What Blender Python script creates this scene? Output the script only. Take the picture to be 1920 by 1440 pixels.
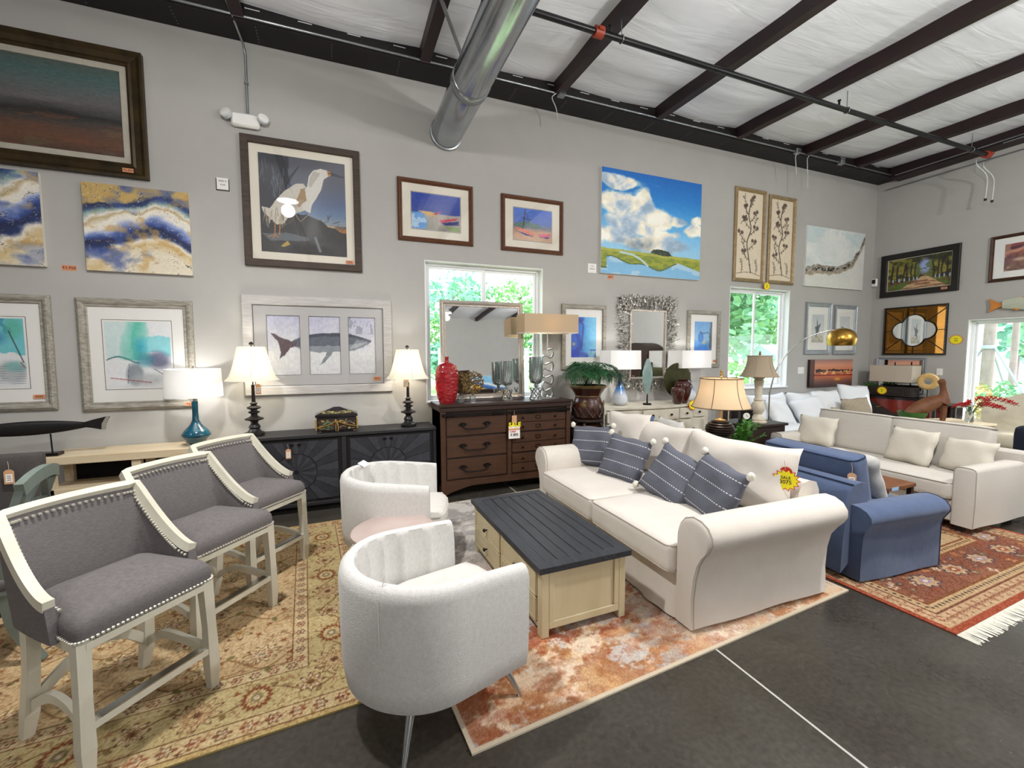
import bpy, math, random
import numpy as np
from mathutils import Vector, Matrix
for _o in list(bpy.data.objects): bpy.data.objects.remove(_o)
S = bpy.context.scene
COL = S.collection
rad = math.radians
rnd = random.Random(11)
nrs = np.random.RandomState(5)
D = 5.45      # long wall (y), the camera stands at the origin, 1.7 m up
XB = 9.83     # end wall (x)

# ---------------------------------------------------------------- camera, world, sun, exposure
cam = bpy.data.objects.new('camera', bpy.data.cameras.new('camera'))
COL.objects.link(cam)
cam.data.sensor_width = 36.0
cam.data.lens = 36.0 * 811.17 / 1920.0
cam.data.clip_start = 0.05
cam.data.clip_end = 300
def _cam_matrix(yaw, pit, roll, loc):
    cy, sy, cp, sp = math.cos(yaw), math.sin(yaw), math.cos(pit), math.sin(pit)
    fw = Vector((sy * cp, cy * cp, -sp)); rt = Vector((cy, -sy, 0)); up = rt.cross(fw)
    c, s = math.cos(roll), math.sin(roll)
    r2 = rt * c + up * s; u2 = up * c - rt * s
    m = Matrix((r2, u2, -fw)).transposed().to_4x4()
    m.translation = loc
    return m
cam.matrix_world = _cam_matrix(rad(21.541), rad(4.013), rad(-0.135), Vector((0, 0, 1.7)))
S.camera = cam

world = bpy.data.worlds.new('sky'); S.world = world
world.use_nodes = True
_bg = world.node_tree.nodes['Background']
_bg.inputs[0].default_value = (0.80, 0.90, 1.0, 1)
_bg.inputs[1].default_value = 4.2

def add_light(name, kind, loc, energy, color=(1, 1, 1), size=.1, rot=None):
    l = bpy.data.lights.new(name, kind); l.energy = energy; l.color = color
    if kind == 'AREA':
        l.shape = 'DISK'; l.size = size
    elif kind == 'SPOT':
        l.spot_size = rad(166); l.spot_blend = 1.0; l.shadow_soft_size = size
    elif kind == 'SUN':
        l.angle = size
    else:
        l.shadow_soft_size = size
    o = bpy.data.objects.new(name, l); COL.objects.link(o); o.location = loc
    if rot is not None: o.rotation_euler = rot
    return o
_sd = Vector((-0.62, 0.52, -0.62))
sun = add_light('sun', 'SUN', (20, -10, 20), 3.2, (1, .96, .9), rad(1.0))
sun.rotation_euler = _sd.to_track_quat('-Z', 'Y').to_euler()
# high-bay lamps hanging in the hall: (x, y, z, power down, share that leaks up and sideways)
HIGH_BAYS = [(-.75, 2.6, 4.22, 330, .28), (3.5, 1.25, 3.95, 250, .7), (7.4, .4, 3.95, 200, 1.0), (-3.75, 1.5, 3.85, 100, .3), (-.75, -3.8, 4.1, 90, .6), (3.5, -4.2, 4.1, 150, .9), (7.4, -4.6, 4.1, 150, .9), (1.5, -6.6, 4.1, 120, .9)]
S.view_settings.view_transform = 'Standard'
S.view_settings.look = 'None'
S.view_settings.exposure = 0.1
S.view_settings.gamma = 1.0
S.view_settings.use_curve_mapping = False

# ---------------------------------------------------------------- colour and material helpers
def lin(c):
    if isinstance(c, str):
        c = tuple(int(c[i:i + 2], 16) for i in (0, 2, 4))
    out = []
    for v in c[:3]:
        v = v / 255.0
        out.append(v / 12.92 if v <= .04045 else ((v + .055) / 1.055) ** 2.4)
    return tuple(out) + (1,)
MATS = {}
def mat(name, col, rough=.55, metal=0., col2=None, vs=6., stretch=(1, 1, 1), bump=0., bs=None, detail=4, coat=0., sheen=0.,
        contrast=.5, spec=.5, trans=0., emit=0., weave=0., wscale=350., alpha=1., ior=1.45, subsurf=0.):
    """principled material; noise mixes col and col2 (the thing's own colour), optional noise bump and woven relief"""
    m = bpy.data.materials.new(name); m.use_nodes = True
    nt = m.node_tree; N = nt.nodes; L = nt.links
    b = N['Principled BSDF']
    b.inputs['Base Color'].default_value = lin(col)
    b.inputs['Roughness'].default_value = rough
    b.inputs['Metallic'].default_value = metal
    b.inputs['Specular IOR Level'].default_value = spec
    b.inputs['IOR'].default_value = ior
    if coat:
        b.inputs['Coat Weight'].default_value = coat; b.inputs['Coat Roughness'].default_value = .06
    if sheen: b.inputs['Sheen Weight'].default_value = sheen
    if trans: b.inputs['Transmission Weight'].default_value = trans
    if alpha < 1: b.inputs['Alpha'].default_value = alpha
    if emit:
        b.inputs['Emission Color'].default_value = lin(col); b.inputs['Emission Strength'].default_value = emit
    tc = N.new('ShaderNodeTexCoord'); mp = N.new('ShaderNodeMapping')
    L.new(tc.outputs['Object'], mp.inputs[0]); mp.inputs['Scale'].default_value = stretch
    h = None
    if col2 is not None or bump:
        nz = N.new('ShaderNodeTexNoise'); nz.inputs['Scale'].default_value = vs; nz.inputs['Detail'].default_value = detail
        nz.inputs['Roughness'].default_value = .62
        L.new(mp.outputs[0], nz.inputs['Vector'])
        if col2 is not None:
            cr = N.new('ShaderNodeValToRGB')
            cr.color_ramp.elements[0].position = .5 - contrast / 2; cr.color_ramp.elements[1].position = .5 + contrast / 2
            cr.color_ramp.elements[0].color = lin(col); cr.color_ramp.elements[1].color = lin(col2)
            L.new(nz.outputs[0], cr.inputs[0]); L.new(cr.outputs[0], b.inputs['Base Color'])
        h = nz.outputs[0]
    if bump or weave:
        bp = N.new('ShaderNodeBump'); bp.inputs['Strength'].default_value = 1.0
        if weave:
            w1 = N.new('ShaderNodeTexNoise'); w1.inputs['Scale'].default_value = 1.0; w1.inputs['Detail'].default_value = 2
            m2 = N.new('ShaderNodeMapping'); m2.inputs['Scale'].default_value = (wscale, wscale * .25, wscale)
            L.new(tc.outputs['Object'], m2.inputs[0]); L.new(m2.outputs[0], w1.inputs['Vector'])
            bp.inputs['Distance'].default_value = weave; L.new(w1.outputs[0], bp.inputs['Height'])
        else:
            if bs:
                n2 = N.new('ShaderNodeTexNoise'); n2.inputs['Scale'].default_value = bs; n2.inputs['Detail'].default_value = 3
                L.new(mp.outputs[0], n2.inputs['Vector']); h = n2.outputs[0]
            bp.inputs['Distance'].default_value = bump; L.new(h, bp.inputs['Height'])
        L.new(bp.outputs[0], b.inputs['Normal'])
    MATS[name] = m
    return m
def two_shader(name, build):
    m = bpy.data.materials.new(name); m.use_nodes = True
    nt = m.node_tree; nt.nodes.clear()
    out = nt.nodes.new('ShaderNodeOutputMaterial')
    nt.links.new(build(nt), out.inputs[0])
    MATS[name] = m
    return m
def _pane(nt):
    t = nt.nodes.new('ShaderNodeBsdfTransparent'); g = nt.nodes.new('ShaderNodeBsdfGlossy'); g.inputs['Roughness'].default_value = .015
    w = nt.nodes.new('ShaderNodeLayerWeight'); w.inputs[0].default_value = .5
    p = nt.nodes.new('ShaderNodeMath'); p.operation = 'POWER'; p.inputs[1].default_value = 5; nt.links.new(w.outputs['Facing'], p.inputs[0])
    q = nt.nodes.new('ShaderNodeMath'); q.operation = 'MULTIPLY_ADD'; q.inputs[1].default_value = .95; q.inputs[2].default_value = .045
    nt.links.new(p.outputs[0], q.inputs[0]); mx = nt.nodes.new('ShaderNodeMixShader')
    nt.links.new(q.outputs[0], mx.inputs[0]); nt.links.new(t.outputs[0], mx.inputs[1]); nt.links.new(g.outputs[0], mx.inputs[2])
    return mx.outputs[0]
two_shader('glass_pane', _pane)
def _shade(col, tr):
    def f(nt):
        d = nt.nodes.new('ShaderNodeBsdfDiffuse'); d.inputs[0].default_value = lin(col)
        t = nt.nodes.new('ShaderNodeBsdfTranslucent'); t.inputs[0].default_value = lin(col)
        mx = nt.nodes.new('ShaderNodeMixShader'); mx.inputs[0].default_value = tr
        nt.links.new(d.outputs[0], mx.inputs[1]); nt.links.new(t.outputs[0], mx.inputs[2])
        return mx.outputs[0]
    return f
two_shader('shade_cream', _shade('efe9d6', .15))
two_shader('shade_white', _shade('efeeec', .10))
two_shader('shade_tan', _shade('d3bd9e', .26))
two_shader('shade_taupe', _shade('b8a892', .3))
def _paint(rough, coat):
    m = bpy.data.materials.new('paint'); m.use_nodes = True
    a = m.node_tree.nodes.new('ShaderNodeAttribute'); a.attribute_name = 'col'
    b = m.node_tree.nodes['Principled BSDF']; b.inputs['Roughness'].default_value = rough
    m.node_tree.links.new(a.outputs['Color'], b.inputs['Base Color'])
    return m
MATS['oil_paint'] = _paint(.5, 0); MATS['oil_paint'].name = 'oil_paint'
MATS['wool_pile'] = _paint(.95, 0); MATS['wool_pile'].name = 'wool_pile'
MATS['wool_pile'].node_tree.nodes['Principled BSDF'].inputs['Specular IOR Level'].default_value = .1
_nt = MATS['wool_pile'].node_tree; _n = _nt.nodes.new('ShaderNodeTexNoise'); _n.inputs['Scale'].default_value = 260
_tc = _nt.nodes.new('ShaderNodeTexCoord'); _nt.links.new(_tc.outputs['Object'], _n.inputs['Vector'])
_b = _nt.nodes.new('ShaderNodeBump'); _b.inputs['Distance'].default_value = .006; _nt.links.new(_n.outputs[0], _b.inputs['Height'])
_nt.links.new(_b.outputs[0], _nt.nodes['Principled BSDF'].inputs['Normal'])

# ---------------------------------------------------------------- mesh helpers
class MB:
    """collects shapes and links them as ONE mesh object"""
    def __init__(s): s.v = []; s.f = []
    def add(s, vs, fs):
        n = len(s.v); s.v += [tuple(map(float, p)) for p in vs]; s.f += [tuple(i + n for i in f) for f in fs]; return s
    def box(s, x0, x1, y0, y1, z0, z1, b=0., T=None):
        if b <= 0:
            vs = [(x, y, z) for z in (z0, z1) for y in (y0, y1) for x in (x0, x1)]
            fs = [(0, 2, 3, 1), (4, 5, 7, 6), (0, 1, 5, 4), (2, 6, 7, 3), (0, 4, 6, 2), (1, 3, 7, 5)]
        else:
            b = min(b, (x1 - x0) * .45, (y1 - y0) * .45, (z1 - z0) * .45)
            X = (x0, x1); Y = (y0, y1); Z = (z0, z1); vs = []; ix = {}
            for i in (0, 1):
                for j in (0, 1):
                    for k in (0, 1):
                        for a in range(3):
                            p = [X[i], Y[j], Z[k]]
                            sg = (1 - 2 * i, 1 - 2 * j, 1 - 2 * k)
                            for q in range(3):
                                if q != a: p[q] += sg[q] * b
                            ix[(i, j, k, a)] = len(vs); vs.append(tuple(p))
            fs = []
            for i in (0, 1): fs.append([ix[(i, j, k, 0)] for j, k in ((0, 0), (1, 0), (1, 1), (0, 1))])
            for j in (0, 1): fs.append([ix[(i, j, k, 1)] for i, k in ((0, 0), (1, 0), (1, 1), (0, 1))])
            for k in (0, 1): fs.append([ix[(i, j, k, 2)] for i, j in ((0, 0), (1, 0), (1, 1), (0, 1))])
            for i in (0, 1):
                for j in (0, 1): fs.append([ix[(i, j, 0, 0)], ix[(i, j, 1, 0)], ix[(i, j, 1, 1)], ix[(i, j, 0, 1)]])
                for k in (0, 1): fs.append([ix[(i, 0, k, 0)], ix[(i, 1, k, 0)], ix[(i, 1, k, 2)], ix[(i, 0, k, 2)]])
            for j in (0, 1):
                for k in (0, 1): fs.append([ix[(0, j, k, 1)], ix[(1, j, k, 1)], ix[(1, j, k, 2)], ix[(0, j, k, 2)]])
            for i in (0, 1):
                for j in (0, 1):
                    for k in (0, 1): fs.append([ix[(i, j, k, a)] for a in range(3)])
            c = Vector(((x0 + x1) / 2, (y0 + y1) / 2, (z0 + z1) / 2)); g = []
            for f in fs:
                p = [Vector(vs[i]) for i in f]; n = (p[1] - p[0]).cross(p[2] - p[0])
                m = sum(p, Vector()) / len(p)
                g.append(tuple(f) if n.dot(m - c) > 0 else tuple(reversed(f)))
            fs = g
        if T is not None: vs = [tuple(T @ Vector(p)) for p in vs]
        return s.add(vs, fs)
    def bar(s, a, b, w, h, up=(0, 0, 1), bev=0.):
        """square bar from point a to point b"""
        a = Vector(a); b = Vector(b); d = b - a; z = d.normalized(); u = Vector(up)
        if abs(z.dot(u)) > .98: u = Vector((1, 0, 0))
        x = u.cross(z).normalized(); y = z.cross(x)
        T = Matrix((x, y, z)).transposed().to_4x4(); T.translation = a
        return s.box(-w / 2, w / 2, -h / 2, h / 2, 0, d.length, bev, T)
    def loft(s, rings, cap=True, closed=True):
        n = len(rings[0]); vs = [p for r in rings for p in r]; fs = []
        for i in range(len(rings) - 1):
            for j in range(n if closed else n - 1):
                k = (j + 1) % n
                fs.append((i * n + j, i * n + k, (i + 1) * n + k, (i + 1) * n + j))
        if cap and closed:
            fs.append(tuple(reversed(range(n)))); fs.append(tuple((len(rings) - 1) * n + j for j in range(n)))
        return s.add(vs, fs)
    def tube(s, pts, r, n=8, closed=False, cap=True, sq=None):
        pts = [Vector(p) for p in pts]; m = len(pts); rr = r if isinstance(r, (list, tuple)) else [r] * m
        rings = []; up = Vector((0, 0, 1)); prev = None
        for i, p in enumerate(pts):
            if closed: t = pts[(i + 1) % m] - pts[i - 1]
            else: t = pts[min(i + 1, m - 1)] - pts[max(i - 1, 0)]
            t = t.normalized() if t.length > 1e-9 else Vector((0, 0, 1))
            if prev is None:
                u = up if abs(t.dot(up)) < .95 else Vector((1, 0, 0)); x = u.cross(t).normalized()
            else:
                x = (prev - t * prev.dot(t)); x = x.normalized() if x.length > 1e-6 else prev
            prev = x; y = t.cross(x); ring = []
            for k in range(n):
                a = 2 * math.pi * (k + .5) / n
                if sq: ring.append(p + x * sq[0] * (1 if math.cos(a) > 0 else -1) * rr[i] + y * sq[1] * (1 if math.sin(a) > 0 else -1) * rr[i])
                else: ring.append(p + x * math.cos(a) * rr[i] + y * math.sin(a) * rr[i])
            rings.append(ring)
        if closed: rings.append(rings[0]); return s.loft(rings, cap=False)
        return s.loft(rings, cap)
    def lathe(s, prof, c=(0, 0, 0), n=24, sx=1., sy=1., axis='z', cap=True):
        rings = []
        for r, z in prof:
            ring = []
            for k in range(n):
                a = 2 * math.pi * k / n; x, y = math.cos(a) * r * sx, math.sin(a) * r * sy
                p = (x, y, z) if axis == 'z' else ((z, x, y) if axis == 'x' else (y, z, x))
                ring.append((p[0] + c[0], p[1] + c[1], p[2] + c[2]))
            rings.append(ring)
        return s.loft(rings, cap)
    def prism(s, poly, h0, h1, axis='z'):
        def P(a, b, h): return (a, b, h) if axis == 'z' else ((a, h, b) if axis == 'y' else (h, a, b))
        n = len(poly); vs = [P(a, b, h0) for a, b in poly] + [P(a, b, h1) for a, b in poly]
        fs = [tuple(reversed(range(n))), tuple(range(n, 2 * n))] + [(i, (i + 1) % n, n + (i + 1) % n, n + i) for i in range(n)]
        return s.add(vs, fs)
    def grid(s, fn, nu, nv, cu=False):
        """fn(i/nu, j/nv) -> point; a sheet"""
        vs = [fn(i / nu, j / nv) for j in range(nv + 1) for i in range(nu + 1)]
        fs = [(j * (nu + 1) + i, j * (nu + 1) + i + 1, (j + 1) * (nu + 1) + i + 1, (j + 1) * (nu + 1) + i) for j in range(nv) for i in range(nu)]
        return s.add(vs, fs)
    def rbox(s, w, d, h, r, n=5, c=(0, 0, 0), crown=0., T=None):
        """soft cushion block: rounded box, optional crown on top"""
        vs = []; fs = []
        def face(o, u, v, nn, m=8):
            base = len(vs)
            for j in range(m + 1):
                for i in range(m + 1):
                    a = (i / m * 2 - 1)
                    b = (j / m * 2 - 1)
                    # denser near the edges
                    a = math.copysign(1 - (1 - abs(a)) ** 1.8, a); b = math.copysign(1 - (1 - abs(b)) ** 1.8, b)
                    p = Vector((o[q] + u[q] * a + v[q] * b for q in range(3)))
                    H = (w / 2, d / 2, h / 2); rr = min(r, *H)
                    P = Vector((p[q] * H[q] for q in range(3)))
                    I = Vector((max(-H[q] + rr, min(H[q] - rr, P[q])) for q in range(3)))
                    dd = P - I
                    if dd.length > 1e-9: P = I + dd.normalized() * rr
                    if crown:
                        fx = max(0, 1 - (P.x / H[0]) ** 2); fy = max(0, 1 - (P.y / H[1]) ** 2)
                        P.z += math.copysign(crown * (fx * fy) ** .6 * min(1, abs(P.z) / H[2]), P.z)
                    vs.append(P)
            for j in range(m):
                for i in range(m):
                    q = base + j * (m + 1) + i
                    fs.append((q, q + 1, q + m + 2, q + m + 1))
        face((0, 0, 1), (1, 0, 0), (0, 1, 0), 0); face((0, 0, -1), (0, 1, 0), (1, 0, 0), 0)
        face((1, 0, 0), (0, 1, 0), (0, 0, 1), 0); face((-1, 0, 0), (0, 0, 1), (0, 1, 0), 0)
        face((0, 1, 0), (0, 0, 1), (1, 0, 0), 0); face((0, -1, 0), (1, 0, 0), (0, 0, 1), 0)
        vs = [v + Vector(c) for v in vs]
        if T is not None: vs = [T @ v for v in vs]
        return s.add(vs, fs)
    def build(s, name, material=None, parent=None, smooth=None, loc=None, rot=None, weld=False):
        me = bpy.data.meshes.new(name); me.from_pydata(s.v, [], s.f)
        if weld:
            import bmesh
            bm = bmesh.new(); bm.from_mesh(me); bmesh.ops.remove_doubles(bm, verts=bm.verts, dist=1e-5)
            bmesh.ops.recalc_face_normals(bm, faces=bm.faces); bm.to_mesh(me); bm.free()
        me.validate(); me.update()
        if smooth is not None:
            me.polygons.foreach_set('use_smooth', [True] * len(me.polygons))
            if smooth < 180: me.set_sharp_from_angle(angle=rad(smooth))
        if material is not None: me.materials.append(MATS[material] if isinstance(material, str) else material)
        o = bpy.data.objects.new(name, me); COL.objects.link(o)
        if parent is not None: o.parent = parent
        if loc is not None: o.location = loc
        if rot is not None: o.rotation_euler = rot
        return o
def B(): return MB()
def thing(name, label, cat, loc=(0, 0, 0), rz=0., group=None, kind=None):
    o = bpy.data.objects.new(name, None); COL.objects.link(o); o.empty_display_size = .1
    o.location = loc; o.rotation_euler = (0, 0, rz)
    return tag(o, label, cat, group, kind)
def tag(o, label=None, cat=None, group=None, kind=None):
    if label: o['label'] = label
    if cat: o['category'] = cat
    if group: o['group'] = group
    if kind: o['kind'] = kind
    return o
def struct(o, label=None):
    o['kind'] = 'structure'
    if label: o['label'] = label
    return o
def copy_tree(o, parent=None):
    c = o.copy(); COL.objects.link(c)
    if parent is not None: c.parent = parent
    for ch in [x for x in bpy.data.objects if x.parent == o]: copy_tree(ch, c)
    return c
def lettering(text, size, material, parent, loc, rot=(math.pi / 2, 0, 0), name='lettering', bold=.0):
    c = bpy.data.curves.new(name, 'FONT'); c.body = text; c.size = size; c.align_x = 'CENTER'; c.align_y = 'CENTER'; c.extrude = .0003; c.offset = bold
    c.materials.append(MATS[material])
    tmp = bpy.data.objects.new('tmp', c); me = bpy.data.meshes.new_from_object(tmp); bpy.data.objects.remove(tmp); bpy.data.curves.remove(c)
    me.name = name
    o = bpy.data.objects.new(name, me); COL.objects.link(o); o.parent = parent; o.location = loc; o.rotation_euler = rot
    return o
def bez(pts, n=12):
    """smooth curve through points"""
    P = [Vector(p) for p in pts]; out = []
    for i in range(len(P) - 1):
        p0 = P[max(i - 1, 0)]; p1 = P[i]; p2 = P[i + 1]; p3 = P[min(i + 2, len(P) - 1)]
        for k in range(n):
            t = k / n
            out.append(.5 * ((2 * p1) + (p2 - p0) * t + (2 * p0 - 5 * p1 + 4 * p2 - p3) * t * t + (3 * p1 - p0 - 3 * p2 + p3) * t ** 3))
    out.append(P[-1]); return out

# ---------------------------------------------------------------- painting toolkit (colours of pictures and rugs, per vertex)
def srgb2lin(a):
    a = np.clip(a / 255.0, 0, 1)
    return np.where(a <= .04045, a / 12.92, ((a + .055) / 1.055) ** 2.4)
def vnoise(x, y, seed):
    r = np.random.RandomState(seed).rand(64, 64)
    xi = np.floor(x).astype(int); yi = np.floor(y).astype(int); fx = x - xi; fy = y - yi
    fx = fx * fx * (3 - 2 * fx); fy = fy * fy * (3 - 2 * fy)
    g = lambda a, b: r[b % 64, a % 64]
    return (g(xi, yi) * (1 - fx) + g(xi + 1, yi) * fx) * (1 - fy) + (g(xi, yi + 1) * (1 - fx) + g(xi + 1, yi + 1) * fx) * fy
def fbm(x, y, oct=4, seed=0, gain=.5):
    t = 0; a = 1; n = 0
    for k in range(oct):
        t = t + a * vnoise(x * 2 ** k + 7.3 * k, y * 2 ** k + 3.1 * k, seed + k); n += a; a *= gain
    return t / n
class Art:
    def __init__(s, w, h, px):
        s.w, s.h = w, h; s.nx = max(8, int(w / px)); s.ny = max(8, int(h / px))
        u = np.linspace(0, 1, s.nx + 1); v = np.linspace(0, 1, s.ny + 1)
        s.U, s.V = np.meshgrid(u, v); s.X = s.U * w; s.Y = s.V * h
        s.I = np.zeros(s.U.shape + (3,)); s.I[:] = 255
    def fill(s, c): s.I[:] = c; return s
    def mix(s, m, c):
        m = np.clip(m, 0, 1)[..., None]; s.I = s.I * (1 - m) + np.asarray(c, float) * m; return s
    def ramp(s, t, stops):
        t = np.clip(t, 0, 1); p = [a for a, _ in stops]
        s.I = np.stack([np.interp(t, p, [c[k] for _, c in stops]) for k in range(3)], -1); return s
    def rampc(s, t, stops):
        p = [a for a, _ in stops]
        return np.stack([np.interp(np.clip(t, 0, 1), p, [c[k] for _, c in stops]) for k in range(3)], -1)
    def poly(s, pts, c, soft=0., wob=0., seed=3):
        U, V = s.U, s.V
        if wob: U = U + wob * (fbm(s.U * 14, s.V * 14, 3, seed) - .5); V = V + wob * (fbm(s.U * 14, s.V * 14, 3, seed + 9) - .5)
        ins = np.zeros(U.shape, bool); n = len(pts)
        for i in range(n):
            x0, y0 = pts[i]; x1, y1 = pts[(i + 1) % n]
            if y0 == y1: continue
            cnd = ((y0 > V) != (y1 > V)) & (U < (x1 - x0) * (V - y0) / (y1 - y0) + x0)
            ins ^= cnd
        return s.mix(ins * 1.0, c) if c is not None else ins
    def ell(s, cx, cy, rx, ry, c, a=1., soft=.15, rot=0.):
        dx = s.U - cx; dy = s.V - cy; k, q = math.cos(rot), math.sin(rot)
        d = np.hypot((dx * k + dy * q) / rx, (-dx * q + dy * k) / ry)
        return s.mix(np.clip((1 - d) / soft, 0, 1) * a, c)
    def line(s, pts, w, c, a=1.):
        """polyline in u,v; w is half width in metres"""
        best = np.full(s.U.shape, 9.)
        for (x0, y0), (x1, y1) in zip(pts[:-1], pts[1:]):
            ax, ay, bx, by = x0 * s.w, y0 * s.h, x1 * s.w, y1 * s.h
            L = (bx - ax) ** 2 + (by - ay) ** 2 + 1e-12
            t = np.clip(((s.X - ax) * (bx - ax) + (s.Y - ay) * (by - ay)) / L, 0, 1)
            best = np.minimum(best, np.hypot(s.X - ax - t * (bx - ax), s.Y - ay - t * (by - ay)))
        return s.mix(np.clip(1.5 - best / w, 0, 1) * a, c)
    def rough(s, amt, sx=40, sy=40, seed=1):
        n = fbm(s.U * sx, s.V * sy, 3, seed) - .5
        s.I = np.clip(s.I + n[..., None] * amt, 0, 255); return s
    def mesh(s, name, material, parent, y=0., x0=None, z0=0., flat=False, relief=None):
        x0 = -s.w / 2 if x0 is None else x0
        n = s.U.size
        co = np.zeros((n, 3))
        if flat: co[:, 0] = x0 + s.X.ravel(); co[:, 1] = z0 + s.Y.ravel(); co[:, 2] = y if relief is None else (y + relief).ravel()
        else: co[:, 0] = x0 + s.X.ravel(); co[:, 1] = y; co[:, 2] = z0 + s.Y.ravel()
        a = np.arange(s.nx); b = np.arange(s.ny); A, Bq = np.meshgrid(a, b); i = (Bq * (s.nx + 1) + A).ravel()
        q = np.stack([i, i + 1, i + s.nx + 2, i + s.nx + 1], 1)
        me = bpy.data.meshes.new(name); me.vertices.add(n); me.vertices.foreach_set('co', co.ravel())
        me.loops.add(q.size); me.loops.foreach_set('vertex_index', q.ravel().astype(np.int32))
        me.polygons.add(len(q)); me.polygons.foreach_set('loop_start', (np.arange(len(q)) * 4).astype(np.int32))
        me.polygons.foreach_set('loop_total', np.full(len(q), 4, np.int32))
        me.update(calc_edges=True)
        at = me.color_attributes.new('col', 'FLOAT_COLOR', 'POINT')
        c = np.ones((n, 4)); c[:, :3] = srgb2lin(s.I.reshape(-1, 3)); at.data.foreach_set('color', c.ravel())
        me.validate()
        me.materials.append(MATS[material])
        o = bpy.data.objects.new(name, me); COL.objects.link(o); o.parent = parent
        return o
# ---------------------------------------------------------------- materials of the hall
mat('wall_paint', 'b3b1ad', .85, col2='aeaca8', vs=3, bump=.0006, bs=180)
mat('window_vinyl', 'eef0f2', .4)
mat('plaster_reveal', 'e8eaea', .8)
mat('purlin_paint', '2b1719', .5, col2='1f1012', vs=5, bump=.0005)
mat('beam_paint', '160d0f', .6, col2='0f090b', vs=4)
mat('galvanized', 'a9adb0', .32, .95, col2='8f9498', vs=9)
mat('duct_metal', 'b9bdc1', .2, 1.0, col2='9ea3a8', vs=4, stretch=(1, 1, 1), bump=.002)
mat('black_pipe', '17181a', .35, .3)
mat('red_paint', '9c3a22', .5)
mat('wire_white', 'd0d2d2', .5)
mat('plastic_white', 'e9e8e4', .45)
mat('plastic_clear', 'd9dde0', .15, alpha=.75)
mat('plastic_black', '141414', .4)
mat('lamp_lens', 'ffffff', .4, emit=6)
mat('tag_orange', 'd9926c', .7); mat('tag_ink', '33221c', .7); mat('tag_kraft', 'c99c77', .8); mat('tag_paper', 'ece8e2', .75)
mat('burst_yellow', 'f0e21c', .6); mat('burst_red', 'c8321e', .6); mat('ink_red', 'c22a1c', .6); mat('string', 'b79a80', .9)
mat('sky_blue_paper', '8fb4d8', .7)

# ---- concrete floor: dark stained, sealed
def _floor_mat():
    m = mat('stained_concrete', '34332f', .3)
    nt = m.node_tree; N = nt.nodes; L = nt.links; b = N['Principled BSDF']
    tc = N.new('ShaderNodeTexCoord')
    n1 = N.new('ShaderNodeTexNoise'); n1.inputs['Scale'].default_value = 1.3; n1.inputs['Detail'].default_value = 6; n1.inputs['Roughness'].default_value = .6
    n2 = N.new('ShaderNodeTexNoise'); n2.inputs['Scale'].default_value = 38; n2.inputs['Detail'].default_value = 4
    n3 = N.new('ShaderNodeTexVoronoi'); n3.inputs['Scale'].default_value = 26
    for n in (n1, n2, n3): L.new(tc.outputs['Object'], n.inputs['Vector'])
    r1 = N.new('ShaderNodeValToRGB'); e = r1.color_ramp.elements
    e[0].position = .3; e[0].color = lin('37332e'); e[1].position = .72; e[1].color = lin('4a4842')
    x = e.new(.5); x.color = lin('403c36')
    L.new(n1.outputs[0], r1.inputs[0])
    r2 = N.new('ShaderNodeValToRGB'); r2.color_ramp.elements[0].position = .35; r2.color_ramp.elements[1].position = .75
    r2.color_ramp.elements[0].color = (.75, .75, .75, 1); r2.color_ramp.elements[1].color = (1.25, 1.22, 1.18, 1)
    L.new(n2.outputs[0], r2.inputs[0])
    mx = N.new('ShaderNodeMix'); mx.data_type = 'RGBA'; mx.blend_type = 'MULTIPLY'; mx.inputs['Factor'].default_value = 1
    L.new(r1.outputs[0], mx.inputs[6]); L.new(r2.outputs[0], mx.inputs[7])
    # flecks of white grit
    r3 = N.new('ShaderNodeValToRGB'); r3.color_ramp.elements[0].position = .035; r3.color_ramp.elements[1].position = .05
    r3.color_ramp.elements[0].color = (1, 1, 1, 1); r3.color_ramp.elements[1].color = (0, 0, 0, 1)
    L.new(n3.outputs['Distance'], r3.inputs[0])
    n4 = N.new('ShaderNodeTexNoise'); n4.inputs['Scale'].default_value = 2.7; L.new(tc.outputs['Object'], n4.inputs['Vector'])
    r4 = N.new('ShaderNodeValToRGB'); r4.color_ramp.elements[0].position = .57; r4.color_ramp.elements[1].position = .62
    L.new(n4.outputs[0], r4.inputs[0])
    mm = N.new('ShaderNodeMath'); mm.operation = 'MULTIPLY'; L.new(r3.outputs[0], mm.inputs[0]); L.new(r4.outputs[0], mm.inputs[1])
    mx2 = N.new('ShaderNodeMix'); mx2.data_type = 'RGBA'
    L.new(mm.outputs[0], mx2.inputs['Factor']); L.new(mx.outputs[2], mx2.inputs[6]); mx2.inputs[7].default_value = lin('a8a69c')
    L.new(mx2.outputs[2], b.inputs['Base Color'])
    rr = N.new('ShaderNodeMapRange'); rr.inputs[3].default_value = .2; rr.inputs[4].default_value = .36
    L.new(n1.outputs[0], rr.inputs[0]); L.new(rr.outputs[0], b.inputs['Roughness'])
_floor_mat()
mat('joint_filler', 'b4b3ac', .7)
X0, Y0 = -7.0, -8.0
fl = struct(B().box(X0, XB, Y0, D, -.12, 0).build('floor', 'stained_concrete'), 'dark stained concrete floor with a pale control joint')
B().box(1.955, 1.967, Y0, D - .02, 0, .0012).build('control_joint', 'joint_filler', fl)
B().box(X0, XB - .02, -1.37, -1.358, 0, .0012).build('control_joint', 'joint_filler', fl)

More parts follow.
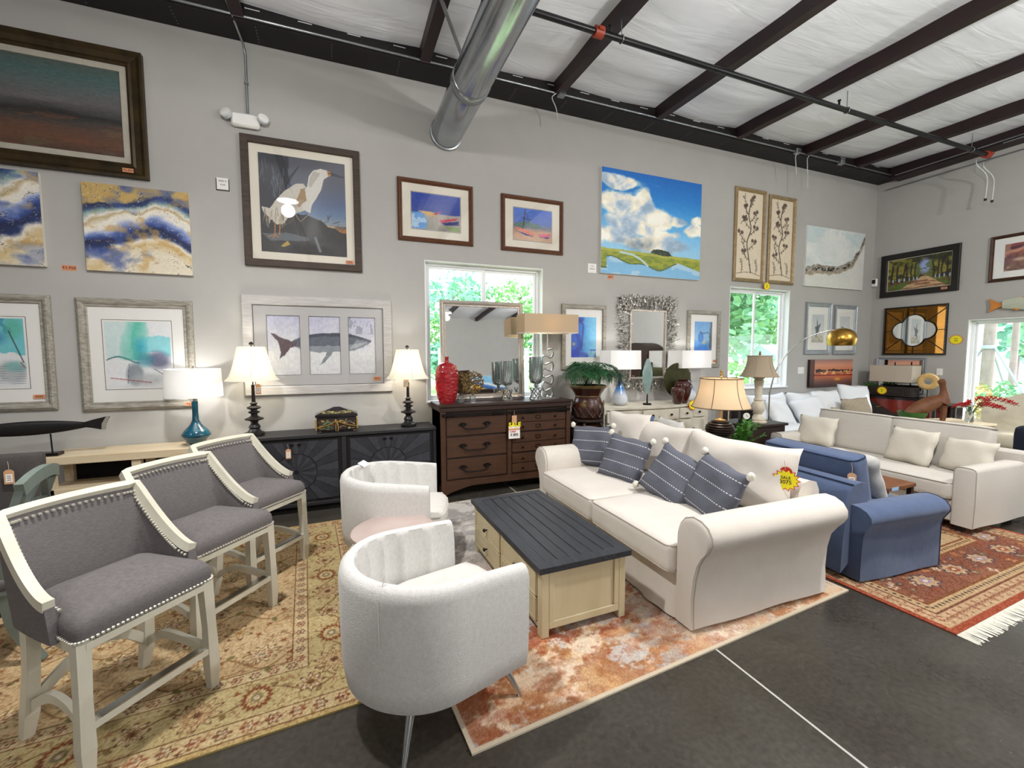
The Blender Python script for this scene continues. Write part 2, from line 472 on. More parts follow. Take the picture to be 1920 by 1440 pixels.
# ---- walls with window openings (boxes around the openings, one mesh for each wall)
WT = .22; ZW = 5.35
WIN1 = (.99, 2.61, 1.08, 2.86); WIN2 = (6.06, 7.5, 1.08, 2.81); WIN3 = (1.9, 4.0, .45, 2.25)
def wall_with_holes(name, a0, a1, holes, axis, at):
    m = B()
    def bx(p0, p1, z0, z1):
        if axis == 'x': m.box(p0, p1, at, at + WT, z0, z1)
        else: m.box(at, at + WT, p0, p1, z0, z1)
    cur = a0
    for h in holes:
        bx(cur, h[0], 0, ZW); bx(h[0], h[1], 0, h[2]); bx(h[0], h[1], h[3], ZW); cur = h[1]
    bx(cur, a1, 0, ZW)
    return m.build(name, 'wall_paint')
struct(wall_with_holes('wall_back', X0 - WT, XB, [WIN1, WIN2], 'x', D), 'long light grey painted wall hung with pictures')
struct(wall_with_holes('wall_right', Y0 - WT, D + WT, [WIN3], 'y', XB), 'light grey end wall with a wide window')
struct(B().box(X0 - WT, X0, Y0, D, 0, ZW).build('wall_left', 'wall_paint'), 'light grey wall of the far hall end')
struct(B().box(X0 - WT, XB, Y0 - WT, Y0, 0, ZW).build('wall_front', 'wall_paint'), 'light grey wall facing the long picture wall')

def window(n, w, axis, label, bars=1):
    a0, a1, z0, z1 = w
    t = thing('window_%d' % n, label, None, kind='structure')
    if axis == 'x': P = lambda u0, u1, d0, d1, c0, c1, b=0: (u0, u1, D + d0, D + d1, c0, c1, b)
    else: P = lambda u0, u1, d0, d1, c0, c1, b=0: (XB + d0, XB + d1, u0, u1, c0, c1, b)
    def part(nm, boxes, mt='window_vinyl'):
        m = B()
        for q in boxes: m.box(*P(*q))
        return m.build(nm, mt, t)
    f = .05
    part('window_frame', [(a0, a0 + f, .1, .18, z0, z1, .006), (a1 - f, a1, .1, .18, z0, z1, .006), (a0 + f, a1 - f, .1, .18, z1 - f, z1, .006), (a0 + f, a1 - f, .1, .18, z0, z0 + f, .006)])
    part('reveal', [(a0 + .001, a0 + .012, .001, .1, z0, z1), (a1 - .012, a1 - .001, .001, .1, z0, z1), (a0 + .012, a1 - .012, .001, .1, z1 - .012, z1 - .001)], 'plaster_reveal')
    part('window_sill', [(a0 - .0, a1 + .0, -.035, .1, z0 - .0, z0 + .025, .006)])
    k = bars + 1; wd = (a1 - a0 - 2 * f) / k
    for i in range(k):
        b0 = a0 + f + i * wd; b1 = b0 + wd; s = .032; dd = .02 * (i % 2)
        part('sash', [(b0, b0 + s, .11 + dd, .14 + dd, z0 + f, z1 - f, .004), (b1 - s, b1, .11 + dd, .14 + dd, z0 + f, z1 - f, .004), (b0 + s, b1 - s, .11 + dd, .14 + dd, z1 - f - s, z1 - f, .004), (b0 + s, b1 - s, .11 + dd, .14 + dd, z0 + f, z0 + f + s, .004)])
        part('pane', [(b0 + s, b1 - s, .124 + dd, .127 + dd, z0 + f + s, z1 - f - s)], 'glass_pane')
    return t
window(1, WIN1, 'x', 'white two-pane window behind the dresser mirror')
window(2, WIN2, 'x', 'white two-pane window beside the botanical panels')
window(3, WIN3, 'y', 'wide bright window in the end wall')

# ---- roof: insulation blanket draped over purlins, edge beams
SLOPE = .03
def zroof(y): return 5.13 - SLOPE * (D - y)
def _vinyl():
    m = mat('insulation_vinyl', 'f3f5fa', .4, col2='eaecf2', vs=1.2)
    nt = m.node_tree; N = nt.nodes; L = nt.links
    tc = N.new('ShaderNodeTexCoord'); mp = N.new('ShaderNodeMapping'); mp.inputs['Scale'].default_value = (.5, 2.6, 1)
    mp.inputs['Rotation'].default_value = (0, 0, rad(14))
    n = N.new('ShaderNodeTexNoise'); n.inputs['Scale'].default_value = 1.6; n.inputs['Detail'].default_value = 3; n.inputs['Distortion'].default_value = .8
    L.new(tc.outputs['Object'], mp.inputs[0]); L.new(mp.outputs[0], n.inputs['Vector'])
    bp = N.new('ShaderNodeBump'); bp.inputs['Distance'].default_value = .02; L.new(n.outputs[0], bp.inputs['Height'])
    L.new(bp.outputs[0], N['Principled BSDF'].inputs['Normal'])
_vinyl()
PURL = [-6.87, -5.36, -3.85, -2.34, -.85, .96, 2.64, 4.22, 5.73, 7.25, 8.57, 9.66]
def _ceil(u, v):
    x = X0 + (XB - X0) * u; y = Y0 + (D - Y0) * v
    k = max([i for i, p in enumerate(PURL) if p <= x] or [0]); a = PURL[k]; b = PURL[min(k + 1, len(PURL) - 1)]
    f = min(1, max(0, (x - a) / (b - a))) if b > a else 0
    return (x, y, zroof(y) - .035 * math.sin(math.pi * f) - .012 * math.sin(x * 5.1 + y * 1.7) * math.sin(y * 4.3))
_cm = B().grid(_ceil, 168, 60).build('ceiling', 'insulation_vinyl', smooth=180)
struct(_cm, 'white vinyl-faced insulation ceiling with wrinkles')
for f in _cm.data.polygons: pass
_cm.data.flip_normals()
_pm = None
for p in PURL:
    if _pm is None:
        m = B(); ya = Y0; yb = D - .01
        za, zb = zroof(ya), zroof(yb); h = .155; w = .045
        def pb(x0, x1, lo, hi):
            m.add([(x0, ya, za + lo), (x1, ya, za + lo), (x0, yb, zb + lo), (x1, yb, zb + lo), (x0, ya, za + hi), (x1, ya, za + hi), (x0, yb, zb + hi), (x1, yb, zb + hi)],
                  [(0, 2, 3, 1), (4, 5, 7, 6), (0, 1, 5, 4), (2, 6, 7, 3), (0, 4, 6, 2), (1, 3, 7, 5)])
        pb(-w, -w + .012, -h, .02); pb(-w + .012, .06, -h, -h + .012); pb(.06, .066, -h, -h + .03)
        _p = m.build('purlin', 'purlin_paint', _cm); _pm = _p.data
    else:
        _p = bpy.data.objects.new('purlin', _pm); COL.objects.link(_p); _p.parent = _cm
    _p.location = (p, 0, 0)
# eave beam on the long wall and the end-wall beam, with bolt rows
m = B().box(X0, XB, 5.115, D - .002, 4.952, 5.135, .004)
_eb = tag(m.build('eave_beam', 'beam_paint'), 'dark steel eave beam along the top of the picture wall', 'beam', kind='structure')
m = B()
for k in range(64):
    x = -4.2 + k * .7 if k < 20 else None
    if x is None: break
    for j in range(6): m.box(x - .004, x + .004, 5.16 + j * .045, 5.168 + j * .045, 4.947, 4.953)
m.build('bolt_row', 'galvanized', _eb)
m = B()
for k in range(30):
    x = -3.6 + k * .47; m.box(x, x + .13, 5.111, 5.116, 5.07, 5.078)
m.build('slot_row', 'wire_white', _eb)
tag(B().box(XB - .3, XB - .002, Y0, 5.1, 4.9, 5.1, .004).build('end_beam', 'purlin_paint'), 'dark steel beam along the top of the end wall', 'beam', kind='structure')

# ---- services under the roof
t = thing('conduit_run', 'thin grey conduit running along the eave beam', 'conduit')
B().tube([(X0 + .1, 5.09, 4.975), (XB - .06, 5.09, 4.975)], .012, 8).build('pipe', 'galvanized', t, smooth=60)
for x in (2.68, 7.0, 8.1):
    B().box(x - .05, x + .05, 5.03, 5.113, 4.93, 5.01, .012).build('junction_box', 'galvanized', t)
for x, dz in ((2.6, .3), (7.0, .32), (7.28, .5)):
    B().tube(bez([(x, 5.06, 4.95), (x - .06, 5.05, 4.88), (x + .02, 5.1, 4.8), (x + .05, 5.1, 4.95 - dz)]), .006, 6).build('loose_wire', 'wire_white', t, smooth=60)
t = thing('end_conduit', 'thin pale conduit running along the end wall', 'conduit')
B().tube([(XB - .03, 5.3, 4.8), (XB - .03, -3, 4.8)], .01, 8).build('pipe', 'galvanized', t, smooth=60)
B().tube([(XB - .33, 5.0, 4.93), (XB - .33, -3, 4.93)], .009, 8).build('pipe', 'galvanized', t, smooth=60)
B().tube([(XB - .36, 3.6, 4.88), (XB - .36, -3, 4.88)], .009, 8).build('pipe', 'galvanized', t, smooth=60)

PY, PZ = 3.72, 4.74
t = thing('sprinkler_pipe', 'long black sprinkler pipe hung below the purlins', 'pipe')
B().tube([(X0 + .2, PY, PZ), (XB - .45, PY, PZ)], .03, 14).build('pipe', 'black_pipe', t, smooth=60)
for x in (2.36, 9.35):
    c = B(); c.lathe([(.031, -.05), (.05, -.045), (.05, .045), (.031, .05)], (x, PY, PZ), 14, axis='x'); c.box(x - .03, x + .03, PY - .07, PY + .07, PZ - .015, PZ + .015, .004)
    c.build('coupling', 'red_paint', t, smooth=40)
for x in (2.62, 6.0, 8.9):
    c = B(); c.tube([(x, PY, PZ + .03), (x, PY, zroof(PY) - .1)], .005, 6); c.tube([(x, PY + .036 * math.cos(a), PZ + .036 * math.sin(a)) for a in [k * math.pi / 8 for k in range(16)]], .005, 6, closed=True)
    c.build('hanger', 'galvanized', t, smooth=60)
for x in (2.48, 5.85):
    B().lathe([(.012, 0), (.012, .05), (.02, .055), (.02, .065), (.004, .07)], (x, PY, PZ + .028), 10).build('sprinkler_head', 'black_pipe', t)
t = thing('sprinkler_drop', 'pair of hanging drain lines at the end of the sprinkler pipe', 'pipe')
for dx in (0, .2):
    B().tube(bez([(9.3 + dx, PY + .1, PZ - .05), (9.2 + dx, PY + .05, PZ - .16), (9.38 + dx, PY + .02, PZ - .27), (9.4 + dx, PY, PZ - .4), (9.38 + dx, PY, PZ - .66)]), .008, 6).build('line', 'wire_white', t, smooth=60)
    B().lathe([(.0, -.02), (.018, -.015), (.018, .015), (0, .02)], (9.38 + dx, PY, PZ - .67), 8).build('end_cap', 'black_pipe', t)

# round spiral duct reaching the wall
t = thing('air_duct', 'round shiny metal air duct reaching the wall above the small boat pictures', 'duct')
DX, DZ, DR = 1.28, 4.40, .19
B().lathe([(DR, -7.5), (DR, 4.35)], (DX, 0, DZ), 40, axis='y').build('duct_pipe', 'duct_metal', t, smooth=60)
B().lathe([(DR - .004, 4.35), (DR - .004, 5.42)], (DX, 0, DZ), 40, axis='y').build('duct_end_piece', 'duct_metal', t, smooth=60)
B().lathe([(DR, 4.28), (DR + .008, 4.285), (DR + .008, 4.4), (DR, 4.405)], (DX, 0, DZ), 40, axis='y', cap=False).build('duct_band', 'galvanized', t, smooth=60)
B().lathe([(DR - .004, 5.40), (DR + .01, 5.405), (DR + .01, 5.447), (DR - .004, 5.448)], (DX, 0, DZ), 40, axis='y', cap=False).build('wall_collar', 'galvanized', t, smooth=60)
B().bar((DX - .08, 4.32, DZ + .18), (DX - .44, 4.02, zroof(4.0) - .06), .035, .012).build('hanger_strap', 'galvanized', t)

# emergency light above the egret picture
t = thing('emergency_light', 'white twin-head emergency light on the wall above the egret picture', 'emergency light', (-.86, D, 4.13))
B().box(-.13, .13, -.07, -.002, -.06, .08, .02).build('housing', 'plastic_white', t, smooth=40)
for s in (-1, 1):
    hd = B().lathe([(.02, 0), (.05, -.015), (.058, -.05), (.05, -.06), (0, -.062)], (0, 0, 0), 16, axis='y').build('lamp_head', 'plastic_clear', t, smooth=50)
    hd.location = (s * .15, -.035, .03); hd.rotation_euler = (rad(-20), 0, rad(s * 25))
    B().lathe([(.05, -.061), (.0, -.066)], (0, 0, 0), 16, axis='y').build('lens', 'plastic_white', hd)
t2 = thing('wall_conduit', 'grey conduit dropping from the ceiling to the emergency light', 'conduit', (-.84, D, 4.22))
B().tube([(0, -.02, 0), (0, -.02, .6), (-.01, -.06, .68), (-.06, -.45, .78), (-.12, -1.2, .76)], .012, 8).build('pipe', 'galvanized', t2, smooth=60)
B().box(-.02, .02, -.04, -.004, .3, .325, .004).build('clip', 'galvanized', t2)

# high-bay lamps (outside the picture, seen in the mirrors)
for i, (x, y, hz, e, up) in enumerate(HIGH_BAYS):
    t = thing('high_bay_lamp', 'round white high-bay ceiling lamp hanging in the hall', 'ceiling lamp', (x, y, hz), group='high-bay lamps')
    B().lathe([(.17, .03), (.18, .05), (.16, .09), (.08, .12), (.05, .2), (0, .2)], n=24).build('housing', 'plastic_white', t, smooth=50)
    B().lathe([(.165, .028), (0, .03)], n=24, cap=False).build('lens', 'lamp_lens', t)
    B().tube([(0, 0, .2), (0, 0, zroof(y) - hz - .05)], .006, 6).build('cable', 'black_pipe', t)
    lo = add_light('high_bay_light', 'SPOT', (0, 0, -.13), e, (1, .985, .96), .1); lo.parent = t
    lo = add_light('high_bay_glow', 'POINT', (0, 0, -.13), e * up, (1, .985, .96), .1); lo.parent = t
# small wall fittings
def plate(x, z, label, wall='A', toggles=1):
    t = thing('wall_plate', label, 'switch plate', (x, D, z) if wall == 'A' else (XB, x, z), 0 if wall == 'A' else -math.pi / 2)
    B().box(-.042 * toggles, .042 * toggles, -.007, -.001, -.06, .06, .003).build('cover', 'plastic_white', t)
    for k in range(toggles): B().box(-.012 + (k - (toggles - 1) / 2) * .06, .012 + (k - (toggles - 1) / 2) * .06, -.011, -.006, -.025, .025, .003).build('rocker', 'plastic_white', t)
plate(7.86, 1.38, 'white switch plate beside the sunset canvas', 'A', 2)
plate(4.33, 1.36, 'white socket plate on the end wall above the red chest', 'B', 1)
t = thing('wall_sensor', 'small white sensor with a dark face in the corner', 'sensor', (XB, 5.40, 3.08), -math.pi / 2)
B().box(-.05, .05, -.06, -.002, -.09, .07, .015).build('housing', 'plastic_white', t); B().box(-.03, .03, -.066, -.058, -.03, .05, .008).build('eye', 'plastic_black', t)
def card(x, z, w, h, lines, label, mt='plastic_white', dark=False):
    t = thing('wall_card', label, 'card', (x, D, z))
    B().box(-w / 2, w / 2, -.006, -.001, -h / 2, h / 2, .001).build('card', mt, t)
    if dark: B().box(-w / 2 - .008, w / 2 + .008, -.0035, -.0012, -h / 2 - .012, h / 2 - .01).build('backing', 'plastic_black', t)
    for i, s in enumerate(lines): lettering(s, .026, 'tag_ink', t, (0, -.0065, h * .22 - i * .035))
card(-1.10, 3.48, .105, .12, ['2000 K', 'total'], 'small white card on the wall beside the egret picture', dark=True)
card(3.39, 2.92, .14, .13, ['Fred', 'Roberts'], 'small white name card beside the marsh cloud painting')
# ---------------------------------------------------------------- pictures and mirrors on the walls
mat('frame_bronze', '4a3a1c', .45, .35, col2='231a0e', vs=5, stretch=(1, 1, 1), bump=.001)
mat('liner_grey', 'b7b1a4', .8, col2='a59f92', vs=8)
mat('frame_greywash', 'a9a59b', .75, col2='7d776b', vs=7, stretch=(1.5, 9, 9), contrast=.35, bump=.001)
mat('frame_darkwood', '4b3c31', .6, col2='2f251e', vs=6, stretch=(1.2, 9, 9), contrast=.4, bump=.001)
mat('frame_brown', '6b3f22', .5, col2='4a2b18', vs=30, contrast=.5, bump=.0015)
mat('frame_whitewash', 'c3c0bd', .7, col2='aeaaa8', vs=6, stretch=(1, 8, 8), contrast=.4)
mat('frame_silver', 'aeb3b8', .4, .35, col2='979da3', vs=10)
mat('frame_goldgrey', 'b09a78', .45, .3, col2='8a7654', vs=16)
mat('frame_black', '1c1613', .4, col2='120e0c', vs=8)
mat('frame_walnut', '4a2c1c', .5, col2='33200f', vs=8)
mat('mat_board', 'eceae6', .85); mat('mat_cream', 'e6dfd0', .85); mat('mat_lavgrey', 'b9b7b6', .85); mat('ink_line', '3b3b40', .8)
mat('canvas_edge', 'cfcac0', .85); mat('canvas_dark', '3a2420', .8)
mat('mirror_glass', 'f4f6f6', .01, 1.0); mat('mirror_amber', '9a6a30', .03, 1.0, col2='7d5222', vs=3)
mat('twig_metal', 'e2ded6', .3, .75, col2='4a443c', vs=26, contrast=.25); mat('silver_frame', 'cfc6ba', .35, .4, col2='a99f95', vs=60, bump=.002)  # twig_metal: dark second colour paints in the shadows among the silver twigs
mat('rivet', '2a211b', .4, .6)

def hang(name, label, cat, x0, x1, z0, z1, wall='A', group=None):
    """empty at the middle of the lower edge, local x to the viewer's right, local -y into the room"""
    if wall == 'A': return thing(name, label, cat, ((x0 + x1) / 2, D, z0), 0, group), abs(x1 - x0), z1 - z0
    return thing(name, label, cat, (XB, (x0 + x1) / 2, z0), -math.pi / 2, group), abs(x1 - x0), z1 - z0
def rails(parent, w, h, fw, prof, mt, name='frame'):
    """mitred moulding round a w x h rectangle; prof = [(inset 0..1 of fw, depth toward viewer)]"""
    m = B(); n = len(prof); ring = []
    cs = ((-1, 0), (1, 0), (1, 1), (-1, 1))
    for sx, t in cs:
        ring.append([(sx * (w / 2 - i * fw), -d, (h - i * fw) if t else i * fw) for i, d in prof])
    for k in range(4):
        a, b = ring[k], ring[(k + 1) % 4]
        for i in range(n - 1): m.add([a[i], b[i], b[i + 1], a[i + 1]], [(0, 1, 2, 3)])
    return m.build(name, mt, parent)
FLAT = lambda d: [(0, .002), (0, d * .8), (.08, d), (.92, d), (1, d * .75), (1, .006)]
RAISED = lambda d: [(0, .002), (0, d * .55), (.12, d * .7), (.3, d), (.5, d * .9), (.75, d * .5), (.92, d * .55), (1, d * .35), (1, .006)]
SCOOP = lambda d: [(0, .002), (0, d), (.15, d), (.35, d * .7), (.7, d * .55), (.85, d * .7), (1, d * .5), (1, .006)]
def sheet(parent, w, h, z, y, mt, name):
    return B().box(-w / 2, w / 2, -y - .002, -y, z, z + h).build(name, mt, parent)
def sticker(parent, x, z, y, text, w=.085, h=.038):
    s = B().box(x - w / 2, x + w / 2, -y - .0012, -y, z - h / 2, z + h / 2).build('price_tag', 'tag_orange', parent)
    lettering(text, h * .72, 'tag_ink', s, (x, -y - .0016, z), name='lettering', bold=.0004)
def framed(name, label, cat, x0, x1, z0, z1, fw, mt, prof, art, matw=None, matmt='mat_board', px=.0055, glass=True, tagtx=None, wall='A', inkline=None, tagpos=None, group=None, artname='print', liner=None):
    t, w, h = hang(name, label, cat, x0, x1, z0, z1, wall, group)
    rails(t, w, h, fw, prof, mt)
    iw, ih, zz = w - 2 * fw, h - 2 * fw, fw; y = .008
    if liner:
        lt = B()
        g = liner
        for a in ((-iw / 2, iw / 2, zz, zz + g), (-iw / 2, iw / 2, zz + ih - g, zz + ih), (-iw / 2, -iw / 2 + g, zz + g, zz + ih - g), (iw / 2 - g, iw / 2, zz + g, zz + ih - g)):
            lt.box(a[0], a[1], -.02, -.006, a[2], a[3], .002)
        lt.build('liner', 'liner_grey', t); iw -= 2 * g; ih -= 2 * g; zz += g
    if matw:
        ml, mb_ = matw if isinstance(matw, tuple) else (matw, matw)
        sheet(t, iw, ih, zz, y, matmt, 'mat_board'); y += .0025
        if inkline:
            q = inkline; lw = .004; aw, ah = iw - 2 * ml + 2 * q, ih - 2 * mb_ + 2 * q; b = B()
            for a in ((-aw / 2, aw / 2, 0, lw), (-aw / 2, aw / 2, ah - lw, ah), (-aw / 2, -aw / 2 + lw, 0, ah), (aw / 2 - lw, aw / 2, 0, ah)):
                b.box(a[0], a[1], -y - .0008, -y, zz + mb_ - q + a[2], zz + mb_ - q + a[3])
            b.build('ruled_line', 'ink_line', t)
        aw, ah, az = iw - 2 * ml, ih - 2 * mb_, zz + mb_
    else: aw, ah, az = iw, ih, zz
    A = Art(aw, ah, px); art(A); A.mesh(artname, 'oil_paint', t, -y - .001, None, az)
    if glass: sheet(t, iw, ih, zz, y + .004, 'glass_pane', 'glass')
    if tagtx:
        dpt = max(d for _, d in prof) + .001
        tx, tz = tagpos if tagpos else (w / 2 - fw - .06, fw * .5)
        sticker(t, tx, tz, (dpt if tz < fw or abs(tx) > w / 2 - fw else y + .0075), tagtx)
    return t
def canvas(name, label, x0, x1, z0, z1, art, d=.038, px=.005, edge='canvas_edge', wall='A', group=None):
    t, w, h = hang(name, label, 'painting', x0, x1, z0, z1, wall, group)
    B().box(-w / 2, w / 2, -d, -.002, 0, h).build('stretcher', edge, t)
    A = Art(w, h, px); art(A); A.mesh('painted_face', 'oil_paint', t, -d - .001)
    return t

# --- pictures: what is painted
def p_landscape(a):
    n = fbm(a.U * 3, a.V * 9, 5, 3); t = a.V + .10 * (n - .5)
    a.ramp(t, [(0, (74, 52, 38)), (.12, (96, 62, 42)), (.26, (84, 60, 48)), (.34, (62, 56, 52)), (.41, (36, 33, 31)), (.46, (62, 60, 60)), (.58, (92, 88, 90)), (.72, (84, 94, 94)), (.86, (66, 92, 90)), (1, (72, 84, 80))])
    a.mix((fbm(a.U * 5, a.V * 16, 4, 8) > .6) * (a.V < .4) * .4, (120, 66, 44)); a.mix((fbm(a.U * 7, a.V * 12, 4, 18) > .66) * (a.V < .3) * .4, (92, 90, 62))
    a.mix((fbm(a.U * 4, a.V * 9, 4, 28) > .6) * (a.V > .45) * .3, (112, 106, 110)); a.rough(26, 60, 160, 4)
def p_marble(seed):
    def f(a):
        U, V = a.U, a.V
        w1 = fbm(U * 1.7, V * 1.7, 5, seed) - .5; w2 = fbm(U * 1.7, V * 1.7, 5, seed + 20) - .5
        q = fbm(U * 1.3 + 2.2 * w1, V * 2.2 + 2.2 * w2, 5, seed + 40); s = V + .55 * w1 + .30 * (q - .5) - .12 * np.sin(U * 5 + seed)
        a.ramp(s, [(0, (222, 212, 190)), (.12, (206, 180, 130)), (.2, (228, 220, 204)), (.27, (30, 46, 92)), (.36, (24, 34, 74)), (.42, (60, 82, 146)), (.5, (150, 164, 206)), (.56, (226, 222, 214)), (.64, (232, 226, 212)), (.7, (190, 170, 130)), (.75, (226, 222, 212)), (.82, (132, 160, 156)), (.88, (40, 60, 104)), (.95, (26, 36, 74)), (1, (190, 160, 96))])
        r = np.abs(np.sin((q * 7 + s * 5) * 3.1)); k = fbm(U * 5, V * 5, 3, seed + 3)
        a.mix((r < .05) * (k > .42) * .8, (58, 50, 40)); a.mix(((r > .05) & (r < .10)) * .55, (240, 236, 226)); a.mix(((r > .32) & (r < .36)) * (k > .5) * .7, (178, 140, 74))
        a.mix(np.clip((fbm(U * 8, V * 8, 4, seed + 6) - .62) * 9, 0, 1) * .6, (190, 150, 84)); a.mix(np.clip((fbm(U * 3 + 2 * w2, V * 5, 4, seed + 8) - .58) * 7, 0, 1) * .7, (62, 84, 150)); a.rough(24, 70, 70, seed)
    return f
def p_teal(seed, lamp):
    def f(a):
        U, V = a.U, a.V; a.fill((228, 230, 232))
        w = fbm(U * 4, V * 4, 4, seed); W = lambda d: d + .18 * (w - .5)
        if lamp:
            a.mix(np.clip(1 - np.abs(W(U) - .45) / .2, 0, 1) ** .5 * (V > .42), (98, 196, 176)); a.mix((np.abs(W(U) - .2) < .2) * (V > .45) * .35, (170, 216, 210))
            a.mix((W(V) > .52) * (W(V) < .76) * (U > .5) * .7, (112, 204, 214)); a.mix(np.clip(1 - np.hypot((U - .52) / .14, (V - .62) / .2), 0, 1), (60, 168, 190))
            a.ell(.80, .42, .24, .17, (96, 98, 128), .8, .5); a.ell(.58, .42, .2, .14, (70, 150, 170), .7, .6); a.ell(.42, .2, .16, .2, (120, 132, 142), .75, .35); a.ell(.6, .12, .3, .13, (186, 190, 192), .7, .5)
            a.line([(.05, .15), (.66, .07)], .0035, (176, 60, 70)); a.line([(.3, .05), (.34, .36)], .002, (90, 90, 98)); a.line([(.72, .28), (.98, .12)], .003, (70, 74, 84))
            a.mix((np.abs(V - .42 - .05 * np.sin(U * 9)) < .012) * (U < .5) * .8, (60, 120, 122))
        else:
            a.mix((W(V) > .5) * .8, (86, 190, 200)); a.mix((fbm(U * 3, V * 3, 4, seed + 4) > .52) * (V > .55) * .8, (58, 138, 176)); a.ell(.6, .72, .22, .14, (40, 112, 170), .7, .7); a.ell(.86, .86, .16, .2, (80, 176, 140), .6, .6)
            a.ell(.8, .22, .26, .2, (172, 178, 182), .8, .4); a.ell(.86, .3, .2, .1, (86, 176, 170), .5, .5); a.line([(.80, .82), (.97, .36)], .004, (40, 40, 44)); a.line([(.93, .36), (.985, .28)], .004, (170, 60, 66))
            for k in range(8): a.line([(.62 + .02 * (k % 3), .06 + .035 * k), (.98, .05 + .035 * k)], .0016, (120, 126, 132), .7)
        a.rough(14, 30, 30, seed)
    return f
def p_egret(a):
    def E(x, y):
        yt = 330 + (x - 333) * .17; yb = 1065 + (x - 365) * .095; return ((x - 333 - (y - 330) * .035) / 640, 1 - (y - yt) / (yb - yt))
    P = lambda L: [E(*q) for q in L]
    U, V = a.U, a.V; n = fbm(U * 5, V * 5, 4, 2)
    a.ramp(V + .06 * (n - .5), [(0, (34, 32, 38)), (.2, (44, 36, 32)), (.3, (70, 52, 36)), (.33, (150, 160, 172)), (.42, (112, 140, 176)), (.55, (92, 112, 152)), (.75, (92, 98, 116)), (1, (84, 86, 98))])
    a.mix((V < .31) * (V > .24) * (U > .5), (176, 118, 50)); a.mix((V < .33) * (V > .3) * (U > .55) * (n > .5), (200, 176, 130))
    a.poly(P([(340, 335), (560, 372), (545, 560), (520, 640), (560, 760), (520, 900), (345, 930)]), (34, 38, 54), wob=.05)
    r = np.random.RandomState(4)
    for k in range(46):
        x = 345 + r.rand() * 190; y = 350 + r.rand() * 260; a.line(P([(x, y), (x + r.uniform(-45, 60), y + r.uniform(60, 190))]), .003, (16, 18, 28) if k % 3 else (96, 104, 122))
    for k in range(8): a.line(P([(545 + 4 * k, 570 - k * 6), (565 + 9 * k, 505 - 9 * k)]), .004, (28, 30, 40))
    a.poly(P([(345, 760), (560, 800), (700, 800), (820, 870), (995, 960), (998, 1125), (362, 1065)]), (32, 27, 26), wob=.05)
    for k in range(70):
        x = 400 + r.rand() * 590; y = 830 + r.rand() * 260; a.line(P([(x, y), (x + r.uniform(-70, 70), y + r.uniform(-50, 40))]), .0035, [(74, 52, 36), (18, 16, 18), (104, 84, 60), (60, 66, 70)][k % 4], .8)
    a.poly(P([(360, 930), (560, 930), (700, 975), (700, 1000), (420, 985)]), (96, 104, 112), wob=.02)
    # the bird
    body = P([(360, 730), (420, 745), (455, 690), (520, 620), (600, 572), (660, 570), (690, 610), (700, 680), (690, 760), (640, 780), (560, 800), (520, 860), (470, 870), (410, 810), (370, 770)])
    a.poly(body, (226, 220, 206), wob=.012); neck = P([(660, 760), (655, 640), (690, 590), (700, 520), (735, 475), (790, 465), (840, 480), (870, 505), (850, 525), (815, 545), (795, 620), (760, 680), (725, 730), (712, 790)])
    a.poly(neck, (236, 232, 222), wob=.008); a.poly(P([(700, 590), (720, 600), (745, 560), (790, 500), (740, 480), (712, 520)]), (204, 196, 186))
    a.poly(P([(600, 700), (640, 610), (672, 600), (680, 690), (630, 740)]), (178, 142, 92), wob=.03); a.mix(a.poly(P([(520, 760), (600, 690), (670, 690), (560, 800)]), None) * .5, (196, 186, 170))
    for k in range(40):
        x = 375 + r.rand() * 150; y = 740 + r.rand() * 60; a.line(P([(x, y), (x + r.uniform(-20, 15), y + r.uniform(50, 110))]), .0025, (214, 200, 174) if k % 3 else (120, 106, 90), .8)
    a.poly(P([(838, 482), (868, 488), (876, 520), (848, 522)]), (214, 140, 40)); a.poly(P([(862, 490), (975, 532), (972, 540), (872, 520)]), (44, 46, 60)); a.poly(P([(850, 496), (862, 497), (861, 508), (850, 507)]), (20, 20, 20))
    for dx in (0, 34): a.line(P([(455 + dx, 860), (452 + dx, 945)]), .006, (186, 122, 60))
    for q in ((410, 955), (440, 968), (480, 965)): a.line(P([(455, 942), q]), .005, (196, 128, 66))
    a.poly(P([(495, 1030), (545, 990), (565, 1020), (520, 1035)]), (196, 160, 60)); a.line(P([(752, 975), (790, 1075)]), .014, (130, 140, 146)); a.line(P([(585, 770), (640, 850), (700, 800)]), .004, (176, 166, 140)); a.rough(16, 60, 60, 9); a.I *= .9
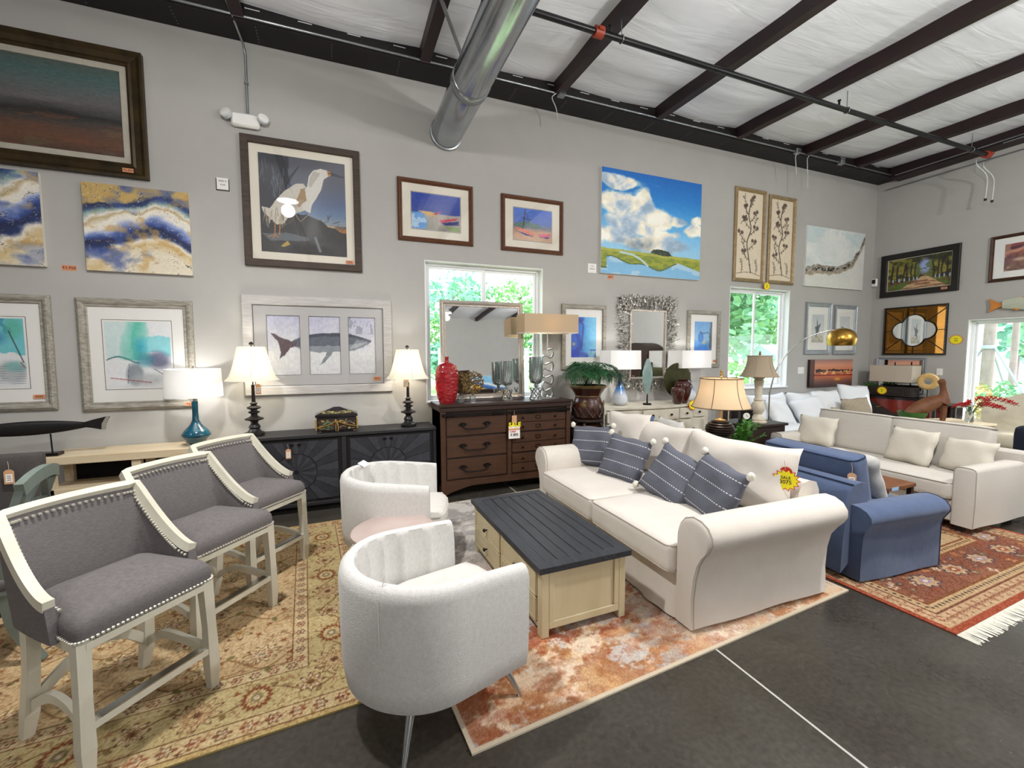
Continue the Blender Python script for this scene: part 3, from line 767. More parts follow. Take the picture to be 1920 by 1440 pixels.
def p_boats(k):
    def f(a):
        n = fbm(a.U * 4, a.V * 4, 4, 30 + k)
        if k == 0:
            a.ramp(a.V + .05 * (n - .5), [(0, (150, 150, 140)), (.2, (168, 160, 150)), (.45, (176, 168, 160)), (.47, (44, 70, 160)), (1, (28, 66, 170))])
            a.poly([(0, 0), (.3, 0), (.32, .3), (.22, .48), (0, .46)], (96, 158, 220), wob=.1); a.mix((n > .58) * (a.U < .3) * (a.V < .4) * .7, (206, 226, 238)); a.poly([(.12, .52), (.46, .5), (.5, .36), (.34, .4)], (222, 178, 110), wob=.05)
            a.poly([(.42, .42), (.5, .44), (.62, .54), (.5, .5)], (196, 50, 60)); a.poly([(.56, .3), (.95, .4), (.92, .34), (.6, .22)], (206, 66, 92)); a.poly([(.6, .22), (.97, .32), (.98, .2), (.68, .16)], (30, 46, 120)); a.poly([(.66, .12), (.98, .16), (.98, 0), (.8, .02)], (132, 158, 92), wob=.08)
        else:
            a.ramp(a.V + .05 * (n - .5), [(0, (206, 168, 140)), (.3, (196, 150, 120)), (.42, (120, 116, 140)), (.55, (76, 110, 190)), (1, (70, 112, 206))])
            a.poly([(0, .5), (.3, .62), (.5, .56), (.9, .42), (.6, .4), (0, .4)], (86, 116, 110), wob=.1); a.poly([(.02, .42), (.3, .34), (.58, .2), (.5, .16), (.22, .26)], (226, 120, 92)); a.poly([(.02, .3), (.3, .22), (.56, .13), (.3, .16)], (34, 44, 128)); a.poly([(.62, .24), (.95, .28), (.96, .18), (.7, .14)], (214, 96, 122)); a.poly([(.62, .14), (.96, .17), (.9, .12)], (40, 52, 140))
            a.line([(.24, .36), (.3, .96)], .006, (40, 44, 60)); a.line([(.2, .7), (.45, .66)], .004, (40, 44, 60)); a.line([(.32, .9), (.42, .5)], .003, (60, 60, 80))
        a.rough(28, 24, 24, k)
    return f
def p_clouds(a):
    U, V = a.U, a.V
    a.ramp(V, [(0, (150, 196, 232)), (.25, (150, 204, 236)), (.4, (128, 194, 238)), (.6, (66, 158, 224)), (.8, (28, 124, 206)), (1, (18, 104, 190))])
    wx = fbm(U * 5, V * 5, 4, 3) - .5; wy = fbm(U * 5, V * 5, 4, 13) - .5; u = U + .10 * wx; v = V + .10 * wy
    dens = 0
    for cx, cy, rx, ry in ((.12, .88, .26, .07), (.2, .68, .3, .13), (.38, .72, .12, .13), (.55, .56, .2, .14), (.72, .58, .13, .07), (.3, .5, .3, .12), (.55, .42, .22, .08), (.95, .5, .13, .1), (.1, .36, .26, .09), (.95, .62, .08, .06), (.45, .32, .4, .07)):
        dens = np.maximum(dens, np.clip(1.25 - np.hypot((u - cx) / rx, (v - cy) / ry), 0, 1))
    puff = fbm(u * 9, v * 9, 5, 7); c = np.clip((dens * 1.9 + (puff - .5) * 1.6 - .45) * 2.2, 0, 1)
    sh = fbm(u * 7 + .25, v * 7 - .35, 4, 7) - puff
    cc = a.rampc(.55 + sh * 2.2 + .25 * (puff - .5), [(0, (150, 176, 200)), (.35, (186, 204, 220)), (.6, (232, 232, 226)), (.85, (248, 240, 216)), (1, (255, 252, 240))])
    a.I = a.I * (1 - c[..., None]) + cc * c[..., None]
    a.mix(np.clip(1 - np.hypot((U - .38) / .24, (V - .31) / .1), 0, 1) * (fbm(U * 20, V * 20, 3, 6)) * 1.1, (92, 104, 112))
    hor = .245 - .03 * U; g = (V < hor) & (V > .02)
    a.mix(g * 1., (150, 158, 40)); a.mix(g * (fbm(U * 24, V * 60, 3, 5) > .52) * .6, (98, 122, 40)); a.mix(g * (V > hor - .03) * .6, (190, 186, 84))
    shore = .11 + .035 * np.sin(U * 8 + .6) + .02 * np.sin(U * 19); shore = np.where(U < .05, .05, shore)
    w = V < np.where(U > .75, .16 - .3 * (U - .75), shore); a.mix(w * 1., (126, 184, 222)); a.mix(w * (fbm(U * 6, V * 14, 3, 9) > .52) * .6, (196, 216, 230)); a.mix(((V - shore < .012) & (V > shore) & (U < .74)) * .8, (58, 80, 40))
    a.line([(.18, .215), (.3, .2), (.38, .16), (.45, .1)], .014, (186, 212, 226)); a.line([(.76, .13), (.7, .09)], .014, (170, 204, 226))
    b = a.poly([(.47, .235), (.5, .27), (.56, .28), (.66, .265), (.70, .22), (.6, .215)], None); n = fbm(U * 50, V * 50, 2, 4); a.mix(b * 1., (28, 44, 28)); a.mix(b * (n > .55), (54, 72, 40)); a.rough(12, 60, 60, 2)
def p_botanic(seed):
    def f(a):
        a.fill((222, 208, 184)); a.rough(10, 12, 30, seed); r = np.random.RandomState(seed); ink = (74, 62, 54); fl = (104, 84, 72)
        def leaf(x, y, an):
            L = r.uniform(.02, .034); cx = x + math.sin(an) * L / a.w * .8; cy = y + math.cos(an) * L / a.h * .8
            a.ell(cx, cy, L * .62 / a.w, L * .36 / a.h, ink, .92, .25, math.pi / 2 - an)
        def flower(x, y):
            for k in range(6): a.ell(x + .02 * math.cos(k * 1.05) / a.w, y + .02 * math.sin(k * 1.05) / a.h, .017 / a.w, .017 / a.h, fl, .9, .3)
            a.ell(x, y, .014 / a.w, .014 / a.h, ink, .9, .4)
        def limb(P, w, k):
            C = [(p.x, p.y) for p in bez([(x, y, 0) for x, y in P], 6)]; a.line(C, w, ink)
            for i in range(3, len(C), k):
                an = math.atan2((C[i][0] - C[i - 1][0]) * a.w, (C[i][1] - C[i - 1][1]) * a.h)
                for sg in (-1, 1): leaf(C[i][0], C[i][1], an + sg * r.uniform(.6, 1.2))
            return C
        m = (.60, .50, .42, .56, .46, .54) if seed % 2 else (.55, .46, .56, .46, .58, .50)
        C = limb([(m[0], .07), (m[1], .25), (m[2], .42), (m[3], .58), (m[4], .74), (m[5], .9)], .010, 99)
        for i, t in enumerate((5, 9, 12, 15, 18, 21, 24, 27)):
            x, y = C[t]; s = 1 if i % 2 else -1; L = r.uniform(.24, .34) if i < 6 else .16; P = [(x, y), (x + s * L * .5, y + .03 + r.uniform(0, .02)), (x + s * L, y + .09 + r.uniform(0, .04))]
            D_ = limb(P, .0055, 3); flower(*D_[-1]); flower(x + s * L * .62, y + .11)
            if i % 3 == 0: limb([D_[7], (D_[7][0] + s * .05, D_[7][1] + .1), (D_[7][0] + s * .1, D_[7][1] + .16)], .004, 3)
        for x in (.22, .8): limb([(x, .06), (x + .03, .14), (x - .02, .22)], .004, 2)
        if seed % 2: a.ell(.3, .70, .06, .022, ink, .95, .2, .6); a.ell(.36, .725, .03, .014, ink, .95, .2); a.line([(.26, .68), (.16, .63)], .005, ink)
        flower(m[5], .91); a.line([(.04, .05), (.3, .07), (.6, .075), (.96, .04)], .004, ink)
    return f
def p_whitewave(a):
    n = fbm(a.U * 5, a.V * 5, 5, 4); a.ramp(n, [(0, (196, 206, 206)), (.5, (218, 222, 220)), (1, (232, 232, 228))]); a.mix((fbm(a.U * 3, a.V * 5, 4, 14) > .56) * (a.V > .4) * .35, (176, 204, 210))
    c = .26 + .05 * np.sin(a.U * 3) + .62 * np.clip((a.U - .5) / .5, 0, 1) ** 2.2; d = a.V - c + .10 * (fbm(a.U * 10, a.V * 10, 4, 5) - .5)
    a.mix((np.abs(d) < .07) * fbm(a.U * 26, a.V * 26, 3, 6) * 1.3, (120, 108, 92)); a.mix((np.abs(d) < .03) * (fbm(a.U * 40, a.V * 40, 2, 8) > .5), (44, 40, 38)); a.mix((np.abs(d + .05) < .03) * .6, (168, 152, 130)); a.mix((d < -.08) * .45, (212, 206, 196)); a.rough(18, 60, 60, 3)
def p_blue(k):
    def f(a):
        U, V = a.U, a.V; n = fbm(U * 3, V * 3, 5, 50 + k)
        if k == 0:
            a.ramp(U + .3 * (n - .5), [(0, (44, 92, 200)), (.35, (50, 124, 216)), (.6, (104, 182, 232)), (1, (132, 204, 236))])
            a.line([(.42, .94), (.2, .86), (.12, .66), (.3, .5), (.36, .3), (.2, .12), (.6, .04)], .035, (34, 60, 170), .7); a.line([(.3, .95), (.48, .8), (.45, .55), (.4, .2)], .012, (30, 44, 120), .7); a.mix((V < .2) * (n > .45) * .8, (28, 64, 190)); a.ell(.18, .72, .09, .05, (190, 150, 140), .9); a.ell(.85, .1, .2, .1, (160, 200, 190), .6, .6); a.ell(.1, .33, .08, .06, (236, 190, 130), .7, .5)
        else:
            a.ramp(V + .3 * (n - .5), [(0, (28, 92, 214)), (.2, (60, 140, 226)), (.5, (150, 196, 230)), (1, (112, 170, 224))]); a.ell(.36, .55, .17, .16, (60, 120, 206), .9, .2); a.ell(.36, .55, .12, .12, (94, 156, 220), .6, .4); a.ell(.55, .4, .15, .08, (204, 204, 150), .7, .6); a.line([(.3, .72), (.5, .66), (.75, .7), (1, .58)], .006, (60, 80, 110)); a.poly([(.86, 0), (1, 0), (1, .98), (.9, .98), (.84, .6)], (96, 110, 120), wob=.05); a.mix((V < .12) * 1., (20, 84, 210))
        a.rough(24, 18, 18, k)
    return f
def p_bird(k):
    def f(a):
        a.ramp(a.V, [(0, (176, 180, 176)), (.14, (206, 206, 200)), (.3, (218, 220, 220)), (1, (204, 210, 214))]); a.rough(10, 10, 10, k)
        if k == 0: a.poly([(.4, .95), (.5, .6), (.75, .7), (.62, .5), (.55, .35), (.7, .34), (.45, .28), (.3, .1), (.36, .38), (.25, .55), (.4, .6)], (104, 112, 118), wob=.04); a.mix((fbm(a.U * 6, a.V * 10, 3, 3) > .5) * (a.V < .3) * .5, (176, 160, 110))
        else: a.poly([(.2, .3), (.5, .5), (.8, .34), (.6, .2)], (190, 186, 176), wob=.05); a.mix((a.V < .2) * .4, (176, 170, 150))
    return f
def p_sunset(a):
    n = fbm(a.U * 5, a.V * 10, 4, 5); a.ramp(a.V + .05 * (n - .5), [(0, (70, 52, 52)), (.2, (120, 78, 66)), (.38, (196, 106, 72)), (.42, (150, 54, 34)), (.5, (198, 110, 76)), (.8, (206, 140, 110)), (1, (150, 110, 104))])
    a.mix((fbm(a.U * 16, a.V * 9, 3, 8) + .8 * (1 - np.abs(a.V - .58) / .13) > 1.0) * (a.V > .44) * (a.U > .12) * (a.V < .74), (44, 26, 22)); a.mix((np.abs(a.V - .42) < .02) * 1., (130, 30, 18)); a.mix((fbm(a.U * 30, a.V * 30, 2, 4) > .64) * (np.abs(a.V - .52) < .06), (236, 180, 120)); a.ell(.64, .27, .1, .07, (240, 160, 50), .8, .6); a.mix((a.U < .1) * .8, (60, 34, 34))
def p_alley(a):
    n = fbm(a.U * 9, a.V * 9, 4, 3); a.ramp(n, [(0, (26, 22, 20)), (.4, (58, 58, 32)), (.55, (116, 118, 44)), (.7, (150, 140, 60)), (1, (70, 60, 40))]); a.ell(.6, .68, .12, .3, (150, 168, 222), .95, .5); a.mix((n > .55) * (np.abs(a.U - .6) < .14) * .8, (90, 104, 60))
    a.mix((a.V < .26) * 1., (86, 110, 44)); a.poly([(.56, .36), (.64, .36), (.95, 0), (.2, 0)], (198, 164, 124), wob=.03); a.mix((fbm(a.U * 5, a.V * 22, 3, 6) > .5) * (a.V < .27) * .65, (110, 62, 46)); r = np.random.RandomState(3)
    for x in (.06, .16, .25, .33, .4, .46, .74, .8, .87, .95): a.line([(x, .14 + .2 * (1 - abs(x - .6))), (x + r.uniform(-.02, .02), .5), (x + r.uniform(-.05, .05), .8)], .008 + .012 * abs(x - .6), (44, 30, 26)); a.mix((np.abs(a.U - x - .03) < .012) * (a.V > .26) * (a.V < .36), (170, 180, 210))
    a.rough(40, 40, 40, 8)
def p_cafe(a):
    n = fbm(a.U * 7, a.V * 7, 4, 6); a.ramp(a.V + .3 * (n - .5), [(0, (90, 50, 40)), (.3, (140, 86, 70)), (.5, (120, 70, 50)), (.8, (176, 92, 60)), (1, (120, 50, 34))]); a.ell(.2, .4, .12, .08, (200, 176, 150), .8, .5); a.ell(.45, .45, .1, .1, (110, 120, 60), .8, .5); a.line([(0, .8), (.5, .95), (1, .7)], .02, (80, 36, 24)); a.line([(.3, .3), (.36, 0)], .02, (50, 30, 26)); a.mix((n > .62) * .5, (230, 190, 150)); a.rough(40, 30, 30, 4)

# --- long wall, from the left
framed('landscape_painting', 'large dark landscape painting in a bronze frame with grey liner', 'painting', -3.62, -1.715, 3.42, 4.6, .135, 'frame_bronze', SCOOP(.06), p_landscape, glass=False, tagtx='$2,450', artname='painted_face', liner=.055, tagpos=(.80, .06))
canvas('abstract_canvas', 'blue and gold swirl canvas cut off by the picture edge', -3.39, -2.54, 2.52, 3.37, p_marble(3), group='blue and gold swirl canvases')
canvas('abstract_canvas', 'blue and gold swirl canvas above the whole teal print', -2.24, -1.395, 2.51, 3.335, p_marble(11), group='blue and gold swirl canvases')
t = thing('wall_price_tag', 'orange price tag on the wall between the two swirl canvases', 'price tag', (-2.385, D, 2.525)); sticker(t, 0, 0, .001, '$3,950', .11, .05)
framed('watercolour_print', 'teal watercolour print in a greywashed frame cut off by the picture edge', 'framed print', -3.47, -2.535, 1.175, 2.26, .085, 'frame_greywash', RAISED(.04), p_teal(5, False), (.12, .14), tagtx='$250', inkline=.02, tagpos=(.34, .13), group='teal watercolour prints')
framed('watercolour_print', 'teal watercolour print in a greywashed frame behind the blue glass lamp', 'framed print', -2.355, -1.42, 1.145, 2.25, .085, 'frame_greywash', RAISED(.04), p_teal(9, True), (.12, .14), inkline=.02, tagtx='$250', tagpos=(.41, .04), group='teal watercolour prints')
framed('egret_print', 'large framed print of a white egret in reeds', 'framed print', -.925, .26, 2.655, 4.015, .075, 'frame_darkwood', FLAT(.045), p_egret, .085, 'mat_cream', px=.0052, tagtx='$275', tagpos=(.46, .105))
def whale():
    t, w, h = hang('whale_print', 'wide framed triptych print of a whale above the black sideboard', 'framed print', -.98, .58, 1.245, 2.34)
    rails(t, w, h, .10, FLAT(.035), 'frame_whitewash')
    # mat board with three openings, prints set behind it
    iw, ih = w - .2, h - .2; x0 = -iw / 2; ops = [(.13, .46), (.55, .88), (.97, 1.27)]; zb, zt = .12, ih - .11; m = B()
    m.box(x0, x0 + iw, -.012, -.009, .1, .1 + zb); m.box(x0, x0 + iw, -.012, -.009, .1 + zt, .1 + ih)
    cur = 0
    for a0, a1 in ops + [(iw, iw)]:
        if a0 > cur: m.box(x0 + cur, x0 + min(a0, iw), -.012, -.009, .1 + zb, .1 + zt)
        cur = a1
    m.build('mat_board', 'mat_lavgrey', t)
    b = B()
    for q in ((x0, x0 + iw, .1, .106), (x0, x0 + iw, .094 + ih, .1 + ih), (x0, x0 + .006, .1, .1 + ih), (x0 + iw - .006, x0 + iw, .1, .1 + ih)): b.box(q[0], q[1], -.0135, -.012, q[2], q[3])
    b.build('inner_edge', 'ink_line', t)
    def W(x, y): return ((x - 375) / (1208 - 375) * (ops[2][1] - ops[0][0]) + ops[0][0], (815 - y) / 455 * (zt - zb) + zb)
    for i, (a0, a1) in enumerate(ops):
        A = Art(a1 - a0, zt - zb, .0055)
        def T(L): return [((W(*p)[0] - a0) / (a1 - a0), (W(*p)[1] - zb) / (zt - zb)) for p in L]
        n = fbm(A.U * 3 + i * 3, A.V * 4, 5, 7); A.ramp(A.V + .5 * (n - .5), [(0, (214, 214, 216)), (.4, (224, 224, 224)), (.7, (206, 206, 218)), (1, (190, 190, 210))])
        if i == 2: A.mix((fbm(A.U * 5, A.V * 8, 4, 3) > .58) * (A.V > .7) * .6, (130, 134, 150))
        A.poly(T([(540, 560), (640, 512), (760, 492), (880, 488), (1000, 494), (1080, 515), (1172, 545), (1174, 556), (1110, 600), (1030, 625), (900, 632), (760, 640), (650, 625), (575, 598)]), (92, 98, 112), wob=.02)
        A.poly(T([(575, 600), (650, 626), (760, 641), (900, 634), (1030, 626), (1110, 601), (1174, 556), (1100, 566), (900, 590), (700, 590)]), (140, 146, 154), wob=.03)
        A.poly(T([(398, 492), (430, 500), (470, 525), (545, 553), (590, 565), (580, 592), (540, 606), (500, 660), (458, 692), (470, 640), (452, 560), (420, 520)]), (96, 78, 84), wob=.02)
        A.poly(T([(830, 610), (880, 590), (850, 660), (800, 715), (750, 745), (790, 690)]), (132, 138, 146), wob=.03); A.mix(A.poly(T([(640, 512), (760, 492), (880, 488), (1000, 494), (1080, 515), (1150, 540), (1000, 520), (800, 515), (660, 530)]), None) * .8, (52, 58, 74))
        for k in range(9): A.line(T([(1000 + k * 8, 612 - k * 2), (1060 + k * 10, 540 + k * 2)]), .003, (196, 198, 202), .7)
        A.rough(30, 20, 26, i); q = A.mesh('print_panel', 'oil_paint', t, -.006, x0 + a0, .1 + zb)
        e = B(); lw = .0035; X0_, X1_, Z0_, Z1_ = x0 + a0, x0 + a1, .1 + zb, .1 + zt
        for s in ((X0_, X1_, Z0_, Z0_ + lw), (X0_, X1_, Z1_ - lw, Z1_), (X0_, X0_ + lw, Z0_, Z1_), (X1_ - lw, X1_, Z0_, Z1_)): e.box(s[0], s[1], -.0135, -.012, s[2], s[3])
        e.build('ruled_line', 'ink_line', q)
    sheet(t, iw, ih, .1, .016, 'glass_pane', 'glass'); sticker(t, .60, .16, .019, '$425', .085, .045)
whale()
framed('boat_print', 'framed print of red boats on a deep blue sea nearer the egret picture', 'framed print', .68, 1.615, 3.07, 3.81, .055, 'frame_brown', RAISED(.04), p_boats(0), (.11, .10), 'mat_cream', inkline=.008, px=.0065, group='small boat prints')
framed('boat_print', 'framed print of beached boats with a mast nearer the cloud painting', 'framed print', 2.0, 2.91, 3.06, 3.785, .055, 'frame_brown', RAISED(.04), p_boats(1), (.12, .10), 'mat_cream', inkline=.008, px=.0065, group='small boat prints')
t = canvas('cloud_painting', 'big bright painting of clouds over a green marsh', 3.51, 5.345, 2.86, 4.34, p_clouds, .045, .0075, 'plastic_white'); sticker(t, -.72, -.045, .004, '$895', .1, .055)
framed('botanical_panel', 'tall botanical panel with a bird in the branches, nearer the cloud painting', 'panel', 6.09, 6.79, 2.9, 4.43, .06, 'frame_goldgrey', RAISED(.05), p_botanic(21), px=.0055, glass=False, artname='painted_face', group='tall botanical panels')
framed('botanical_panel', 'tall botanical panel without a bird, nearer the white wave canvas', 'panel', 6.87, 7.53, 2.905, 4.40, .06, 'frame_goldgrey', RAISED(.05), p_botanic(33), px=.0055, glass=False, artname='painted_face', group='tall botanical panels')
canvas('wave_canvas', 'white textured canvas with a dark curved wave near the corner', 7.81, 9.45, 2.91, 3.98, p_whitewave, .04, .008, 'plastic_white')
framed('blue_print', 'framed deep blue sea print behind the long lampshade', 'framed print', 2.895, 3.625, 1.47, 2.395, .06, 'frame_greywash', FLAT(.04), p_blue(0), (.10, .115), px=.0065, group='blue abstract prints')
framed('blue_print', 'framed pale blue vase print beside the second window', 'framed print', 5.15, 5.84, 1.47, 2.385, .06, 'frame_greywash', FLAT(.04), p_blue(1), (.10, .115), px=.0075, group='blue abstract prints', tagtx='$325', tagpos=(.26, .1))
framed('bird_print', 'silver framed print of a flying bird behind the brass lamp, nearer the window', 'framed print', 7.91, 8.61, 1.68, 2.625, .075, 'frame_silver', SCOOP(.04), p_bird(0), (.11, .14), px=.008, group='silver framed bird prints')
framed('bird_print', 'silver framed pale bird print nearer the corner', 'framed print', 8.70, 9.36, 1.675, 2.61, .075, 'frame_silver', SCOOP(.04), p_bird(1), (.11, .14), px=.008, group='silver framed bird prints')
canvas('sunset_canvas', 'sunset harbour canvas above the white cushions', 8.04, 9.26, 1.065, 1.575, p_sunset, .05, .008, 'canvas_dark')

def burst(parent, c, r, lines, n=16, y=0, ty=None, s=.36):
    """star-shaped sale tag, lying in the local xz plane"""
    def star(R0, R1): return [((R0 if k % 2 == 0 else R1) * math.cos(math.pi * k / n) * 1.12 + c[0], (R0 if k % 2 == 0 else R1) * math.sin(math.pi * k / n) + c[1]) for k in range(2 * n)]
    a = B().prism(star(r * 1.1, r * .82), y - .001, y, 'y').build('tag_edge', 'burst_red', parent)
    B().prism(star(r * .98, r * .74), y - .0018, y - .001, 'y').build('tag_face', 'burst_yellow', a)
    for i, tx in enumerate(lines): lettering(tx, r * s * (1 if i else .75), 'tag_ink', a, (c[0], y - .0022, c[1] + r * .22 - i * r * .42), bold=.0006)
t = thing('sale_tag', 'small yellow sale burst hanging between the two botanical panels', 'sale tag', (6.84, D - .055, 2.845)); burst(t, (0, 0), .07, ['SALE', '495'])

# --- twig mirror
def twig_mirror():
    t, w, h = hang('twig_mirror', 'mirror in a wide frame of tangled metal twigs', 'mirror', 3.81, 4.94, 1.13, 2.56)
    ix, z0, z1 = .31, .21, 1.2
    B().box(-ix, ix, -.03, -.022, z0, z1).build('mirror_glass', 'mirror_glass', t)
    m = B(); fw = .03
    for q in ((-ix - fw, ix + fw, z0 - fw, z0), (-ix - fw, ix + fw, z1, z1 + fw), (-ix - fw, -ix, z0, z1), (ix, ix + fw, z0, z1)): m.box(q[0], q[1], -.05, -.015, q[2], q[3], .006)
    m.build('inner_frame', 'silver_frame', t)
    r = random.Random(3); m = B()
    for k in range(1000):
        e = r.random() * (2 * w + 2 * h)
        if e < w: p = (-w / 2 + e, 0); 
        elif e < w + h: p = (w / 2, e - w)
        elif e < 2 * w + h: p = (w / 2 - (e - w - h), h)
        else: p = (-w / 2, h - (e - 2 * w - h))
        q = (max(-ix - .02, min(ix + .02, p[0])), max(z0 - .02, min(z1 + .02, p[1])))
        a, b = sorted((r.uniform(0, 1.02), r.uniform(0, 1.02)));  b = min(1.03, max(b, a + .25))
        j = lambda: r.uniform(-.035, .035)
        P0 = Vector((q[0] + (p[0] - q[0]) * a + j(), -r.uniform(.01, .06), q[1] + (p[1] - q[1]) * a + j())); P2 = Vector((q[0] + (p[0] - q[0]) * b + j(), -r.uniform(.01, .06), q[1] + (p[1] - q[1]) * b + j()))
        m.tube([P0, (P0 + P2) / 2 + Vector((j(), r.uniform(-.012, .012), j())), P2], .0046, 4)
    o = m.build('twig_frame', 'twig_metal', t, smooth=60); o['kind'] = 'stuff'
twig_mirror()

# --- end wall
framed('alley_painting', 'painting of a tree-lined avenue in a wide black frame', 'painting', 5.3, 4.145, 2.76, 3.555, .10, 'frame_black', FLAT(.05), p_alley, px=.008, glass=False, wall='B', artname='painted_face', tagtx='$350', tagpos=(.4, .06), liner=.014)
framed('cafe_print', 'framed red cafe scene cut off by the picture edge', 'framed print', 3.79, 2.6, 2.83, 3.55, .05, 'frame_walnut', RAISED(.04), p_cafe, (.12, .10), px=.009, wall='B')
def quatrefoil():
    t, w, h = hang('quatrefoil_mirror', 'amber panelled mirror with a clear quatrefoil centre on the end wall', 'mirror', 5.21, 4.26, 1.66, 2.555, 'B')
    rails(t, w, h, .028, FLAT(.035), 'frame_black'); cx, cz = 0, h / 2
    B().box(-w / 2 + .028, w / 2 - .028, -.012, -.008, .028, h - .028).build('amber_mirror', 'mirror_amber', t)
    pts = []
    for k in range(96):
        a = 2 * math.pi * k / 96; best = 0
        for ox, oz, r in ((.17, 0, .16), (-.17, 0, .16), (0, .12, .17), (0, -.12, .17)):
            dx, dz = math.cos(a), math.sin(a); b_ = dx * ox + dz * oz; disc = b_ * b_ - (ox * ox + oz * oz - r * r)
            if disc > 0: best = max(best, b_ + math.sqrt(disc))
        pts.append((cx + best * math.cos(a), cz + best * math.sin(a)))
    B().prism(pts, -.02, -.013, 'y').build('quatrefoil_glass', 'mirror_glass', t)
    B().tube([(x, -.02, z) for x, z in pts], .011, 6, closed=True).build('quatrefoil_rim', 'frame_black', t, smooth=60)
    for a in (0, 90, 180, 270, 40, 140, 220, 320):
        c_, s_ = math.cos(rad(a)), math.sin(rad(a)); r0 = min(math.hypot(x - cx, z - cz) for x, z in pts if abs(math.atan2(z - cz, x - cx) - math.atan2(s_, c_)) < .08 or abs(abs(math.atan2(z - cz, x - cx) - math.atan2(s_, c_)) - 2 * math.pi) < .08)
        r1 = min((w / 2 - .028) / max(abs(c_), 1e-6), (h / 2 - .028) / max(abs(s_), 1e-6)); B().bar((cx + r0 * c_, -.015, cz + r0 * s_), (cx + r1 * c_, -.015, cz + r1 * s_), .012, .012, (0, 1, 0)).build('glazing_bar', 'frame_black', t)
    m = B()
    for k in range(26):
        for s in (-1, 1): m.lathe([(.006, 0), (.003, -.004)], (s * (w / 2 - .014), -.035, .03 + k * (h - .06) / 25), 6, axis='y')
    o = m.build('rivet_row', 'liner_grey', t); o['kind'] = 'stuff'
    t2 = thing('sale_tag', 'yellow sale burst on the end wall beside the quatrefoil mirror', 'sale tag', (XB - .002, 4.14, 1.92), -math.pi / 2); burst(t2, (0, 0), .085, ['SALE', '225'])
quatrefoil()
t, w, h = hang('silver_mirror', 'small silver framed mirror behind the long lampshade on the end wall', 'mirror', 5.29, 4.52, .96, 1.61, 'B')
rails(t, w, h, .045, SCOOP(.035), 'frame_silver'); B().box(-w / 2 + .045, w / 2 - .045, -.012, -.006, .045, h - .045).build('mirror_glass', 'mirror_glass', t)
# carved fish on the end wall
mat('fish_orange', 'd08a3c', .6, col2='b86a28', vs=12); mat('fish_body', 'c9c3a4', .6, col2='9fb0a8', vs=5, stretch=(1, 1, 4))
t = thing('wooden_fish', 'carved painted fish with orange fins above the end wall window', 'fish carving', (XB, 3.75, 2.32), -math.pi / 2)
m = B(); rings = []
for k in range(15):
    u = k / 14; x = .16 + u * 1.0; hh = .035 + .085 * math.sin(math.pi * min(1, u * .9 + .08)) ** .8; zc = .14
    rings.append([(x, -.035 + .028 * math.cos(a), zc + hh * math.sin(a)) for a in [2 * math.pi * j / 14 for j in range(14)]])
m.loft(rings).build('body', 'fish_body', t, smooth=50)
B().prism([(.2, .16), (.1, .17), (0, .25), (.03, .14), (.01, .03), (.12, .1), (.2, .11)], -.05, -.02, 'y').build('tail_fin', 'fish_orange', t)
B().prism([(.3, .19), (.42, .26), (.62, .3), (.8, .25), (.62, .22)], -.05, -.02, 'y').build('dorsal_fin', 'fish_orange', t)
B().prism([(.27, .09), (.36, .08), (.33, .03), (.29, .05)], -.05, -.02, 'y').build('anal_fin', 'fish_orange', t)
# ---------------------------------------------------------------- fabrics and woods
mat('linen_white', 'd9d5cf', .95, col2='cfcac3', vs=14, weave=.0012, wscale=420, sheen=.15)
mat('slip_cotton', 'd6cfc6', .9, col2='cbc3b9', vs=3, bump=.006, bs=5, sheen=.1)
mat('cotton_seat', 'ddd7cf', .9, col2='d4cdc4', vs=4, bump=.004, bs=6)
mat('boucle_white', 'dcdad6', .95, col2='c9c7c4', vs=60, weave=.002, wscale=300, sheen=.2)
mat('piping_taupe', 'b9afa3', .9); mat('piping_grey', '9c958b', .9)
mat('denim_blue', '4a5a7a', .95, col2='3f4e6c', vs=5, bump=.003, bs=14, sheen=.2); mat('piping_navy', '1d2740', .9)
mat('linen_beige', 'c9c4bc', .95, col2='bdb7ae', vs=26, stretch=(.4, 1, 6), contrast=.7, weave=.0012, wscale=380)
mat('linen_pillow', 'cfc9bd', .95, col2='c0b9ab', vs=26, stretch=(.4, 1, 8), contrast=.7)
mat('linen_grey', 'bcbab6', .95, col2='aeaca8', vs=16)
mat('white_cotton', 'e6e8ea', .9, col2='dcdfe2', vs=4, bump=.004, bs=7)
mat('tweed_grey', '777272', .95, col2='5a5555', vs=90, stretch=(.6, .6, 2.0), contrast=.7, weave=.0016, wscale=330)
mat('tweed_dark', '4e4a48', .95, col2='433f3d', vs=60, weave=.0014)
mat('paint_cream', 'd6d2c2', .5, col2='c9c4b2', vs=8, stretch=(1, 1, .3)); mat('nail_brass', 'd8d4c6', .3, .55); mat('chrome', 'c4c8cc', .12, 1.0); mat('steel_brushed', 'c3c6c8', .22, 1.0)
mat('wood_cream', 'cfc3a2', .55, col2='bcae8a', vs=6, stretch=(1, 1, .25), contrast=.6); mat('groove_dark', '5d5138', .8)
mat('wood_slate', '3b3e45', .42, col2='191b1f', vs=9, stretch=(10, .6, 10), contrast=.45, bump=.0012); mat('knob_dark', '231f1d', .4, .5)
mat('paint_sage', '78837c', .55, col2='667068', vs=5); mat('wood_dark', '2f2019', .5, col2='22160f', vs=6, stretch=(1, 6, 6))
mat('tassel_white', 'e9e5da', .95, col2='d8d3c5', vs=40, bump=.01, bs=60)

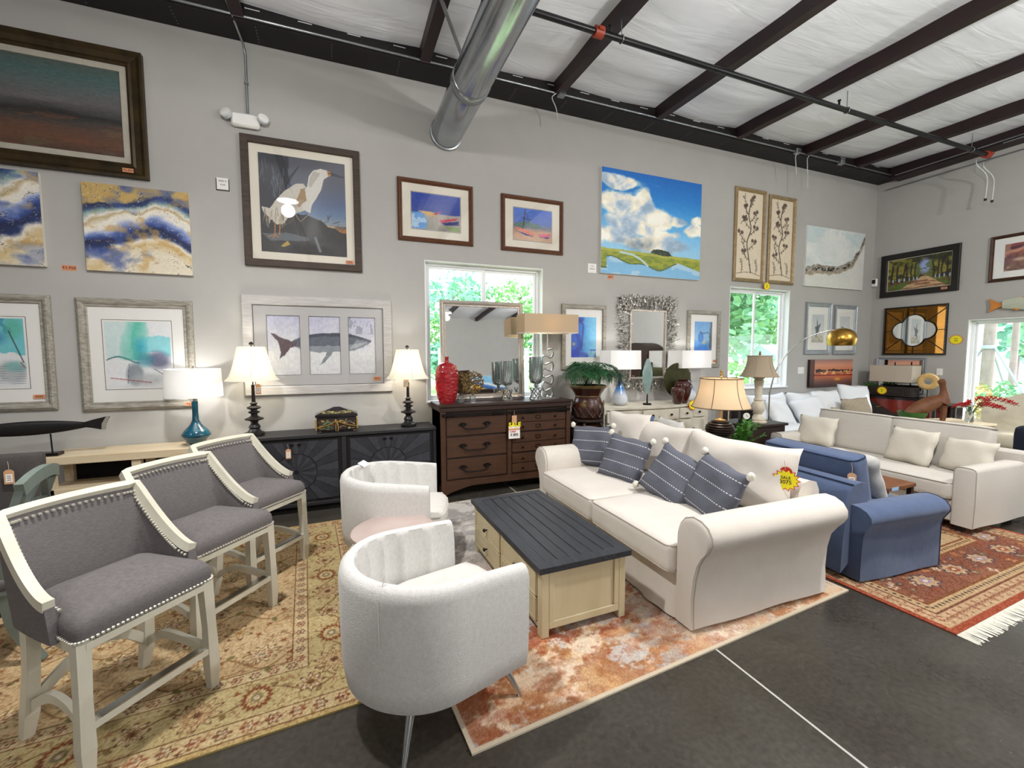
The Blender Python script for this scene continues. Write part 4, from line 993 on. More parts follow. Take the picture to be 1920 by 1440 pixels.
def pillow(name, w, h, t, mt, parent=None, loc=(0, 0, 0), rot=(0, 0, 0), n=16, pinch=.07, seed=0, slump=0., weld_edge=None):
    """throw pillow standing in its local xz plane, lower edge at z = 0, facing -y"""
    r = np.random.RandomState(seed); ph = r.rand(6) * 6
    def P(u, v, sgn):
        a, b = u * 2 - 1, v * 2 - 1
        th = t / 2 * (max(0, (1 - a ** 4)) * max(0, (1 - b ** 4))) ** .55 * (1 + .10 * math.sin(5 * a + ph[0]) * math.cos(4 * b + ph[1]))
        x = w / 2 * a * (1 - pinch * (1 - b * b) * a * a); z = h / 2 * b * (1 - pinch * (1 - a * a) * b * b)
        z -= slump * (1 - a * a) * max(0, b)
        return (x + .006 * math.sin(7 * b + ph[2]), sgn * th + .008 * math.sin(3 * a + ph[3]) * (1 - abs(b)), z + h / 2 + .006 * math.sin(6 * a + ph[4]))
    m = B(); m.grid(lambda u, v: P(u, v, -1), n, n); m.grid(lambda u, v: P(1 - u, v, 1), n, n)
    o = m.build(name, mt, parent, smooth=180, loc=loc, rot=rot, weld=True)
    return o
def rect_tube(x0, x1, y0, y1, z, r, rc=.05, n=5, crown=None):
    pts = []
    for cx, cy, a0 in ((x1 - rc, y1 - rc, 0), (x0 + rc, y1 - rc, 90), (x0 + rc, y0 + rc, 180), (x1 - rc, y0 + rc, 270)):
        for k in range(n + 1):
            a = rad(a0 + 90 * k / n); pts.append((cx + rc * math.cos(a), cy + rc * math.sin(a), z))
    return pts

# ---------------------------------------------------------------- barrel chairs
def barrel_chair(label, loc, rz, tagged=False):
    """faces local +x"""
    t = thing('barrel_chair', label, 'armchair', loc, rz, 'white barrel chairs')
    A, Rr, XS = .30, .385, -.05
    path = []; N1, N2 = 22, 86
    for k in range(N1): path.append((XS + (A - XS) * (1 - k / N1), -Rr, 0, -1, k / N1))
    for k in range(N2 + 1):
        a = -math.pi / 2 - math.pi * k / N2; path.append((XS + Rr * math.cos(a), Rr * math.sin(a), math.cos(a), math.sin(a), 1))
    for k in range(1, N1 + 1): path.append((XS + (A - XS) * k / N1, Rr, 0, 1, 1 - k / N1))
    L = len(path); rings = []
    for i, (x, y, nx, ny, _) in enumerate(path):
        s = abs(i / (L - 1) - .5) * 2          # 0 at the back, 1 at an arm end
        zr = .745 - .05 * s ** 2.2
        ch = .017 * abs(math.sin(math.pi * (i / (L - 1)) * 13)) ** .55
        Q = [(-.085, .18), (-.05, .175), (-.018, .205), (-.004, .30), (0, .48), (.002, zr - .06), (-.006, zr - .022), (-.025, zr - .003), (-.05, zr), (-.068, zr - .008), (-.078 + ch * .6, zr - .03), (-.092 + ch, zr - .10), (-.098 + ch, .45), (-.095, .36)]
        rings.append([(x + nx * d, y + ny * d, z) for d, z in Q])
    m = B(); m.loft(rings, cap=True); m.build('shell', 'boucle_white', t, smooth=60)
    # seat drum and cushion
    def dshape(r, x1, n=22):
        pts = [(x1, -r * .92), (x1 + .03, -r * .6), (x1 + .045, 0), (x1 + .03, r * .6), (x1, r * .92)]
        for k in range(n + 1): pts.append((r * math.cos(math.pi / 2 + math.pi * k / n), r * math.sin(math.pi / 2 + math.pi * k / n)))
        return pts
    rg = [[(x, y, z) for x, y in dshape(r, x1)] for r, x1, z in ((.30, .26, .175), (.335, .32, .2), (.335, .335, .30))]
    B().loft(rg).build('base', 'boucle_white', t, smooth=50)
    rg = [[(x * s, y * s, z) for x, y in dshape(.29, .37)] for s, z in ((.96, .295), (1.0, .31), (1.012, .36), (1.0, .425), (.96, .452), (.8, .468), (.4, .475))]
    c = B().loft(rg).build('seat_cushion', 'linen_white', t, smooth=70)
    B().tube([(x * 1.012, y * 1.012, .422) for x, y in dshape(.29, .37)], .005, 6, closed=True).build('piping', 'linen_white', c, smooth=60)
    for s in (-1, 1):
        B().tube([(XS + (Rr + .003) * math.cos(math.pi + s * .62), (Rr + .004) * math.sin(math.pi + s * .62), .5), (XS + (Rr + .003) * math.cos(math.pi + s * .62), (Rr + .004) * math.sin(math.pi + s * .62), .69), (XS + (Rr - .05) * math.cos(math.pi + s * .62), (Rr - .05) * math.sin(math.pi + s * .62), .772)], .0022, 5).build('seam', 'linen_white', t, smooth=60)
    for sx in (-1, 1):
        for sy in (-1, 1):
            B().tube([(sx * .23, sy * .23, .19), (sx * .27, sy * .27, .1), (sx * .305, sy * .305, .012), (sx * .307, sy * .307, 0)], [.022, .017, .011, .014], 12).build('leg', 'chrome', t, smooth=60)
    if tagged:
        q = B().box(-.03, .03, -.055, .055, -.001, .001).build('paper_tag', 'tag_paper', t); q.location = (-.30, .17, .752); q.rotation_euler = (.15, -.3, .7)
    return t
barrel_chair('white barrel chair with its back to the viewer on slim chrome legs', (.395, 2.08, .010), rad(17))
barrel_chair('white barrel chair with a paper tag in front of the black sideboard', (.40, 3.62, .010), rad(-16), True)
mat('pink_stone', 'cbb9b2', .3, col2='b9a39c', vs=4)
t = thing('round_table', 'small round pinkish stone side table between the barrel chairs', 'side table', (.31, 3.03, .010))
B().lathe([(.0, .45), (.27, .45), (.285, .46), (.285, .475), (.27, .485), (0, .485)], n=40).build('table_top', 'pink_stone', t, smooth=40)
B().lathe([(.16, 0), (.17, .015), (.05, .04), (.035, .1), (.035, .41), (.08, .45)], n=24).build('pedestal', 'pink_stone', t, smooth=40)

# ---------------------------------------------------------------- coffee table
def coffee_table():
    t = thing('trunk_coffee_table', 'cream trunk coffee table with a slate plank top and drawers', 'coffee table', (1.345, 2.86, .010), rad(1.2))
    W, L, H = .30, .64, .44
    for sx in (-1, 1):
        for sy in (-1, 1): B().box(sx * W - (.05 if sx > 0 else 0), sx * W + (.05 if sx < 0 else 0), sy * L - (.06 if sy > 0 else 0), sy * L + (.06 if sy < 0 else 0), 0, H - .03, .004).build('corner_post', 'wood_cream', t)
    m = B(); m.box(-W + .012, W - .012, -L + .012, L - .012, .06, H - .032); m.build('carcass', 'wood_cream', t)
    for sy in (-1, 1):
        y0, y1 = (-L, -L + .012) if sy < 0 else (L - .012, L)
        m = B(); m.box(-W + .05, W - .05, y0, y1, .05, .095, .003); m.box(-W + .05, -W + .085, y0, y1, .095, H - .03, .003); m.box(W - .085, W - .05, y0, y1, .095, H - .03, .003); m.build('end_frame', 'wood_cream', t)
    for sx in (-1, 1):
        xs = (-W - .001, -W + .014) if sx < 0 else (W - .014, W + .001)
        m = B(); m.box(xs[0], xs[1], -L + .06, L - .06, .05, .075, .002); m.box(xs[0], xs[1], -L + .06, L - .06, H - .055, H - .03, .002); m.box(xs[0], xs[1], -.02, .02, .075, H - .055, .002); m.build('rail', 'wood_cream', t)
        for c in (-1, 1):
            y0, y1 = (-L + .065, -.025) if c < 0 else (.025, L - .065)
            for z0, z1 in ((.08, .225), (.235, .38)):
                xf = -W - .008 if sx < 0 else W - .006
                d = B(); d.box(xf, xf + .014, y0, y1, z0, z1, .003); o = d.build('drawer', 'wood_cream', t)
                e = B(); xo = xf - .004 if sx < 0 else xf + .014
                for q in ((y0, y1, z0, z0 + .014), (y0, y1, z1 - .014, z1), (y0, y0 + .014, z0 + .014, z1 - .014), (y1 - .014, y1, z0 + .014, z1 - .014)): e.box(xo, xo + .004, q[0], q[1], q[2], q[3], .0015)
                e.build('drawer_moulding', 'wood_cream', o)
                g = B(); yc = (y0 + y1) / 2; zc = (z0 + z1) / 2; s = -1 if sx < 0 else 1; x0 = xf if sx < 0 else xf + .014
                g.lathe([(.006, 0), (.006, s * .015), (.015, s * .02), (.014, s * .03), (.006, s * .035)], (x0, yc, zc), 12, axis='x'); g.build('knob', 'knob_dark', o, smooth=60)
    # slate top: breadboard border and planks
    o = .025; z0, z1 = H - .03, H + .005; bw = .075
    m = B()
    X, Y = W + o, L + o
    def trap(p):
        m.prism(p, z0, z1)
    for s in (-1, 1): trap([(-X, s * Y), (X, s * Y), (X - bw, s * (Y - bw)), (-X + bw, s * (Y - bw))] if s < 0 else [(X, Y), (-X, Y), (-X + bw, Y - bw), (X - bw, Y - bw)])
    for s in (-1, 1): trap([(s * X, -Y), (s * X, Y), (s * (X - bw), Y - bw), (s * (X - bw), -Y + bw)] if s > 0 else [(-X, Y), (-X, -Y), (-X + bw, -Y + bw), (-X + bw, Y - bw)])
    m.build('top_border', 'wood_slate', t)
    n = 6; w = 2 * (X - bw) / n
    for k in range(n):
        x = -X + bw + k * w; q = B().box(-w / 2 + .002, w / 2 - .002, -Y + bw + .001, Y - bw - .001, 0, .03, .003).build('plank', 'wood_slate', t); q.location = (x + w / 2, 0, z0 + .003 + .001 * (k % 2))
coffee_table()

# ---------------------------------------------------------------- sofas (local front = -y, width along x)
ROLL = [(0, .02), (0, .30), (0, .50), (.0, .585), (.012, .635), (.045, .685), (.10, .71), (.155, .705), (.20, .68), (.228, .635), (.232, .59), (.212, .545), (.18, .50), (.148, .44), (.125, .34), (.115, .2), (.12, .08), (.128, .02)]
ROLL_STRAIGHT = ROLL[:11] + [(.214, .545), (.195, .50), (.182, .44), (.18, .3), (.182, .15), (.186, .02)]
TRACK = [(0, .07), (0, .3), (0, .57), (.006, .605), (.03, .625), (.09, .63), (.16, .628), (.185, .615), (.195, .59), (.197, .3), (.197, .07)]
def arm(parent, x, side, y0, y1, prof, mt, pipmt, k=1., seed=0, hs=1., endround=.03):
    """arm swept along y; side = +1 grows to +x"""
    r = random.Random(seed); rings = []; n = 14; c = (sum(p[0] for p in prof) / len(prof), .38)
    for i in range(n + 1):
        y = y0 + (y1 - y0) * i / n
        f = 1.
        ring = []
        for j, (u, z) in enumerate(prof):
            wob = .006 * math.sin(y * 9 + j * .8 + seed) * (1 if z < .5 else .3)
            ring.append((x + side * (u * k + wob * (u > .02)), y, z * hs))
        rings.append(ring)
    # rounded front end
    first = rings[0]; cx = x + side * c[0]; pre = []
    for q in (.90, .965): pre.append([((p[0] - cx) * q + cx, y0 - endround * (1 - (q - .9) / .13 * .55) * .9, (p[2] - c[1]) * q + c[1]) if p[2] > .1 else ((p[0] - cx) * q + cx, y0 - endround * (1 - (q - .9) / .13 * .55) * .9, p[2]) for p in first])
    m = B(); m.loft(pre + rings); a = m.build('arm', mt, parent, smooth=50, weld=True)
    B().tube([(p[0], y0 - .004, p[2]) for p in first], .0045, 6).build('piping', pipmt, a, smooth=60)
    return a
def seat_cushion(parent, w, d, h, loc, mt, pip, crown=.03, name='seat_cushion', r=.035):
    c = B().rbox(w, d, h, r, crown=crown).build(name, mt, parent, smooth=180, loc=loc, weld=True)
    for s in (-1, 1):
        B().tube(rect_tube(-w / 2 + .004, w / 2 - .004, -d / 2 + .004, d / 2 - .004, s * (h / 2 - r * .35), .005, .05), .005, 6, closed=True).build('piping', pip, c, smooth=60)
    return c
def white_sofa():
    # local front -y -> world -x : rotate -90 deg.  local x -> world -y
    t = thing('slipcovered_sofa', 'white slipcovered sofa with rolled arms on the rust rug', 'sofa', (2.60, 3.0, .010), rad(-90))
    W = .93   # inner half width
    m = B(); m.box(-W, W, -.62, .58, .03, .30, .01); m.build('seat_base', 'slip_cotton', t)
    # skirt: loose cotton to the floor, gently waved
    def sk(u, v):
        P = [(-W, -.66), (W, -.66)]
        x = -W + 2 * W * u; fl = (1 - v) ** 2
        return (x, -.655 - .03 * fl - .012 * math.sin(u * 23) * fl - .006 * math.sin(u * 60) * fl, .015 + .30 * v)
    B().grid(sk, 70, 8).build('skirt', 'slip_cotton', t, smooth=180)
    for s in (-1, 1): arm(t, s * W, s, -.655, .53, ROLL, 'slip_cotton', 'piping_taupe', 1.15, seed=2 + s)
    # back
    m = B(); pr = [(.40, .25), (.40, .70), (.43, .76), (.50, .78), (.57, .76), (.60, .70), (.63, .35), (.66, .02)]; n = 24
    m.loft([[(-W - .02 + (2 * W + .04) * i / n, y + .008 * math.sin(i * 1.7 + j), z) for j, (y, z) in enumerate(pr)] for i in range(n + 1)]); m.build('back', 'slip_cotton', t, smooth=60)
    for s in (-1, 1): seat_cushion(t, W - .004, 1.12, .19, (s * W / 2, -.17, .40), 'cotton_seat', 'piping_taupe', .03)
    for i, x in enumerate((-.47, .44)):
        c = pillow('back_cushion', 1.0, .56, .30, 'slip_cotton', t, (x, .27, .47), (rad(-17), 0, rad(3 if i else -4)), 18, .05, 5 + i, .02)
    return t
white_sofa()
def armchair_blue():
    # faces +x : local front -y -> +x : rotate +90
    t = thing('blue_armchair', 'blue slipcovered armchair with rolled arms, back to the white sofa', 'armchair', (3.93, 2.45, .009), rad(86))
    W = .36
    B().box(-W, W, -.40, .40, .06, .30, .01).build('seat_base', 'denim_blue', t)
    def sk(u, v): return (-W + 2 * W * u, -.44 - .012 * (1 - v), .05 + .25 * v)
    B().grid(sk, 20, 4).build('skirt', 'denim_blue', t, smooth=180)
    for s in (-1, 1): arm(t, s * W, s, -.46, .40, ROLL_STRAIGHT, 'denim_blue', 'piping_navy', 1.15, seed=8 + s, hs=.80)
    m = B(); pr = [(.24, .25), (.22, .66), (.24, .71), (.31, .725), (.38, .71), (.42, .66), (.47, .3), (.48, .05)]; n = 10
    m.loft([[(-W - .12 + (2 * W + .24) * i / n, y, z) for y, z in pr] for i in range(n + 1)]); bk = m.build('back', 'denim_blue', t, smooth=50)
    B().tube([(-W - .12, .385, .712), (W + .12, .385, .712)], .005, 6).build('piping', 'piping_navy', bk)
    seat_cushion(t, 2 * W - .01, .80, .17, (0, -.08, .385), 'denim_blue', 'piping_navy', .025)
    c = seat_cushion(t, 2 * W + .10, .17, .48, (.02, .13, .65), 'denim_blue', 'piping_navy', 0, 'back_cushion', .04); c.rotation_euler = (rad(-13), 0, 0)
    p = pillow('grey_pillow', .46, .42, .16, 'linen_grey', None, (4.19, 2.32, .47), (rad(-22), 0, rad(82)), 14, .05, 4); tag(p, 'grey throw pillow in the blue armchair', 'pillow')
armchair_blue()
def beige_sofa():
    t = thing('beige_sofa', 'long beige linen sofa with square arms beyond the blue armchair', 'sofa', (5.90, 3.08, 0), rad(-91))
    W = .875
    B().box(-W, W, -.50, .40, .09, .30, .012).build('seat_base', 'linen_beige', t)
    for s in (-1, 1): arm(t, s * W, s, -.50, .44, TRACK, 'linen_beige', 'piping_grey', .8, seed=0, endround=.012)
    B().box(-W - .15, W + .15, .32, .47, .09, .72, .02).build('back', 'linen_beige', t)
    seat_cushion(t, 2 * W - .006, .86, .17, (0, -.12, .385), 'linen_beige', 'piping_grey', .015)
    for x in (-.42, .42):
        c = seat_cushion(t, W - .006, .19, .50, (x, .20, .70), 'linen_beige', 'piping_grey', 0, 'back_cushion', .06); c.rotation_euler = (rad(-9), 0, 0)
    for x in (-.92, .92):
        for y in (-.44, .38): B().box(x - .03, x + .03, y - .03, y + .03, 0, .09, .004).build('foot', 'wood_dark', t)
beige_sofa()
for i, (x, y, z, w, h, rz, lab) in enumerate(((5.82, 3.82, .475, .46, .40, -80, 'pale linen pillow at the far end of the beige sofa'), (5.80, 2.80, .475, .46, .40, -98, 'pale linen pillow in the middle of the beige sofa'), (5.86, 2.36, .475, .44, .36, -100, 'pale linen pillow against the near arm of the beige sofa'))):
    p = pillow('linen_pillow', w, h, .15, 'linen_pillow', None, (x, y, z), (rad(-20), 0, rad(rz)), 14, .05, 20 + i); tag(p, lab, 'pillow', 'pillows on the beige sofa')

# ---- grey striped pillows with tassels
def _stripe():
    m = mat('stitched_grey', '62646f', .95, col2='575964', vs=8, bump=.003, bs=20)
    nt = m.node_tree; N = nt.nodes; L = nt.links; b = N['Principled BSDF']; old = b.inputs['Base Color'].links[0].from_socket
    tc = N.new('ShaderNodeTexCoord'); sp = N.new('ShaderNodeSeparateXYZ'); L.new(tc.outputs['Object'], sp.inputs[0])
    def mth(op, a, v):
        n = N.new('ShaderNodeMath'); n.operation = op
        if hasattr(a, 'links') or not isinstance(a, (int, float)): L.new(a, n.inputs[0])
        if isinstance(v, (int, float)): n.inputs[1].default_value = v
        else: L.new(v, n.inputs[1])
        return n.outputs[0]
    fz = mth('FRACT', mth('MULTIPLY', sp.outputs['Z'], 9.5), 0); az = mth('ABSOLUTE', mth('SUBTRACT', fz, .5), 0); mz = mth('LESS_THAN', az, .032)
    fx = mth('FRACT', mth('MULTIPLY', sp.outputs['X'], 46), 0); mxx = mth('LESS_THAN', fx, .62); k = mth('MULTIPLY', mz, mxx)
    mx = N.new('ShaderNodeMix'); mx.data_type = 'RGBA'; L.new(k, mx.inputs['Factor']); L.new(old, mx.inputs[6]); mx.inputs[7].default_value = lin('d8d8da'); L.new(mx.outputs[2], b.inputs['Base Color'])
_stripe()
def pom(parent, x, z, y=0):
    r = random.Random(int(x * 1000 + z * 77)); m = B(); rings = []
    for i in range(7):
        ph = math.pi * i / 6; rings.append([(x + .028 * math.sin(ph) * math.cos(a) * r.uniform(.82, 1.15), y + .028 * math.sin(ph) * math.sin(a) * r.uniform(.82, 1.15), z - .012 + .033 * math.cos(ph)) for a in [2 * math.pi * k / 10 for k in range(10)]])
    m.loft(rings, cap=False).build('tassel', 'tassel_white', parent, smooth=180)
GP = [((2.40, 3.88, .51), (rad(-20), rad(-4), rad(-60)), 'grey stitched pillow in the far corner of the white sofa'),
      ((2.38, 3.36, .505), (rad(-28), rad(3), rad(-74)), 'grey stitched pillow second from the far arm of the white sofa'),
      ((2.39, 2.80, .505), (rad(-30), rad(16), rad(-84)), 'tilted grey stitched pillow second from the near arm of the white sofa'),
      ((2.46, 2.42, .49), (rad(-24), rad(9), rad(-98)), 'grey stitched pillow against the near arm of the white sofa')]
for i, (loc, rot, lab) in enumerate(GP):
    p = thing('stitched_pillow', lab, 'pillow', loc, 0, 'grey stitched pillows on the white sofa'); p.rotation_euler = rot
    pillow('cover', .47, .44, .17, 'stitched_grey', p, n=18, pinch=.05, seed=40 + i)
    for sx in (-1, 1):
        for z in (.0, .44): pom(p, sx * .24, z + (.012 if z else -.0), -.02)
p = thing('white_pillow', 'white pillow with a blue side at the far end of the white sofa', 'pillow', (2.78, 3.78, .62), 0); p.rotation_euler = (rad(-12), 0, rad(-66))
pillow('cover', .50, .46, .18, 'slip_cotton', p, n=16, seed=61); q = pillow('blue_backing', .47, .44, .10, 'denim_blue', p, (.02, .07, .01), n=12, seed=62)
p = pillow('striped_pillow', .46, .42, .16, 'linen_grey', None, (3.12, 3.58, .60), (rad(-10), 0, rad(-100)), 14, .05, 66); tag(p, 'pale grey pillow peeking up behind the white sofa cushions', 'pillow')

# ---------------------------------------------------------------- counter stools (face local +x)
def stool(label, loc, rz):
    t = thing('counter_stool', label, 'counter stool', (loc[0], loc[1], .0095), rz, 'grey upholstered counter stools')
    # legs
    for s in (-1, 1):
        B().loft([[(x + a, s * y + b, z) for a, b in ((-w, -w), (w, -w), (w, w), (-w, w))] for x, y, z, w in ((.215, .255, 0, .019), (.215, .255, .12, .026), (.215, .252, .32, .022), (.21, .245, .565, .025))]).build('leg', 'paint_cream', t)
        B().loft([[(x + a, s * y + b, z) for a, b in ((-w, -w), (w, -w), (w, w), (-w, w))] for x, y, z, w in ((-.275, .23, 0, .019), (-.24, .228, .12, .025), (-.21, .224, .32, .022), (-.195, .22, .565, .025))]).build('leg', 'paint_cream', t)
    m = B(); m.bar((.212, -.24, .54), (.212, .24, .54), .05, .03); m.bar((-.195, -.22, .54), (-.195, .22, .54), .05, .03)
    for s in (-1, 1): m.bar((-.195, s * .222, .54), (.212, s * .245, .54), .05, .03)
    m.build('apron', 'paint_cream', t)
    f = B().bar((.215, -.235, .205), (.215, .235, .205), .04, .03).build('footrest', 'paint_cream', t)
    B().box(.193, .236, -.205, .205, .2255, .2285).build('kick_plate', 'steel_brushed', f)
    B().box(.2305, .2335, -.205, .205, .19, .2275).build('kick_plate', 'steel_brushed', f)
    for s in (-1, 1):
        B().tube(bez([(-.22, s * .226, .16), (-.08, s * .222, .235), (.06, s * .228, .235), (.21, s * .25, .2)], 6), 1, 4, sq=(.012, .02)).build('side_stretcher', 'paint_cream', t)
    B().tube(bez([(-.225, -.22, .17), (-.195, -.11, .28), (-.195, 0, .315), (-.195, .11, .28), (-.225, .22, .17)], 5), 1, 4, sq=(.011, .022)).build('back_stretcher', 'paint_cream', t)
    # seat pad
    def out(k, n=10):
        pts = []
        for cx, cy, a0 in ((.205, .235, 0), (-.15, .20, 90), (-.15, -.20, 180), (.205, -.235, 270)):
            for q in range(n // 2 + 1):
                a = rad(a0 + 90 * q / (n // 2)); pts.append(((cx + .035 * math.cos(a)) * k, (cy + .035 * math.sin(a)) * k))
        return pts
    rg = [[(x, y, z + (.016 * (1 - (y / .275) ** 2) if z > .6 else 0)) for x, y in out(k)] for k, z in ((.985, .56), (1.0, .568), (1.018, .60), (.995, .632), (.93, .655), (.76, .672), (.4, .682), (.05, .684))]
    B().loft(rg).build('seat', 'tweed_grey', t, smooth=70)
    nails = B()
    def nail(p, r=.0062): nails.lathe([(r, 0), (r * .8, r * .6), (0, r * .8)], p, 6)
    o = out(1.02); per = [Vector((x, y, .572)) for x, y in o]
    for i in range(len(per)):
        a, b = per[i], per[(i + 1) % len(per)]; L = (b - a).length; k = max(1, int(L / .017))
        for j in range(k):
            q = a.lerp(b, j / k)
            if q.x > -.1: nails.lathe([(0, -.004), (.0075, -.004), (.0075, .004), (0, .007)], (q.x, q.y, q.z), 6)
    # curved back with sloping wings
    plan = [Vector((.115 - .32 * k / 16, -.275 + .022 * (k / 16) ** 2, 0)) for k in range(16)] + [Vector((-.205 - .045 * (1 - (2 * k / 20 - 1) ** 2), -.253 + .506 * k / 20, 0)) for k in range(21)] + [Vector((.115 - .32 * k / 16, .275 - .022 * (k / 16) ** 2, 0)) for k in range(15, -1, -1)]
    def top(i):
        x, y = plan[i].x, plan[i].y; s = (x + .205) / .32
        return 1.0 if s <= 0 else 1.0 - .30 * (1 - max(0, 1 - s) ** 1.75)
    def lean(z): return -.085 * max(0, (z - .55)) / .43
    inn, outr, rail = [], [], []; L = len(plan)
    for i, p in enumerate(plan):
        a = plan[max(i - 1, 0)]; b = plan[min(i + 1, L - 1)]; tn = (b - a).normalized(); n = Vector((-tn.y, tn.x, 0))
        if n.dot(Vector((.05, 0, 0)) - p) < 0: n = -n
        z1 = top(i); col = []; lo_, hi_ = max(0, i - 5), min(L - 1, i + 5); ps = sum((plan[j_] for j_ in range(lo_, hi_ + 1)), Vector()) / (hi_ - lo_ + 1)
        if i < 5 or i > L - 6: ps = p
        for k in range(9):
            z = .55 + (z1 - .012 - .55) * k / 8; q = p.lerp(ps, math.sin(math.pi / 2 * (1 - k / 8)) ** .7) + n * (.016 + .012 * math.sin(math.pi * k / 8)); col.append((q.x + lean(z), q.y, z))
        for k in range(9):
            z = z1 - .012 - (z1 - .012 - .55) * k / 8; q = p - n * .016; col.append((q.x + lean(z), q.y, z))
        inn.append(col); rail.append((p.x + lean(z1), p.y, z1))
        if i % 1 == 0:
            q = p + n * .026; inn_z = z1 - .030; outr.append(Vector((q.x + lean(inn_z), q.y, inn_z)))
    B().loft(inn).build('backrest', 'tweed_grey', t, smooth=70)
    for a, b in zip(outr[:-1], outr[1:]):
        L_ = (b - a).length; k = max(1, round(L_ / .017))
        for j in range(k):
            q = a.lerp(b, j / k); nails.lathe([(0, -.005), (.0075, -.004), (.0075, .004), (0, .007)], tuple(q), 6)
    B().tube(rail, 1, 4, sq=(.019, .021)).build('back_frame', 'paint_cream', t)
    o = nails.build('nailhead_trim', 'nail_brass', t); o['kind'] = 'stuff'
    return t
stool('grey counter stool nearest the viewer with nailhead trim', (-.985, 2.465, 0), rad(-41))
stool('grey counter stool in the middle of the three', (-.80, 3.14, 0), rad(-38))
stool('grey counter stool farthest from the viewer, beside the sideboard', (-.65, 3.80, 0), rad(-38))

# ---------------------------------------------------------------- chairs at the left edge
def sage_chair():
    t = thing('sage_dining_chair', 'grey-green painted dining chair with an open curved back at the left edge', 'chair', (-1.92, 3.255, .0095), rad(189))   # faces local +x
    for s in (-1, 1):
        B().tube(bez([(-.30, s * .21, 0), (-.20, s * .20, .22), (-.175, s * .195, .45), (-.20, s * .20, .70), (-.275, s * .21, .97)], 6), 1, 4, sq=(.024, .018)).build('back_leg', 'paint_sage', t)
        B().loft([[(x + a, s * y + b, z) for a, b in ((-w, -w), (w, -w), (w, w), (-w, w))] for x, y, z, w in ((.22, .22, 0, .016), (.20, .21, .25, .02), (.19, .205, .42, .024))]).build('leg', 'paint_sage', t)
        B().bar((-.2, s * .2, .42), (.2, s * .215, .42), .05, .022).build('rail', 'paint_sage', t)
    B().tube(bez([(-.275, -.235, .97), (-.285, -.12, 1.0), (-.29, 0, 1.01), (-.285, .12, 1.0), (-.275, .235, .97)], 6), 1, 4, sq=(.02, .035)).build('crest_rail', 'paint_sage', t)
    B().tube(bez([(-.245, -.2, .80), (-.255, 0, .83), (-.245, .2, .80)], 6), 1, 4, sq=(.014, .03)).build('splat_rail', 'paint_sage', t)
    for s in (-1, 1): B().bar((-.285, s * .03, .99), (-.25, s * .16, .82), .03, .015).build('splat', 'paint_sage', t)
    B().rbox(.46, .46, .07, .03, c=(0, 0, .465), crown=.02).build('seat', 'tweed_grey', t, smooth=180, weld=True)
sage_chair()
t = thing('grey_parsons_chair', 'dark grey upholstered dining chair behind the sage chair', 'chair', (-2.30, 3.97, .0095), rad(-90))
B().rbox(.10, .50, .56, .025, c=(-.2, 0, .70)).build('backrest', 'tweed_dark', t, smooth=180, weld=True)
B().rbox(.48, .50, .14, .04, c=(.05, 0, .45), crown=.015).build('seat', 'tweed_dark', t, smooth=180, weld=True)
for sx in (-.2, .25):
    for sy in (-.2, .2): B().box(sx - .022, sx + .022, sy - .022, sy + .022, 0, .39, .004).build('leg', 'wood_dark', t)
def hang_tag(x, y, z, rz, label, drop=.09, w=.055, h=.10, parent=None, rx=0):
    t = thing('price_tag', label, 'price tag', (x, y, z), rz)
    B().tube([(-.006, 0, 0), (0, -.004, -drop * .5), (.0, -.006, -drop)], .0018, 5).build('string', 'string', t)
    c = B().prism([(-w / 2, -drop - h), (w / 2, -drop - h), (w / 2, -drop - .012), (w / 2 - .014, -drop + .002), (-w / 2 + .014, -drop + .002), (-w / 2, -drop - .012)], -.008, -.0065, 'y').build('card', 'tag_kraft', t)
    B().box(-w * .33, w * .33, -.0090, -.0082, -drop - h * .86, -drop - h * .3).build('paper', 'tag_paper', c)
    for k in range(3): B().box(-w * .2, w * .2, -.0095, -.009, -drop - h * (.45 + .14 * k), -drop - h * (.41 + .14 * k)).build('ink_mark', 'tag_ink', c)
    return t
hang_tag(-2.20, 4.10, .95, 0, 'kraft price tag hanging on the dark grey dining chair', .06)
hang_tag(3.62, 2.075, .86, rad(-58), 'kraft price tag hanging on the blue armchair back cushion', .08)

t = thing('sale_tag', 'yellow sale burst hanging from the near corner of the white sofa cushion', 'sale tag', (2.93, 2.105, .815), rad(-54))
B().tube([(-.012, .01, .12), (-.004, 0, .05)], .0018, 5).build('string', 'string', t); B().lathe([(0, -.0005), (.04, -.0005), (.04, .0005), (0, .0005)], (0, .004, .035), 16, axis='y').build('red_card', 'burst_red', t)
burst(t, (0, -.02), .075, ['SALE', '3075'], 14, s=.5)
# ---------------------------------------------------------------- cabinets, lamps and ornaments along the long wall
mat('wood_black', '2c2b2e', .5, col2='1d1c1f', vs=7, stretch=(.8, 6, 6), contrast=.5, bump=.0012); mat('inlay_black', '2f3036', .5, col2='202126', vs=8, stretch=(3, 3, 3), bump=.0015); mat('inlay_slate', '3d3f47', .5, col2='2b2c32', vs=8, stretch=(3, 3, 3), bump=.0015)
mat('wood_brown', '4e3120', .45, col2='392314', vs=6, stretch=(.8, 7, 7), contrast=.5); mat('wood_brown_dark', '35211a', .45, col2='28180f', vs=6, stretch=(.8, 7, 7))
mat('iron_dark', '1d1a18', .45, .7); mat('wood_pale', 'd6c7ab', .55, col2='c6b291', vs=5, stretch=(.6, 7, 7), contrast=.5); mat('gap_black', '0f0d0c', .9)
mat('buffet_cream', 'd3cec0', .55, col2='c0b9a8', vs=6, contrast=.4); mat('lamp_black', '1b1716', .4, col2='120f0e', vs=10); mat('glass_teal', '0e5a72', .08, col2='06303f', vs=10, contrast=.4, coat=1.)
